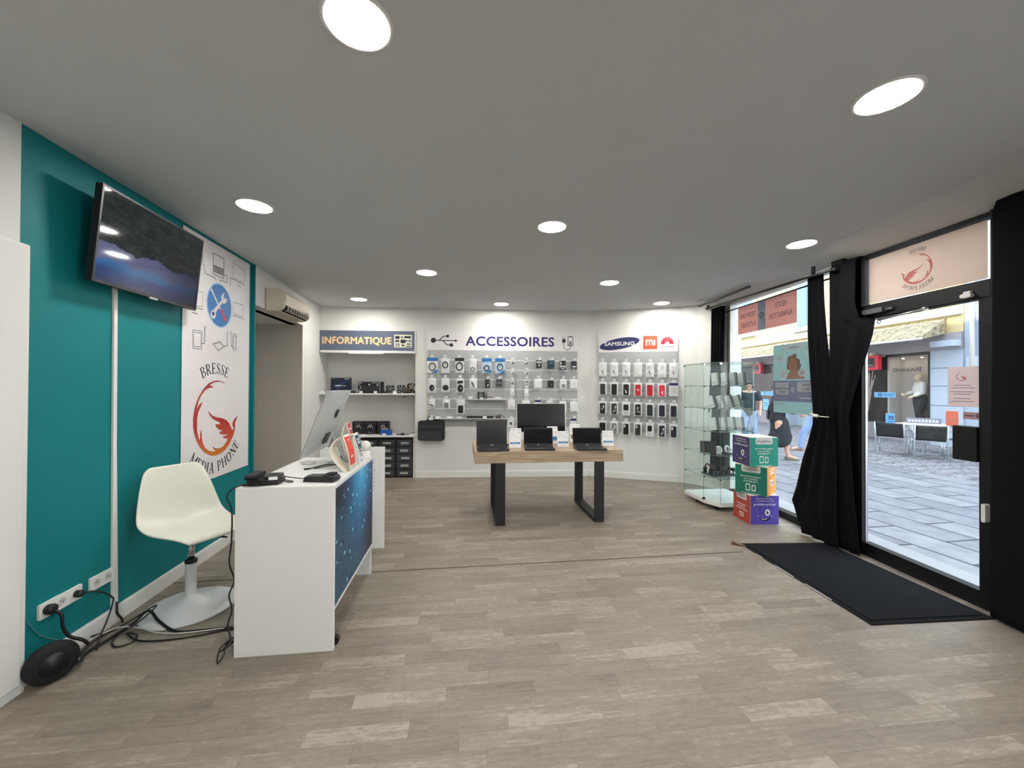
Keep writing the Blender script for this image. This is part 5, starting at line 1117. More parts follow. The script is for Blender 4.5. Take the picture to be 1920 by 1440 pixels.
def fb5(mb, w, h, d): mb.flat([(-.1*w, -.9*h), (.3*w, -.62*h), (.05*w, -.55*h)], d, 0).frect(.05*w, .4*w, -.4*h, -.25*h, d, 1)
cbox(BW, "tall narrow black box with a white flash, fifth in the accessory wall's second row", 2.575, 1.575, .075, .14, .03, BLACK, fb5, (WHITEP, GREYP))
def fb6(mb, w, h, d): mb.fring(0, -.5*h, .034, .042, .008, d, 0).fell(0, -.5*h, .012, .012, d, 1, n=12)
cbox(BW, "black carded round gadget, sixth in the accessory wall's second row", 2.762, 1.578, .095, .12, .025, pm('charcoal_card', (44, 46, 46), .4), fb6, (GREYP, LGREY))
bagball(2, 6, 2.968, 1.558, 'small round clear pouch in the accessory wall\'s second row'); bagball(2, 7, 3.192, 1.578, 'long double clear pouch in the accessory wall\'s second row', True)
A(2, 8, 'device_packet', 'plain crinkled white packet', 'packet', 3.378, .13, .15, film=FILMW)
def fb7(mb, w, h, d): mb.fell(.1*w, -.6*h, .006, .006, d, 0, n=10).frect(-.4*w, .4*w, -.06*h, -.04*h, d, 1)
cbox(BW, "plain black square box, tenth in the accessory wall's second row", 3.583, 1.562, .095, .115, .035, BLACK, fb7, (LGREY, GREYP))
A(2, 10, 'device_packet', 'white packet with a small black earphone coil', 'packet', 3.783, .11, .155, film=FILMW, fill=coil(.026, cx=.05, cz=.3, th=.009, sq=.9))
A(2, 11, 'device_packet', 'plain crinkled white packet at the row\'s end', 'packet', 3.953, .125, .15, film=FILMW)
def mini(label, u, z):
    hook(BW, u, z, hl(label))
    o = on(BW, 'charger_packet', label, 'packet', u, z-.01, .11, 'narrow white packets'); pillow(MB(), .066, .125, .014, 0, 0, .003, int(u*10)).build('film', FILMW, o); MB().fell(.002, -.085, .007, .008, .010, 0, n=10).build('dark_mark', BLKP, o)
mini('narrow white packet with a dark dot, left one under the second row', 2.968, 1.44); mini('narrow white packet with a dark dot, right one under the second row', 3.192, 1.432)
# third row
A(3, 0, 'device_packet', 'small white packet with a black jack plug', 'packet', 1.706, .1, .125, film=FILMW, z=1.262, fill=blob('jack_plug', [(-.42, .3), (.2, .12), (.3, .2), (-.38, .4)], BLACK))
A(3, 1, 'device_packet', 'white carded packet with a grey square adapter', 'packet', 1.932, .115, .155, film=FILMW, z=1.258, fill=blob('adapter', [(-.3, .16), (.3, .16), (.3, .66), (-.3, .66)], GREYP))
A(3, 2, 'device_packet', 'tall white packet with a flat black power bank', 'packet', 2.157, .13, .235, z=1.262, fill=blob('power_bank', [(-.31, .08), (.31, .08), (.31, .58), (-.31, .58)], BLACK))
A(3, 6, 'device_packet', 'plain white packet with a pale charger', 'packet', 2.955, .115, .155, film=FILMW, z=1.255, fill=blob('charger', ell(.08, .3, .22, .16), LGREY))
A(3, 7, 'device_packet', 'white packet half hidden by the screen', 'packet', 3.185, .12, .15, film=FILMW, z=1.25)
def fb8(mb, w, h, d): mb.frect(-.5*w, .5*w, -.24*h, -.0*h, d, 0).frect(-.3*w, .4*w, -.5*h, -.45*h, d, 1)
cbox(BW, "white box with a navy top band, ninth in the accessory wall's third row", 3.375, 1.248, .1, .14, .04, WBOX, fb8, (NAVY, LGREY))
def fb9(mb, w, h, d): mb.fell(-.3*w, -.22*h, .008, .009, d, 0, n=10).fell(.32*w, -.22*h, .008, .009, d, 0, n=10).frect(-.3*w, .3*w, -.6*h, -.5*h, d, 1)
cbox(BW, "white box with two black dots, tenth in the accessory wall's third row", 3.565, 1.238, .1, .135, .04, WBOX, fb9, (BLKP, LGREY))
A(3, 10, 'device_packet', 'white packet behind the screen\'s right corner', 'packet', 3.78, .11, .2, film=FILMW, z=1.24)
A(3, 11, 'device_packet', 'large crinkled white packet overhanging the panel edge', 'packet', 3.965, .135, .16, film=FILMW, z=1.232)
def fb10(mb, w, h, d): mb.fline([(-.12*w, -.66*h), (.1*w, -.66*h), (.22*w, -.58*h)], .012, d, 0).frect(-.16*w, .16*w, -.6*h, -.4*h, d, 0).frect(-.42*w, -.3*w, -.18*h, -.08*h, d, 1)
cbox(BW, "white box with a black adapter picture, low on the accessory wall left of the screen", 2.945, .95, .105, .135, .04, WBOX, fb10, (BLKP, GREYP))
cbox(BW, "white box with a navy top, low on the accessory wall right of the screen", 3.95, .955, .095, .15, .04, WBOX, fb8, (NAVY, LGREY))
# small acrylic shelves in the panel
def ashelf(label, u, z, w):
    o = bw('clip_shelf', label, 'shelf', u, z, .018, 'clip shelves on the accessory wall'); MB().box(0, w, -.11, 0, 0, .004).box(0, w, -.112, -.11, 0, .014).build('tray', ALU, o); MB().box(.05, .07, -.08, 0, -.02, 0).box(w-.07, w-.05, -.08, 0, -.02, 0).build('bracket', ALU, o)
ashelf('short metal clip shelf in the middle of the accessory wall', 2.27, 1.24, .60); ashelf('long metal clip shelf at the bottom of the accessory wall', 1.62, .938, 1.3)
def sitem(name, label, cat, u, z, off=.075): return bw(name, label, cat, u, z, off)
o = sitem('small_adapter', 'flat grey adapter with a price tag at the left end of the short clip shelf', 'adapter', 2.31, 1.2445); MB().box(-.05, .05, -.02, .03, 0, .012).build('body', GREYP, o); MB().box(-.035, .03, -.026, -.0235, .012, .05).box(-.03, .0, -.0235, .0, .012, .014).build('price_tag', TAGM, o)
o = sitem('phone_holder', 'black phone holder frame standing on the short clip shelf', 'phone holder', 2.475, 1.2445); MB().box(-.055, -.03, -.01, .01, 0, .12).box(.03, .055, -.01, .01, 0, .12).box(-.03, .03, -.01, .01, 0, .012).box(-.03, .03, .0, .01, .1, .112).build('frame', BLACK, o, bevel=.002); MB().box(-.03, .03, .004, .008, .012, .1).build('grey_back', GREYP, o); MB().box(-.02, .04, -.02, -.018, 0.0, .03).build('price_tag', TAGM, o)
o = sitem('leather_case', 'brown leather item with a price tag on the short clip shelf', 'case', 2.61, 1.2445); MB().rbox(-.05, .05, -.02, .03, 0.0, .045, .012).build('case', BROWN, o); MB().box(-.04, .06, -.028, -.026, 0, .026).build('price_tag', TAGM, o); MB().tube([(-.06, .0, 0), (-.06, 0, .09), (-.05, 0, .1), (-.045, 0, .02)], .003, 6).build('wire_loop', CABLE, o)
o = sitem('small_adapter', 'white adapter with a price tag at the right end of the short clip shelf', 'adapter', 2.745, 1.2445); MB().rbox(-.05, .04, -.02, .03, 0, .04, .012).build('body', PLAST, o); MB().box(-.03, .05, -.03, -.028, .0, .026).build('price_tag', TAGM, o)
for k, (u, wh) in enumerate(((1.79, 'left'), (1.985, 'middle'), (2.135, 'right'))):
    o = sitem('small_packet', f'small clear packet with a white tag, {wh} one on the long clip shelf', 'packet', u, .9425); MB().ball((0, .01, .018), (.06, .03, .018)).build('film', BAG, o); MB().box(-.03, .03, -.034, -.032, 0.004, .034).build('price_tag', TAGM, o)
o = sitem('sound_bar', 'long black bar with a price tag on the long clip shelf', 'bar', 2.25, .9425, .06); MB().rbox(0, .42, -.02, .02, 0, .04, .008, axis='x').build('bar_body', BLACK, o); MB().box(.255, .315, -.026, -.0235, -.004, .038).build('price_tag', TAGM, o)
o = sitem('wired_mouse', 'black mouse with an arched cable at the right end of the long clip shelf', 'mouse', 2.75, .9425, .06); MB().ball((0, 0, .02), (.045, .03, .021)).build('mouse_body', BLACK, o); MB().tube(spline([(-.03, .0, .03), (.0, 0, .06), (.06, 0, .045), (.11, .0, .0), (.14, .0, -.06), (.145, 0, -.12)]), .0045, 6).build('cable', CABLE, o)
# laptop bag
hook(BW, 1.715, .965, 'wire hook carrying the black laptop bag at the panel\'s lower left', .10)
o = bw('laptop_bag', 'black laptop bag hanging at the lower left of the accessory wall', 'bag', 1.70, .945, .075)
MB().rbox(-.205, .205, -.045, .045, -.345, -.035, .035).build('bag_body', pm('black_nylon', (30, 31, 34), .75, var=.25, scale=90), o, bevel=.012); MB().rbox(-.19, .165, -.056, -.044, -.335, -.10, .02).build('front_pocket', pm('charcoal_nylon', (46, 48, 52), .8, var=.2, scale=90), o, bevel=.005); MB().box(-.2, .16, -.058, -.0555, -.175, -.145).build('pocket_strap', BLACK, o)
MB().tube(spline([(-.07, -.02, -.045), (-.065, -.02, .0), (0, -.02, .03), (.065, -.02, .0), (.07, -.02, -.045)]), .009, 8).tube(spline([(-.075, .02, -.045), (-.07, .02, .0), (0, .02, .03), (.07, .02, .0), (.075, .02, -.045)]), .009, 8).build('handle', BLACK, o); MB().box(-.03, .03, -.062, -.06, -.02, .025).build('price_tag', TAGM, o)

# ================================================================== PHONE CASES ON THE ANGLED WALL
def case(col, cam=False, glare=0, shape='phone', wfrac=.66):
    def f(o, w, h, t):
        W = w*wfrac; b0, b1 = -h*.94, -h*.16
        if shape == 'square': b0, b1 = -h*.62, -h*.2; 
        MB().rbox(-W/2, W/2, -t*.5-.012, -t*.5+.004, b0, b1, .014).build('phone_case', col, o, bevel=.002)
        y = t*.5+.0126
        if cam: MB().frr(-W*.42, -W*.08, b1-.058, b1-.012, .008, y, 0).build('camera_cutout', LGREY, o)
        if glare:  # pale triangles painted over the case as glare
            rnd = random.Random(glare); m2 = MB()
            for k in range(glare % 3+2):
                x = rnd.uniform(-.3, .1)*W; z = rnd.uniform(.3, .85); m2.flat([(x, b0+(b1-b0)*z), (x+W*.3, b0+(b1-b0)*(z-.1)), (x+W*.22, b0+(b1-b0)*(z-.22))], y+.0002*k, 0)
            m2.build('painted_glare', FILMW, o)
        if shape == 'square':
            m2 = MB().frect(-W*.5, W*.5, -h*.80, -h*.78, t*.5+.004, 0).frect(-W*.5, W*.3, -h*.86, -h*.84, t*.5+.004, 0).frect(-W*.2, W*.2, -h*.115, -h*.09, t*.5+.004, 0); m2.build('small_print', GREYP, o)
    return f
def emb(o, w, h, t):
    m2 = MB().flat([(-.18*w, -.6*h), (-.04*w, -.62*h), (.1*w, -.78*h), (-.04*w, -.76*h)], t*.5+.004, 0).frect(-.2*w, .16*w, -.54*h, -.52*h, t*.5+.004, 1).frect(-.22*w, -.18*w, -.4*h, -.22*h, t*.5+.004, 1).frect(-.12*w, -.09*w, -.36*h, -.22*h, t*.5+.004, 1).frect(-.1*w, .12*w, -.86*h, -.85*h, t*.5+.004, 1)
    m2.build('dark_emblem', [BLKP, GREYP], o)
CBLK, CGRY, CNAV, CRED, CGRN = pm('black_case', (22, 22, 24), .35, var=.1), pm('charcoal_case', (44, 46, 48), .4, var=.1), pm('navy_case', (34, 36, 56), .4, var=.1), pm('red_case', (206, 38, 56), .35, var=.06), pm('blackgreen_case', (28, 36, 34), .4, var=.1)
FADE = pm('glare_grey_case', (120, 122, 124), .2, var=.3, scale=30)  # glare put into the case colour as a flat grey
US = [.222, .400, .581, .757, .932, 1.106, 1.272]
RN = ['top', 'second', 'third', 'bottom']
ROWS = [
 (1.862, .122, .222, [('white film packet with a dark emblem', emb), ('white film packet with a dark emblem', emb), ('white film packet with a dark emblem', emb), ('blank crinkled white film packet', None), ('white film packet with a dark emblem', emb), ('blank crinkled white film packet', None), ('white film packet with a dark emblem', emb)]),
 (1.552, .122, .215, [('packet with a charcoal phone case', case(CGRY)), ('packet with a black phone case', case(CBLK)), ('packet with a glossy black phone case', case(CBLK, glare=4)), ('packet with a creased red phone case', case(CRED, glare=3)), ('packet with a dark red phone case', case(pm('deep_red_case', (188, 26, 46), .4))), ('packet with a bright red phone case', case(pm('bright_red_case', (232, 52, 70), .3), glare=7)), None]),
 (1.245, .122, .215, [('packet with a black case and painted silver glare', case(CBLK, glare=5)), ('packet with a dark grey phone case', case(CGRY, glare=2)), ('white card packet with a black square window', case(CBLK, shape='square', wfrac=.62)), ('packet with a black case and large glare', case(CBLK, glare=8)), ('packet with a plain green-black phone case', case(CGRN)), ('packet with a navy phone case', case(CNAV)), ('packet with a dark navy phone case', case(pm('ink_case', (30, 32, 44), .4)))]),
 (.935, .118, .212, [('packet with a wide black phone case', case(CBLK, wfrac=.78)), ('packet with a glassy black-framed case', case(FADE, glare=5)), ('packet with a black case and camera hole', case(CBLK, cam=True)), ('packet with a charcoal case and camera hole', case(CGRY, cam=True)), ('white packet with a black folded pouch', case(CBLK, shape='square', wfrac=.55)), ('packet with a creased navy case', case(CNAV, glare=2)), ('packet with an ink-black case and camera hole', case(pm('ink_case', (30, 32, 44), .4), cam=True))])]
for r, (zt, w, h, items) in enumerate(ROWS):
    for i, it in enumerate(items):
        z = zt-.004*i; u = US[i]
        hook(AW, u+.004, z, f'wire hook of the {ORD[i]} packet in the phone-case panel\'s {RN[r]} row')
        if it is None:
            o = cbox(AW, 'white box with a navy header, seventh in the phone-case panel\'s second row', u, z, .125, .2, .03, WBOX, lambda mb, w_, h_, d: mb.frect(-.5*w_, .5*w_, -.2*h_, 0, d, 0).frr(-.36*w_, .4*w_, -.92*h_, -.26*h_, .01, d, 1), (NAVY, LGREY), hk=False, group='packets on the phone-case panel'); continue
        desc, fl = it
        packet(AW, 'phone_case_packet' if r else 'film_packet', f'{desc}, {ORD[i]} in the phone-case panel\'s {RN[r]} row', 'packet', u, z-.012, w, h, 'packets on the phone-case panel', film=FILMW if r == 0 or 'white' in desc else BAG, t=.014, seed=100+r*10+i, fill=fl, wav=.006 if r == 0 else .003)
# ================================================================== THE TABLE
tb = thing('display_table', 'thick oak-look display table on two black steel loop legs', 'table', (.11, 4.10, 0))
MB().box(0, 1.605, 0, .90, .652, .772).build('table_top', WOOD, tb, bevel=.002)
for x in (.222, 1.29):
    MB().box(x, x+.10, -.05+.0+.05, .035, 0, .652).box(x, x+.10, .715+.05, .80, 0, .652).box(x, x+.10, .035, .765, 0, .035).build('leg', BLKM, tb)
TZ = .772
def laptop(label, x, y, w, dp, hs, lean, rz, mats, dot='logo'):
    o = thing('laptop', label, 'laptop', (x, y, TZ), rz, 'black laptops on the table')
    MB().rbox(-w/2, w/2, -dp, 0, .003, .019, .012, axis='z').build('base', BLKM, o, bevel=.003)
    mb = MB(); k = .0195
    mb.box(-w*.44, w*.44, -dp*.55, -dp*.1, k-.001, k+.0005, 0)
    mb.build('keyboard', MATTE, o); MB().box(-w*.15, w*.15, -dp*.95, -dp*.62, .0185, .0196).build('touchpad', pm('touchpad_grey', (50, 52, 54), .35), o)
    X = T(0, -.004, .018) @ Rx(-lean)
    MB().rbox(-w/2, w/2, 0, .007, .004, hs, .012, mtx=X).build('lid', BLACK, o, bevel=.002)
    MB().box(-w/2+.008, w/2-.008, -.0008, 0, .03, hs-.012, 0, X).build('screen', mats, o)
    m2 = MB()
    if dot == 'logo': m2.fell(0, .017, .006, .006, .0006, 0, X, n=14)
    else: m2.frect(-.016, .016, .014, .022, .0006, 0, X)
    m2.build('maker_mark', LGREY, o); MB().cyl((-w*.4, -.002, .016), (w*.4, -.002, .016), .006, n=10).build('hinge', BLACK, o)
    return o
laptop('black laptop at the left of the table, its tall upright screen catching a lamp', .305, 4.335, .335, .225, .285, .17, .02, SCRS, 'bar')
laptop('black laptop in the middle of the table with a round mark under its screen', .825, 4.345, .325, .225, .205, .20, -.1, SCRN)
laptop('black laptop at the right of the table with a round mark under its screen', 1.375, 4.30, .325, .225, .205, .20, -.06, SCRN)
ad = MB().tube(spline([(.46, 4.36, TZ+.01), (.5, 4.4, TZ+.03), (.48, 4.45, TZ+.02), (.44, 4.44, TZ+.006)]), .006, 7).build('laptop_lead', CABLE); tag(ad, 'short black lead behind the left laptop on the table', 'cable')
# all-in-one computer
pc = thing('desktop_computer', 'white all-in-one computer with a large black screen at the back of the table', 'computer', (.935, 4.78, TZ), -.0)
X = T(0, -.06, .085) @ Rx(-.06)
MB().rbox(-.302, .302, 0, .03, 0, .392, .012, mtx=X).build('housing', PLAST, pc, bevel=.003); MB().box(-.297, .293, -.002, 0, .048, .388, 0, X).build('screen', SCRS, pc)
MB().frect(-.03, .03, .018, .026, .0006, 0, X).build('maker_mark', GREYP, pc); MB().prism([(-.06, 0), (.12, 0), (.12, .01), (.0, .016), (-.01, .22), (-.022, .22), (-.012, .012), (-.06, .008)], -.09, .09, axis='x').build('stand', PLAST, pc)
# price stands
def pstand(label, x, y, rz, h=.185, w=.128, acc=0, lean=.22):
    o = thing('price_stand', label, 'price stand', (x, y, TZ), rz, 'clear price stands on the table'); X = Rx(-lean)
    MB().box(-w/2-.003, w/2+.003, .001, .003, .002, h+.003, 0, X).box(-w/2-.003, w/2+.003, 0, .09, 0, .003).build('acrylic_stand', ACRYL, o)
    MB().box(-w/2, w/2, -.0005, .0007, .004, h, 0, X).build('price_sheet', WHITEP, o)
    m2 = MB(); f = lambda a, b, c, d, m_: m2.frect(a*w, b*w, c*h, d*h, .0012, m_, X)
    f(-.42, -.1, .88, .91, 0); f(.22, .42, .87, .93, 0)
    for k in range(4): f(-.42, .05+.1*(k % 3), .60+.06*k, .613+.06*k, 0)
    f(.15, .42, .62, .65, 3)
    if acc == 0: m2.flat([(-.46*w, .23*h), (.46*w, .23*h), (.40*w, .29*h), (.46*w, .35*h), (-.46*w, .35*h), (-.40*w, .29*h)], .0012, 1, X); f(-.25, .25, .27, .31, 2); f(-.3, .3, .1, .13, 0)
    elif acc == 1: f(-.05, .4, .2, .42, 1); f(-.4, .3, .12, .15, 0)
    else: f(-.4, .1, .2, .42, 4); f(-.4, .3, .12, .15, 0)
    m2.build('print', [LGREY, pm('banner_blue', (70, 124, 186), .5), SKYB, pm('pale_orange', (228, 190, 150), .5), BROWN], o); return o
pstand('white price stand with a blue ribbon right of the left laptop', .565, 4.34, 0)
pstand('white price stand standing just behind the ribbon one by the left laptop', .60, 4.52, 0, .20)
pstand('white price stand with a blue ribbon right of the middle laptop', 1.115, 4.36, -.12, .18)
pstand('white price stand behind the middle laptop before the large screen', 1.05, 4.60, 0, .21, acc=1)
pstand('white price stand with a photo behind the right laptop\'s left edge', 1.36, 4.72, 0, .225, acc=2)
pstand('white price stand with a blue ribbon right of the right laptop', 1.645, 4.37, -.16, .18)

# ================================================================== PRINTED CUBES
def cube(label, x, y, z, rz, s, faces):
    """faces: colour and kind of the two faces looking at the room; -y face then -x face"""
    o = thing('printed_cube', label, 'cardboard cube', (x, y, z), rz, 'stacked cardboard cubes')
    MB().box(-s/2, s/2, -s/2, s/2, 0, s).build('carton', CREAM, o, bevel=.001)
    for k, (col, kind) in enumerate(faces):
        M2 = (T(0, -s/2, 0) if k == 0 else Rz(-PI/2) @ T(0, -s/2, 0)) 
        m2 = MB(); m2.frect(-s/2+.001, s/2-.001, .001, s-.001, .0008, 0, M2)
        tx = lambda t, z_, h, ww=None, mi=1: m2.text(t, 0, z_*s, h*s, .0016, mi, M2, bold=.008, width=None if ww is None else ww*s)
        if kind in ('tag', 'talk'):
            m2.frr(-.3*s, .3*s, .76*s, 1.02*s-.006, .018, .0012, 2, M2); m2.text('mobileo', 0, .875*s, .06*s, .0017, 3, M2, bold=.012, width=.46*s); m2.fline([(-.13*s, .82*s), (-.05*s, .8*s), (.05*s, .82*s)], .008*s, .0017, 3, M2)
        if kind == 'tag':
            tx('Economisez grâce', .62, .05, .62); tx('aux remises', .535, .05, .42); tx('multilignes* !', .45, .05, .46)
            for a, b, c, d in ((-.16, -.02, .12, .36), (.03, .15, .12, .33)): m2.frr(a*s, b*s, c*s, d*s, .02*s, .0014, 1, M2).frect((a+.02)*s, (b-.02)*s, (c+.03)*s, (d-.03)*s, .0019, 0, M2)
            m2.frect(-.3*s, .3*s, .035*s, .045*s, .0014, 1, M2)
        if kind == 'talk':
            for i, ww in enumerate((.5, .4, .66)): m2.frect(-ww/2*s, ww/2*s, (.56-.08*i)*s, (.585-.08*i)*s, .0014, 1, M2)
            m2.frr(-.12*s, .12*s, .14*s, .3*s, .03*s, .0014, 1, M2).frr(-.09*s, .09*s, .17*s, .27*s, .02*s, .0018, 0, M2).fell(-.04*s, .22*s, .02*s, .025*s, .0022, 1, M2).fell(.04*s, .22*s, .02*s, .025*s, .0022, 1, M2)
        if kind == 'wink':
            tx('Des forfaits avec', .9, .045, .58); tx('un téléphone à prix', .82, .045, .64); tx('préférentiel', .70, .075, .76)
            m2.fell(.1*s, .42*s, .085*s, .11*s, .0014, 1, M2).fell(.1*s, .42*s, .04*s, .062*s, .0019, 3, M2).fell(.115*s, .45*s, .013*s, .018*s, .0024, 1, M2)
            m2.fline([(-.17*s, .38*s), (-.1*s, .41*s), (-.04*s, .37*s)], .022*s, .0014, 3, M2).fline([(-.2*s, .55*s), (-.12*s, .6*s)], .026*s, .0014, 3, M2).fline([(.12*s, .62*s), (.2*s, .58*s)], .026*s, .0014, 3, M2)
            m2.flat([(-.2*s, .28*s), (-.1*s, .22*s), (0, .2*s), (.12*s, .22*s), (.24*s, .29*s), (.16*s, .17*s), (.02*s, .11*s), (-.12*s, .16*s)], .0014, 3, M2).fline([(-.12*s, .21*s), (-.03*s, .175*s), (.08*s, .2*s)], .02*s, .0019, 1, M2).fline([(-.26*s, .28*s), (-.2*s, .3*s)], .012*s, .0014, 1, M2).fline([(.22*s, .31*s), (.28*s, .29*s)], .012*s, .0014, 1, M2)
        if kind == 'wow':
            m2.frect(-.25*s, .3*s, .88*s, .91*s, .0014, 1, M2).frect(-.3*s, .25*s, .82*s, .845*s, .0014, 1, M2).frect(-.15*s, .2*s, .72*s, .78*s, .0014, 1, M2)
            for a in (-.09, .09): m2.fell(a*s, .42*s, .085*s, .115*s, .0014, 1, M2).fell((a+.015)*s, .41*s, .042*s, .06*s, .0019, 3, M2)
            m2.fline([(-.2*s, .6*s), (-.1*s, .64*s)], .026*s, .0014, 3, M2).fline([(.1*s, .66*s), (.2*s, .61*s)], .026*s, .0014, 3, M2).fell(0, .2*s, .07*s, .08*s, .0014, 4, M2)
        m2.build('printed_face', [col, WHITEP, LGREY, BLKP, pm('pale_orange_print', (232, 150, 60), .5)], o)
S = .308
cube('printed cardboard cube with red and violet faces, lowest of the stack', 3.19, 4.0, 0, -.10, S, [(PURP, 'wink'), (BRICKR, 'talk')])
cube('printed cardboard cube with dark green and orange faces, middle of the stack', 3.19, 4.0, S, .62, S, [(ORANGE, 'wow'), (GREENP, 'tag')])
cube('printed cardboard cube with dark violet and teal faces, topmost of the stack', 3.18, 4.0, 2*S, -.08, S, [(TEALP, 'tag'), (PURPD, 'wink')])

# ================================================================== GLASS CABINET
FP = [(2.90, 4.92), (2.89, 4.48), (2.975, 4.285), (3.40, 4.285), (3.475, 4.40), (3.475, 4.92)]
vc = thing('glass_cabinet', 'tall faceted glass display cabinet on a white base in the window corner', 'display cabinet', (0, 0, 0))
def inset(pts, k): 
    cx, cy = sum(p[0] for p in pts)/len(pts), sum(p[1] for p in pts)/len(pts); return [(cx+(x-cx)*k, cy+(y-cy)*k) for x, y in pts]
MB().prism(FP, .055, .10, axis='z').build('cabinet_base', LAM, vc, bevel=.002)
for x, y in ((2.985, 4.75), (3.0, 4.39), (3.37, 4.39), (3.37, 4.78)): MB().cyl((x, y, 0), (x, y, .056), .022, n=14).build('foot', BLACK, vc)
mb = MB()
for i in range(6):
    a, b = Vector((*FP[i], 0)), Vector((*FP[(i+1) % 6], 0)); d = (b-a).normalized(); n_ = Vector((d.y, -d.x, 0)); a2, b2 = a+d*.002, b-d*.002
    q = [a2, b2, b2+n_*.004, a2+n_*.004]; m1 = MB().prism([(p.x, p.y) for p in q], .10, 1.745, axis='z'); m1.build('glass_panel', VGLASS, vc)
MB().prism(FP, 1.746, 1.752, axis='z').build('glass_top', VGLASS, vc)
EDGE = pm('green_glass_edge', (96, 128, 118), .2, var=.1)
mb = MB()
for i in range(6):
    mb.tube([(*FP[i], .10), (*FP[i], 1.746)], .0022, 6); a, b = FP[i], FP[(i+1) % 6]
    mb.tube([(*a, 1.75), (*b, 1.75)], .0028, 6)
mb.build('glass_edges', EDGE, vc)
SZ = [.38, .65, .93, 1.20, 1.475]
IN = inset(FP, .975)
for z in SZ:
    s_ = MB().prism(IN, z-.006, z, axis='z').build('glass_shelf', VGLASS, vc); mb = MB()
    for i in range(6): mb.tube([(*IN[i], z-.003), (*IN[(i+1) % 6], z-.003)], .0026, 6)
    mb.build('shelf_edge', EDGE, s_)
    mb = MB()
    for x, y in (IN[0], IN[1], IN[2], IN[3]): mb.box(x-.008, x+.008, y-.008, y+.008, z-.016, z-.006)
    mb.build('shelf_clips', BLACK, s_)
mb = MB()
for p in FP[:4]: mb.box(p[0]-.012, p[0]+.012, p[1]-.006, p[1]+.012, 1.722, 1.746)
mb.build('corner_clips', CHROME, vc)
MB().box(FP[1][0]-.012, FP[1][0]+.014, FP[1][1]-.012, FP[1][1]+.01, .10, .125).build('door_lock', BLACK, vc)
# demonstration phones on three shelves
PHN = ['leftmost', 'second', 'third', 'rightmost']
FRONT = pm('grey_phone_card', (224, 226, 228), .35, var=.04); SIDE = pm('phone_side_grey', (128, 132, 134), .4)
for k, z in enumerate((1.475, 1.20, .93)):
    for i in range(4):
        x = [3.035, 3.0, 3.02][k]+.112*i; lean = [.12, .3, .16][k]
        o = thing('display_phone', f'grey display phone leaning in a clear stand, {PHN[i]} on the {["top", "middle", "lower"][k]} shelf of phones', 'phone', (x, 4.46, z), -1.0, 'display phones in the glass cabinet')
        X = Rx(-.12) @ Ry(-lean)
        MB().rbox(-.05, .05, 0, .018, .006, .165, .006, mtx=X).build('phone_body', BLACK, o); MB().rbox(-.049, .022, -.0015, 0, .008, .163, .004, mtx=X).build('printed_front', FRONT, o)
        MB().frect(-.04, .012, .03, .05, .0022, 0, X).frect(.022, .046, .01, .16, .0012, 1, X).build('spec_print', [LGREY, SIDE], o)
        MB().box(-.05, .05, -.03, .05, .0005, .005).box(-.05, .05, -.032, -.029, .0005, .02).build('clear_stand', ACRYL, o)
# lower shelves
o = thing('display_tablet', 'black tablet leaning on a clear stand on the cabinet\'s fourth shelf', 'tablet', (2.975, 4.52, .65), -.5)
X = Rx(-.35); MB().rbox(-.09, .09, 0, .009, .004, .15, .01, mtx=X).build('tablet_body', BLACK, o); MB().box(-.07, .07, .012, .06, .0005, .006).prism([(.05, .006), (.056, .006), (.04, .1), (.034, .1)], -.05, .05, axis='x').build('clear_stand', ACRYL, o)
o = thing('smart_watch', 'white smart watch on a small stand on the cabinet\'s fourth shelf', 'watch', (3.10, 4.5, .65), -.3)
MB().tube([(.03*math.cos(t), .012*math.sin(t)-.0, .045+.035*math.sin(t)) for t in (2*PI*i/20 for i in range(21))], .009, 8, caps=False).build('strap', WHITEP, o); MB().rbox(-.02, .02, -.03, -.018, .028, .068, .008).build('watch_face', LGREY, o); MB().box(-.03, .03, -.02, .03, 0.0005, .008).build('stand', PLAST, o)
o = thing('smart_watch', 'second white smart watch, right of the first on the cabinet\'s fourth shelf', 'watch', (3.2, 4.48, .65), .2)
MB().tube([(.03*math.cos(t), .012*math.sin(t)-.0, .05+.04*math.sin(t)) for t in (2*PI*i/20 for i in range(21))], .009, 8, caps=False).build('strap', WHITEP, o); MB().rbox(-.02, .02, -.03, -.018, .03, .072, .008).build('watch_face', GREYP, o); MB().box(-.03, .03, -.02, .03, 0.0005, .008).build('stand', PLAST, o)
o = thing('dark_tray', 'flat dark tray with a white card on the right of the cabinet\'s fourth shelf', 'tray', (3.3, 4.46, .65)); MB().box(-.14, .14, -.1, .1, .0005, .02).build('tray_body', pm('smoky_tray', (60, 62, 66), .3), o); MB().box(-.1, .08, -.08, .02, .02, .024).build('white_card', WHITEP, o)
o = thing('dark_tray', 'wide dark display tray on the cabinet\'s lowest shelf', 'tray', (3.13, 4.55, .38)); MB().box(-.16, .18, -.14, .12, .0005, .012).build('tray_body', pm('smoky_tray', (60, 62, 66), .3), o)
for k, (x, y, lab) in enumerate(((2.99, 4.55, 'black headset stand with a red band on the cabinet\'s lowest shelf'),)):
    o = thing('headset', lab, 'headset', (x, y, .3925)); MB().tube([(.0, .06*math.cos(t), .06+.06*math.sin(t)) for t in (PI*i/12 for i in range(13))], .008, 8).build('headband', BLACK, o); MB().rbox(-.016, .016, -.075, -.045, .0, .07, .01).rbox(-.016, .016, .045, .075, .0, .07, .01).build('ear_cups', BLACK, o); MB().tube([(.018, .05*math.cos(t), .06+.05*math.sin(t)) for t in (PI*i/10 for i in range(11))], .004, 6).build('red_band', RED, o)
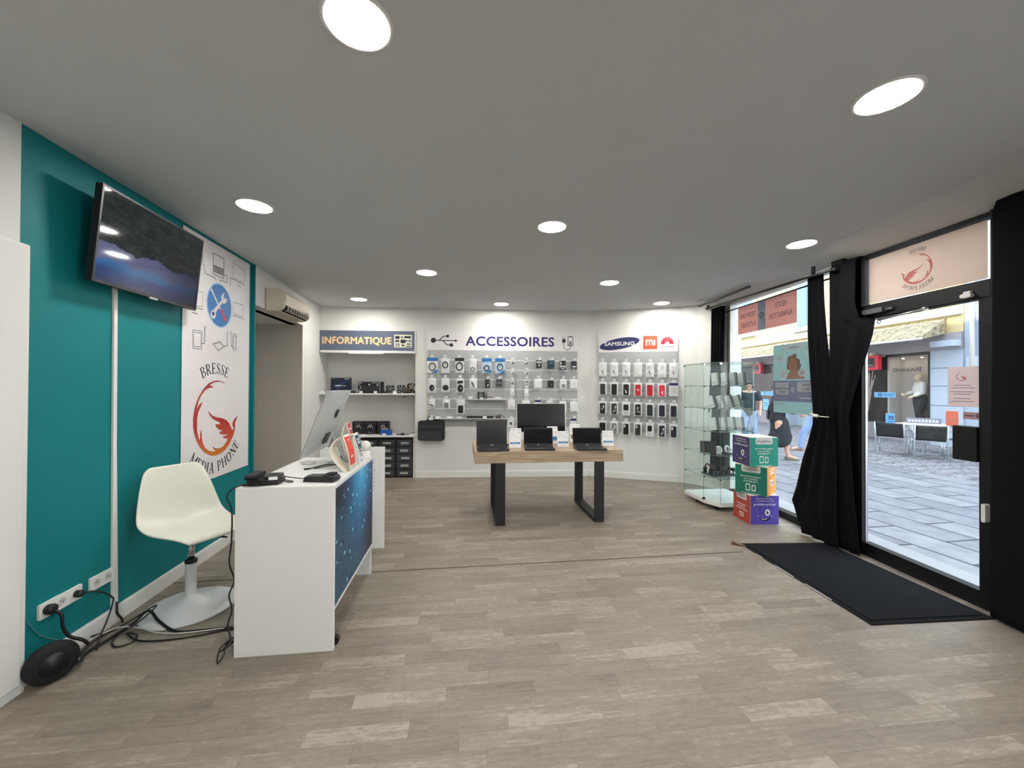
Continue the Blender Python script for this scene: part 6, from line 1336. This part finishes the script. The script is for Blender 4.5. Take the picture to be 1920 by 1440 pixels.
for k, x in enumerate((3.08, 3.15, 3.21)):
    o = thing('phone_grip', f'black curved phone grip standing on the lowest cabinet tray, {["left", "middle", "right"][k]} of three', 'phone grip', (x, 4.5-.01*k, .3925), .3*k-.2, 'phone grips in the cabinet')
    MB().tube(spline([(-.02, 0, .003), (-.015, 0, .05), (.01, 0, .09), (.03, 0, .06), (.034, 0, .004)]), .008, 8).build('arm', BLACK, o); MB().box(-.02, .045, -.03, .03, 0, .005).build('foot', BLACK, o); MB().rbox(-.02, .02, -.022, -.016, .05, .1, .01).build('clamp', BLACK, o)
o = thing('webcam', 'small black webcam at the right of the lowest cabinet tray', 'webcam', (3.27, 4.47, .3925)); MB().ball((0, 0, .06), (.03, .025, .025)).build('head', BLACK, o); MB().cyl((0, 0, 0), (0, 0, .045), .008, n=10).lathe([(.028, 0), (.028, .005), (.0001, .008)], 18).build('foot', BLACK, o)
# ================================================================== OUTSIDE
SLABM = slab_mat('paving_slabs', .95, .42, (118, 120, 127), (142, 143, 147), (62, 64, 70), rot=math.radians(88))
mb = MB().prism([(3.75, -6), (8.6, -6), (8.6, 26), (3.95, 26)], -.3, -.12, axis='z'); struct('pavement', mb, SLABM)
struct('street', MB().box(8.6, 20, -6, 26, -.3, -.1205), cobble_mat())
mb = MB(); sfbox(mb, 3.3, sf_end, -.12, -.0, -.5, -.1)
o = struct('door_sill', mb, pm('stone_sill', (150, 150, 152), .7), loc=SF.P(0), rot=(0, 0, SF.ang))
# our own building above and beside the shop
EXT = pm('pale_render', (206, 198, 186), .8)
mb = MB().box(-7, 3.55, -12, 26, CEIL+.12, 9.2); struct('wall_upper', mb, EXT)
mb = MB().box(-7, 3.60, 7.2, 26, -.3, CEIL+.12); struct('wall_neighbour', mb, EXT)

# the building across the street
YEL = pm('yellow_render', (214, 196, 148), .85, var=.04); BLG = pm('blue_grey_render', (176, 190, 208), .8, var=.04); LINT = pm('grey_stone_band', (158, 156, 160), .8, var=.06); WSTONE = pm('white_stone', (230, 228, 222), .8)
SHUT = pm('blue_shutter', (136, 178, 222), .6); PIER = pm('blue_white_pier', (186, 200, 218), .7, var=.03); JOINT = pm('pier_joint', (118, 130, 150), .8)
BEIGE = pm('beige_shop_wall', (206, 196, 186), .7); DKIN = pm('dark_shop_interior', (58, 52, 50), .8, var=.2, scale=6); TILES = tile_mat(); FARG = glassm('far_shop_glass', (.93, .95, .97), 1.45, 0., .7)
DARKG = pm('dark_window_glass', (70, 84, 100), .1, spec=.8)
bd = on(FA, 'shop_building', 'pale yellow building across the street with a tiled ledge over its shop windows', 'building', 0, -.12, 0)
def fbox(u0, u1, z0, z1, o0, o1): return MB().box(u0, u1, -o1, -o0, z0+.12, z1+.12)
UL = -16
fbox(UL, 5.5, 2.98, 9.0, -.5, 0).build('upper_wall', YEL, bd)
fbox(UL, 5.5, 3.45, 3.66, 0, .1).build('string_course', WSTONE, bd)
fbox(UL, 5.5, 2.52, 2.98, -.5, .05).build('shop_fascia', LINT, bd)
mb = fbox(4.70, 5.5, -.12, 2.52, -.5, 0); mb.build('shop_pier', PIER, bd)
mb = MB()
for z in (.42, .98, 1.52, 2.02): mb.box(4.72, 5.48, -.004, .0, z+.12, z+.14)
mb.build('pier_joints', JOINT, bd)
fbox(2.1, 2.32, -.12, 2.52, -.5, 0).build('shop_pier', DKIN, bd); fbox(-1.1, -.8, -.12, 2.52, -.5, 0).build('shop_pier', PIER, bd); fbox(-4.6, -4.1, -.12, 2.52, -.5, .0).build('shop_pier', PIER, bd); fbox(UL, -6.5, -.12, 2.52, -.5, 0).build('shop_pier', PIER, bd)
fbox(2.32, 4.70, -.12, .36, -.3, .02).build('window_plinth', LINT, bd); fbox(-4.1, -1.1, -.12, .42, -.3, .02).build('window_plinth', LINT, bd)
fbox(3.45, 4.70, 2.44, 2.52, -.1, .03).build('window_lintel', BLKM, bd); fbox(4.66, 4.70, .36, 2.44, -.1, .02).build('window_jamb', BLKM, bd); fbox(-4.1, -1.1, 2.44, 2.52, -.1, .03).build('window_lintel', BLKM, bd)
fbox(2.32, 4.66, .36, 2.44, -.04, -.03).build('display_pane', FARG, bd); fbox(-4.1, -1.1, .42, 2.44, -.04, -.03).build('display_pane', FARG, bd)
mb = MB().box(2.32, 4.66, .45, .5, .48, 2.6).box(3.44, 3.5, .05, .45, .48, 2.6).box(4.66, 4.7, .05, .5, .48, 2.6).box(2.32, 4.7, .05, .5, 2.6, 2.64).box(2.32, 4.7, .05, .5, .44, .48); mb.build('display_niche', BEIGE, bd)
MB().box(2.32, 3.43, .40, .44, .48, 2.6).build('dark_backdrop', DKIN, bd)
mb = MB().box(-4.1, -1.1, 1.3, 1.35, .54, 2.6).box(-4.1, -1.1, .05, 1.3, .5, .54).box(-4.1, -1.1, .05, 1.3, 2.6, 2.64).box(-1.1, -1.06, .05, 1.3, .5, 2.6).box(-4.14, -4.1, .05, 1.3, .5, 2.6); mb.build('display_niche', pm('pink_grey_shop', (150, 130, 130), .8), bd)
mb = MB().box(-.8, 2.1, .45, .5, 0, 2.64).box(-6.5, -4.6, .45, .5, 0, 2.64); mb.build('entrance_recess', pm('pale_door_blue', (186, 206, 222), .6), bd)
for u in (-6.1, -5.3): MB().box(u, u+.05, .42, .45, .0, 2.5).build('door_mullion', WSTONE, bd)
# tiled ledge roof
r = MB().add([(UL, -1.05, 2.87+.12), (5.40, -1.05, 2.84+.12), (5.12, 0, 3.40+.12), (UL, 0, 3.42+.12), (UL, -1.05, 2.80+.12), (5.40, -1.05, 2.77+.12), (5.12, 0, 2.98+.12), (UL, 0, 2.98+.12)], [(0, 1, 2, 3), (4, 7, 6, 5), (0, 4, 5, 1), (1, 5, 6, 2), (3, 2, 6, 7)])
r.build('ledge_roof', TILES, bd)
MB().tube([(UL, -1.07, 2.94), (5.42, -1.07, 2.91)], .03, 8).build('gutter', WSTONE, bd)
fbox(4.95, 5.49, 2.60, 2.76, 0, .3).build('corner_cornice', PIER, bd)
# shuttered windows of the upper floor
def upwin(u0, u1, z0, z1):
    f = fbox(u0-.14, u1+.14, z0-.14, z1+.14, 0, .03).build('window_surround', WSTONE, bd); fbox(u0, u1, z0, z1, .03, .036).build('window_glass', DARKG, f)
    fbox(u0-.25, u1+.25, z0-.22, z0-.12, 0, .14).build('window_sill', pm('blue_sill', (176, 200, 226), .7), bd)
    m2 = MB()
    for a in (u0-.02, (u0+u1)/2+.02):
        w_ = (u1-u0)/2; m2.box(a, a+w_, -.075, -.04, z0+.12, z1+.12)
        for k in range(int((z1-z0)/.08)): m2.box(a+.05, a+w_-.05, -.085, -.075, z0+.16+.08*k, z0+.2+.08*k)
    m2.build('shutters', SHUT, bd)
upwin(-.15, .85, 3.95, 5.6); upwin(-4.3, -3.0, 4.15, 5.8); upwin(-8.3, -7.1, 4.1, 5.8); upwin(3.4, 4.5, 4.3, 6.0)
cb = MB().tube([(-9, -.06, 3.95), (-4, -.06, 3.78), (0, -.06, 3.74), (5.4, -.06, 3.84)], .018, 6); cb.build('facade_cable', BLKM, bd)
# neighbour on the right
nb = on(FA, 'neighbour_building', 'blue-grey building at the right edge of the street view with drain pipes', 'building', 0, -.12, -.02)
fbox(5.51, 14, -.12, 9, -.5, 0).build('wall', BLG, nb)
MB().tube([(5.75, -.09, 1.6), (5.75, -.09, 6)], .05, 10).build('drain_pipe', WSTONE, nb); MB().tube([(6.3, -.08, .1), (6.3, -.08, 6)], .045, 10).build('drain_pipe', pm('grey_pipe', (150, 162, 180), .5), nb)
fbox(5.62, 5.86, 1.7, 2.3, 0, .1).build('meter_box', PIER, nb); fbox(6.6, 7.5, 2.9, 3.6, 0, .03).build('window', DARKG, nb); fbox(6.0, 6.4, 3.25, 3.55, 0, .25).build('bracket_frame', WSTONE, nb)
# shop marks on the far window
def fmark(name, label, cat, u0, u1, z0, z1, mats, fn=None, off=.0, th=.004):
    o = on(FA, name, label, cat, u0, z0, off); MB().box(0, u1-u0, 0, th, 0, z1-z0).build('panel', mats[0], o)
    if fn: m2 = MB(); fn(m2, u1-u0, z1-z0); m2.build('print', mats[1:], o)
    return o
LB = pm('light_blue_sticker', (120, 190, 240), .5)
def f30(mb, w, h): mb.text('30', .28*w, .52*h, .6*h, .002, 0, bold=.02).frect(.46*w, .95*w, .6*h, .72*h, .002, 1).frect(.46*w, .9*w, .34*h, .44*h, .002, 1)
def f30b(mb, w, h): mb.text('30', .6*w, .55*h, .4*h, .002, 0, bold=.02).frect(.2*w, .9*w, .12*h, .2*h, .002, 1)
fmark('sale_sticker', 'long light blue sticker reading 30 seen through the door glass', 'sticker', 3.03, 3.72, 1.17, 1.34, [LB, NAVY, BLUE], f30, -.02)
fmark('sale_sticker', 'small square light blue sticker reading 30 near the outdoor chairs', 'sticker', 3.40, 3.69, .37, .68, [LB, NAVY, BLUE], f30b, -.02)
fmark('sale_sticker', 'light blue sticker on the shop window seen left of the teal poster', 'sticker', -2.45, -1.5, 1.12, 1.3, [LB, NAVY, BLUE], f30, -.02)
fmark('sale_sticker', 'leaning light blue card at the foot of the far shop window', 'sticker', -2.3, -1.9, .45, .95, [LB, NAVY, BLUE], lambda mb, w, h: mb.frect(.2*w, .8*w, .6*h, .66*h, .002, 1).frect(.2*w, .8*w, .4*h, .46*h, .002, 1), -.02)
mb = MB(); mb.text('Christine', .24, .0, .11, .0, 0, bold=.012, shear=.4, width=.46).text('LAURE', .66, .0, .11, .0, 0, bold=.012, width=.36)
o = on(FA, 'window_lettering', 'black shop lettering across the far display window above the mannequin', 'lettering', 3.63, 2.03, -.018); mb.build('letters', BLKP, o)
def redsign(u, z, label, proj=.5):
    o = on(FA, 'hanging_sign', label, 'sign', u, z, .06); MB().rbox(0, .5, -.16, -.04, 0, .46, .03).build('frame', pm('red_sign_frame', (226, 44, 70), .5), o); m2 = MB(); m2.frr(.09, .38, .09, .38, .02, .163, 0).text('LAURE', .235, .15, .05, .1645, 1, width=.2); m2.build('black_face', [BLKP, LGREY], o)
    MB().box(.2, .25, -.14, -.06, .46, .52).box(.2, .25, -.14, .06, .52, .55).build('bracket', WSTONE, o)
redsign(2.9, 2.05, 'red square sign with a black centre seen at the left of the door glass'); redsign(-2.62, 2.12, 'red square sign with a dark centre seen left of the teal poster')
# lamps in the far display
for u in (3.78, 4.32):
    o = on(FA, 'display_spotlight', f'tiny round spotlight in the far display window, {"left" if u < 4 else "right"} one', 'spotlight', u, 2.38, -.2); MB().cyl((0, 0, .0), (0, 0, .1), .035, n=12).build('can', WSTONE, o); m_, nt_, out_ = nodes_of('far_led') if 'far_led' not in bpy.data.materials else (bpy.data.materials['far_led'], None, None)
    if nt_: e_ = N(nt_, 'ShaderNodeEmission', Strength=60.); e_.inputs[0].default_value = (1, .8, .55, 1); L(nt_, e_, 0, out_, 0)
    MB().prism([(.028*math.cos(2*PI*i/12), .028*math.sin(2*PI*i/12)) for i in range(12)], -.006, -.001, axis='z').build('bulb', m_, o)
# planter beside the window and a terrace sign
o = on(FA, 'planter', 'tall dark planter with a pink swirl and white flowers at the street', 'planter', 2.95, -.12, .75)
MB().box(-.2, .42, -.3, .2, .04, .82).build('box', pm('dark_planter', (72, 74, 78), .7), o, bevel=.01); MB().box(-.2, .42, -.3, .2, 0, .04).build('plinth', BLKM, o)
PINK = pm('pink_swirl', (236, 92, 150), .5); MB().fring(-.12, .64, .14, .16, .05, .302, 0, a0=-1.6, a1=1.2).fring(.06, .06, .15, .13, .05, .302, 0, a0=.2, a1=PI-.2).build('pink_swirl', PINK, o)
rnd = random.Random(8); m2 = MB(); m3 = MB()
for k in range(26): m2.ball((rnd.uniform(-.2, .1), rnd.uniform(-.2, .1), .88+rnd.uniform(-.04, .14)), (.05, .04, .03), 0, 8)
for k in range(30): a = rnd.uniform(0, 6.3); m3.tube([(-.05, -.05, .8), (-.05+.2*math.cos(a), -.05+.2*math.sin(a), 1.0+rnd.uniform(-.1, .2))], .008, 5)
m2.build('flowers', pm('white_flower', (220, 230, 232), .7), o); m3.build('stems', pm('stem_green', (90, 120, 96), .7), o)
o = on(FA, 'bare_shrub', 'thin bare branches with hanging tags in the far shop entrance', 'shrub', 3.15, .7, .3); m2 = MB()
for k in range(14): a = rnd.uniform(-.5, .5); m2.tube([(0, 0, 0), (.12*a, .05*rnd.uniform(-1, 1), .6), (.4*a, .1*rnd.uniform(-1, 1), 1.15+rnd.uniform(-.2, .2))], .01, 5)
m2.build('branches', pm('pale_branch', (176, 166, 160), .7), o); MB().box(-.05, .05, -.05, .05, -.02, .02).build('root_ball', DKIN, o)

# terrace chairs and table
TM = pm('terrace_silver', (198, 206, 212), .3, .6); MESH = pm('terrace_black_weave', (34, 36, 38), .6, var=.4, scale=140, bump=.4)
def terrace_chair(label, x, y, rz):
    o = thing('terrace_chair', label, 'chair', (x, y, -.12), rz, 'terrace chairs across the street'); o.scale = (.94, .94, .94)
    # backrest faces -y (back seen from -y), seat extends to +y
    g = []
    for i in range(6):
        t = i/5; z = .44+.36*t; yy = -.02-.1*t; g.append([(-.25+.05*j-.0, yy-.03*(1-((j-5)/5)**2), z) for j in range(11)])
    MB().grid(g).build('backrest', MESH, o, solid=.012)
    g = [[(-.25+.05*j, .45*i/4, .44-.0*i-.015*(1-((j-5)/5)**2)) for j in range(11)] for i in range(5)]; MB().grid(g).build('seat', MESH, o, solid=.012)
    for sx in (-1, 1):
        MB().tube([(sx*.27, -.13, .82), (sx*.27, -.02, .44), (sx*.28, -.08, .0)], .014, 8).build('rear_leg', TM, o)
        MB().tube([(sx*.27, .42, .44), (sx*.28, .47, .0)], .014, 8).build('front_leg', TM, o)
        MB().tube(spline([(sx*.27, -.08, .66), (sx*.31, .05, .67), (sx*.31, .3, .66), (sx*.28, .42, .6), (sx*.27, .42, .44)]), .014, 8).build('armrest', TM, o)
    MB().tube([(-.27, -.02, .425), (.27, -.02, .425)], .012, 8).tube([(-.27, .42, .425), (.27, .42, .425)], .012, 8).tube([(-.27, -.02, .425), (-.27, .42, .425)], .012, 8).tube([(.27, -.02, .425), (.27, .42, .425)], .012, 8).build('seat_frame', TM, o)
AZ = math.atan2(-.6, 1)-.3
terrace_chair('black woven terrace chair with silver legs, nearest the planter', 10.15, 8.32, -1.05)
terrace_chair('black woven terrace chair with silver legs, nearest in the middle of the door glass', 10.3, 7.6, -.82)
terrace_chair('silver-armed terrace chair facing us beyond the white table', 11.75, 8.75, 2.2)
terrace_chair('black woven terrace chair at the right of the white table', 11.35, 7.55, .2)
o = thing('terrace_table', 'white-topped terrace table between the woven chairs', 'table', (11.0, 8.25, -.12), .3)
MB().rbox(-.4, .4, -.4, .4, .70, .73, .05, axis='z').build('table_top', WSTONE, o, bevel=.004); MB().cyl((0, 0, .02), (0, 0, .7), .035, n=14).build('column', TM, o); MB().box(-.28, .28, -.03, .03, 0, .03).box(-.03, .03, -.28, .28, 0, .03).build('foot', TM, o)
o = thing('terrace_board', 'low grey board with pale lettering standing on the terrace table', 'board', (11.05, 8.3, .613), -.9); MB().box(-.3, .3, -.012, .012, 0, .13).build('panel', pm('slate_board', (120, 124, 140), .6), o); m2 = MB(); 
for k in range(9): m2.frect(-.26+.058*k, -.22+.058*k, .03, .09, .013, 0)
m2.build('pale_marks', LGREY, o)
for k, (x, y) in enumerate(((12.55, 7.75), (12.7, 7.0))):
    o = thing('terrace_bench', f'dark and white bench at the far wall right of the orange card, {"left" if k == 0 else "right"} one', 'bench', (x, y, -.12), -1.5); MB().box(-.3, .3, -.2, .2, .42, .5).build('seat', WSTONE, o); MB().box(-.3, .3, .14, .2, .5, .72).build('backrest', BLKM, o)
    for sx in (-.26, .26): MB().box(sx-.03, sx+.03, -.18, .18, 0, .42).build('leg', BLKM, o)

# ================================================================== PEOPLE AND MANNEQUINS
def cap(mb, a, b, ra, rb, n=12, mi=0):
    """tapered capsule"""
    a, b = Vector(a), Vector(b); d = b-a; ln = max(d.length, 1e-5); t = d/ln; k = 5; pts = []; rs = []
    for i in range(k+1):
        th = -PI/2+PI/2*i/k; pts.append(a+t*ra*math.sin(th)); rs.append(max(1e-4, ra*math.cos(th)))
    for i in range(k+1):
        th = PI/2*i/k; pts.append(b+t*rb*math.sin(th)); rs.append(max(1e-4, rb*math.cos(th)))
    return mb.tube(pts, rs, n, mi)
def blend(name, segs, mat, parent, vox=.014, sm=4, extra=None):
    """one continuous surface grown over tapered limbs"""
    mb = MB()
    for s_ in segs: cap(mb, *s_)
    if extra: extra(mb)
    o = mb.build('tmp', mat); m1 = o.modifiers.new('r', 'REMESH'); m1.mode = 'VOXEL'; m1.voxel_size = vox; m1.use_smooth_shade = True
    m2 = o.modifiers.new('s', 'SMOOTH'); m2.factor = .5; m2.iterations = sm
    dg = bpy.context.evaluated_depsgraph_get(); me = bpy.data.meshes.new_from_object(o.evaluated_get(dg)); bpy.data.objects.remove(o)
    me.name = name; me.materials.clear(); me.materials.append(mat)
    for p in me.polygons: p.use_smooth = True
    o = bpy.data.objects.new(name, me); COL.objects.link(o); o.parent = parent; return o
V = Vector
def figure(name, label, cat, loc, rz, J, skin, clothes, hair=None, face=True, sc=1., k_=1.):
    """J: joints in metres, facing -y; clothes: list of (part name, segments, material)"""
    o = thing(name, label, cat, loc, rz); o.scale = (sc, sc, sc)
    H = V(J['head']); segs = [(H+V((0, .008, .03)), H+V((0, .0, .02)), .088, .088), (H+V((0, -.025, -.03)), H+V((0, -.03, -.07)), .066, .05), (J['neck'], H+V((0, .01, -.06)), .056, .052)]
    segs += [(J['hip'], J['waist'], .135*k_, .12*k_), (J['waist'], J['chest'], .12*k_, .135*k_), (J['chest'], J['neck'], .125*k_, .06)]
    for s_ in 'lr':
        segs += [(J['neck'], J['sh'+s_], .06, .062), (J['sh'+s_], J['el'+s_], .054, .042), (J['el'+s_], J['wr'+s_], .041, .028), (J['hip'], J['th'+s_], .12, .095), (J['th'+s_], J['kn'+s_], .09, .062), (J['kn'+s_], V(J['kn'+s_])*.6+V(J['an'+s_])*.4, .06, .056), (V(J['kn'+s_])*.6+V(J['an'+s_])*.4, J['an'+s_], .056, .036)]
        a, e, w = V(J['an'+s_]), V(J['el'+s_]), V(J['wr'+s_]); toe = V(J['to'+s_]); segs += [(a, a*.8+toe*.2, .04, .04), (a+(toe-a)*.2, toe, .04, .028)]
        d = (w-e).normalized(); side = d.cross(V((0, 1, 0))); side = side.normalized() if side.length > .1 else V((1, 0, 0)); front = d.cross(side).normalized()
        pm_ = w+d*.075; segs += [(w, pm_, .03, .036)]
        for q, (off, ln) in enumerate(((-.03, .062), (-.01, .074), (.01, .070), (.03, .055))):
            b0 = pm_+front*off; k1 = b0+d*ln*.55+side*.006; segs += [(b0, k1, .0115, .0105), (k1, k1+d*ln*.45+side*.02, .0105, .009)]
        th = w+d*.03-front*.035; segs += [(th, th+d*.03-front*.022, .013, .012), (th+d*.03-front*.022, th+d*.06-front*.026, .012, .010)]
    def ex(mb):
        mb.ball(tuple(H+V((0, -.098, -.015))), (.013, .02, .018), 0, 10); mb.ball(tuple(H+V((.09, .01, -.01))), (.012, .02, .03), 0, 10); mb.ball(tuple(H+V((-.09, .01, -.01))), (.012, .02, .03), 0, 10)
    blend('body', segs, skin, o, .011, 3, ex)
    if face:
        m2 = MB()
        for sx in (-1, 1): m2.ball(tuple(H+V((sx*.033, -.084, .01))), (.012, .008, .008), 0, 10)
        m2.build('eyes', pm('eye_dark', (40, 34, 34), .3), o); MB().ball(tuple(H+V((0, -.085, -.058))), (.024, .008, .007), 0, 10).build('mouth', pm('lip', (170, 100, 96), .5), o)
    if hair:
        m2 = MB(); m2.ball(tuple(H+V((0, .022, .045))), (.101, .108, .096), 0, 20); m2.ball(tuple(H+V((0, .05, -.01))), (.09, .07, .09), 0, 16); m2.build('hair', hair, o)
    for nm, sg, mt in clothes: blend(nm, sg, mt, o, .014, 5)
    return o
def shoe(o, a, toe, mat):
    a, toe = V(a), V(toe); d = (toe-a); d.z = 0; d.normalize(); h = V((0, 0, 1)); s = d.cross(h); mb = MB(); rows = []
    L_ = .27; heel = V((a.x, a.y, max(.0, toe.z-.035)))-d*.06
    for i, (t, w, hh) in enumerate(((0, .028, .07), (.08, .036, .085), (.3, .038, .08), (.5, .04, .058), (.75, .046, .045), (.92, .036, .034), (1., .012, .02))):
        c = heel+d*L_*t; rows.append([tuple(c+s*w*math.cos(q)+h*(hh*max(0, math.sin(q)))) for q in (PI*k/8 for k in range(9))]+[tuple(c-s*w), tuple(c+s*w)])
    mb.grid(rows); mb.add(rows[0], [tuple(range(len(rows[0])))[::-1]]); mb.build('shoe', mat, o)
# man in dark T-shirt seen through the cabinet, facing us
J = dict(head=(0, 0, 1.63), neck=(0, .02, 1.46), chest=(0, .02, 1.28), waist=(0, .01, 1.08), hip=(0, .02, .93), shl=(.19, .02, 1.42), shr=(-.19, .02, 1.42), ell=(.27, .03, 1.14), elr=(-.27, .03, 1.14), wrl=(.25, -.08, .92), wrr=(-.25, -.06, .91), thl=(.095, .02, .86), thr=(-.095, .02, .86), knl=(.11, -.05, .48), knr=(-.10, .05, .48), anl=(.115, -.02, .075), anr=(-.1, .16, .09), tol=(.13, -.17, .035), tor=(-.11, .02, .035))
DTS = pm('dark_teal_tshirt', (40, 54, 62), .85, var=.1); JEAN = pm('pale_blue_jeans', (150, 172, 206), .8, var=.08)
def top_segs(J, g=.018, sleeve=.55, k_=1.):
    s_ = [(J['hip'], J['waist'], .14*k_+g, .125*k_+g), (J['waist'], J['chest'], .125*k_+g, .14*k_+g), (J['chest'], V(J['neck'])-V((0, 0, .05)), .13*k_+g, .075)]
    for q in 'lr':
        e = V(J['sh'+q]).lerp(V(J['el'+q]), min(1, sleeve)); s_ += [(V(J['neck'])-V((0, 0, .045)), J['sh'+q], .065, .07), (J['sh'+q], e, .064+g*.4, .058+g*.4)]
        if sleeve > 1: s_ += [(J['el'+q], V(J['el'+q]).lerp(V(J['wr'+q]), sleeve-1), .064, .055)]
    return s_
def leg_segs(J, g=.014):
    s_ = [(V(J['hip'])+V((0, 0, .04)), J['hip'], .13+g, .135+g)]
    for q in 'lr': s_ += [(J['hip'], J['th'+q], .115+g, .1+g), (J['th'+q], J['kn'+q], .095+g, .07+g), (J['kn'+q], V(J['an'+q])+V((0, 0, .02)), .068+g, .052+g)]
    return s_
m = figure('person', 'person in a dark T-shirt and pale jeans walking toward us, seen through the glass cabinet', 'person', (7.75, 9.95, -.12), math.atan2(-7.75, 9.95)*-1*-1, J, SKIN, [('t_shirt', top_segs(J), DTS), ('jeans', leg_segs(J), JEAN)], HAIR)
m.rotation_euler = (0, 0, -.66)
for q in 'lr': shoe(m, J['an'+q], J['to'+q], pm('white_trainer', (210, 210, 212), .6))
# woman in a black dress striding to the right, away from us
J = dict(head=(0, -.03, 1.56), neck=(0, 0, 1.40), chest=(0, .01, 1.22), waist=(0, .01, 1.03), hip=(0, .02, .89), shl=(.17, .01, 1.36), shr=(-.17, .01, 1.36), ell=(.23, .08, 1.10), elr=(-.22, -.1, 1.10), wrl=(.22, -.08, .93), wrr=(-.19, -.33, 1.03), thl=(.085, .0, .82), thr=(-.085, .02, .82), knl=(.085, -.15, .48), knr=(-.085, .07, .46), anl=(.085, -.2, .09), anr=(-.09, .42, .25), tol=(.085, -.37, .04), tor=(-.09, .46, .10))
DRESS = pm('black_dress', (40, 42, 48), .85, var=.15); 
skirt = [(J['hip'], J['waist'], .16, .14), ((0, -.02, .80), (0, -.03, .60), .175, .2), ((0, -.03, .66), (0, -.03, .46), .19, .185), ((.04, -.12, .52), (.04, -.11, .44), .15, .14), ((-.04, .06, .52), (-.04, .06, .44), .15, .14)]
w = figure('person', 'person in a black knee-length dress striding right behind the teal poster', 'person', (6.80, 7.84, -.12), 1.15, J, SKIN, [('dress', top_segs(J, .02, 1.5)+skirt, DRESS)], HAIR)
for q in 'lr': shoe(w, J['an'+q], J['to'+q], pm('olive_shoe', (92, 84, 72), .6))
bg = MB().rbox(-.02, .1, -.16, .14, .86, 1.08, .04, axis='x').build('handbag', DRESS, w); bg.location = (.24, 0, 0)
MB().tube([(.29, -.1, 1.07), (.2, 0, 1.36), (.29, .1, 1.07)], .008, 6).build('bag_strap', BLKP, w)
# second walker in lilac top and jeans, striding left
J = dict(head=(0, -.02, 1.62), neck=(0, 0, 1.46), chest=(0, .01, 1.28), waist=(0, .01, 1.08), hip=(0, .02, .93), shl=(.18, .01, 1.42), shr=(-.18, .01, 1.42), ell=(.24, .1, 1.16), elr=(-.23, -.08, 1.16), wrl=(.24, -.04, .97), wrr=(-.2, -.26, 1.02), thl=(.09, -.02, .86), thr=(-.09, .05, .86), knl=(.09, -.24, .5), knr=(-.09, .14, .5), anl=(.09, -.34, .09), anr=(-.09, .5, .2), tol=(.09, -.5, .04), tor=(-.09, .5, .06))
LIL = pm('lilac_top', (150, 146, 178), .85)
p2 = figure('person', 'person in a lilac top and blue jeans striding beside the black curtain', 'person', (8.75, 8.95, -.12), -2.0, J, SKIN, [('lilac_top', top_segs(J, .018, 1.3), LIL), ('jeans', leg_segs(J, .012), pm('blue_jeans', (140, 162, 204), .8, var=.08))], HAIR)
for q in 'lr': shoe(p2, J['an'+q], J['to'+q], pm('brown_boot', (128, 108, 96), .6))
# shop-window mannequins
J = dict(head=(0, 0, 1.40), neck=(0, .02, 1.24), chest=(0, .02, 1.08), waist=(0, .01, .9), hip=(0, .02, .77), shl=(.17, .02, 1.2), shr=(-.17, .02, 1.2), ell=(.22, .0, .97), elr=(-.22, -.02, .97), wrl=(.12, -.16, .86), wrr=(-.2, -.2, .92), thl=(.09, .02, .7), thr=(-.09, .02, .7), knl=(.1, -.03, .4), knr=(-.1, .03, .4), anl=(.1, 0, .08), anr=(-.1, .06, .08), tol=(.11, -.12, .035), tor=(-.11, -.06, .035))
MANQ = pm('pale_mannequin', (232, 206, 176), .4)
fp = FA.P(4.22, .36, -.22)
q1 = figure('mannequin', 'pale mannequin in a cream shirt and black trousers in the far display window', 'mannequin', fp, FA.ang-.5, J, MANQ, [('shirt', top_segs(J, .03, 1.8, .78), pm('cream_shirt', (238, 234, 226), .8)), ('trousers', leg_segs(J, .03), pm('black_trousers', (36, 38, 44), .8))], None, False, 1.02, .76)
J2 = dict(J); J2['wrl'] = (.24, -.02, .76); J2['wrr'] = (-.24, -.02, .76)
fp = FA.P(-1.95, .42, -.45)
q2 = figure('mannequin', 'white mannequin in a black top with pale legs, left of the teal poster', 'mannequin', fp, FA.ang+.1, J2, pm('white_mannequin', (226, 230, 232), .4), [('black_top', top_segs(J2, .025, 1.3, .8), DRESS), ('skirt', [(J2['hip'], J2['waist'], .15, .12), ((0, .02, .72), (0, .02, .6), .17, .19)], DRESS)], None, False, 1.08, .78)

# ================================================================== CAMERA, LIGHT, WORLD
cam = bpy.data.cameras.new('camera'); co = bpy.data.objects.new('camera', cam); COL.objects.link(co); SC.camera = co
cam.sensor_fit = 'HORIZONTAL'; cam.sensor_width = 36.; cam.lens = 740/1920*36; cam.clip_start = .05; cam.clip_end = 200
co.matrix_world = T(0, 0, 1.45) @ Rz(math.radians(-6.9)) @ Rx(PI/2+math.radians(.4)) @ Rz(math.radians(.3))
su = bpy.data.lights.new('sun', 'SUN'); su.energy = 3.; su.angle = .009; su.color = (1., .94, .82); so = bpy.data.objects.new('sun', su); COL.objects.link(so)
sd = Vector((.80, .42, -.50)).normalized(); so.rotation_euler = sd.to_track_quat('-Z', 'Y').to_euler()
wd = bpy.data.worlds.new('sky'); SC.world = wd; wd.use_nodes = True; nt = wd.node_tree; nt.nodes.clear()
out = nt.nodes.new('ShaderNodeOutputWorld'); bg = N(nt, 'ShaderNodeBackground', Strength=3.7); tc = N(nt, 'ShaderNodeTexCoord'); sp = N(nt, 'ShaderNodeSeparateXYZ'); L(nt, tc, 'Generated', sp, 0)
r = ramp(nt, sp, 2, [(.0, (.94, .96, 1.)), (.25, (.88, .93, 1.)), (1., (.7, .82, 1.))]); L(nt, r, 0, bg, 0); L(nt, bg, 0, out, 0)
SC.view_settings.view_transform = 'Standard'; SC.view_settings.look = 'None'; SC.view_settings.gamma = 1.; SC.view_settings.use_curve_mapping = False; SC.view_settings.exposure = .42
SC.cycles.transparent_max_bounces = 40
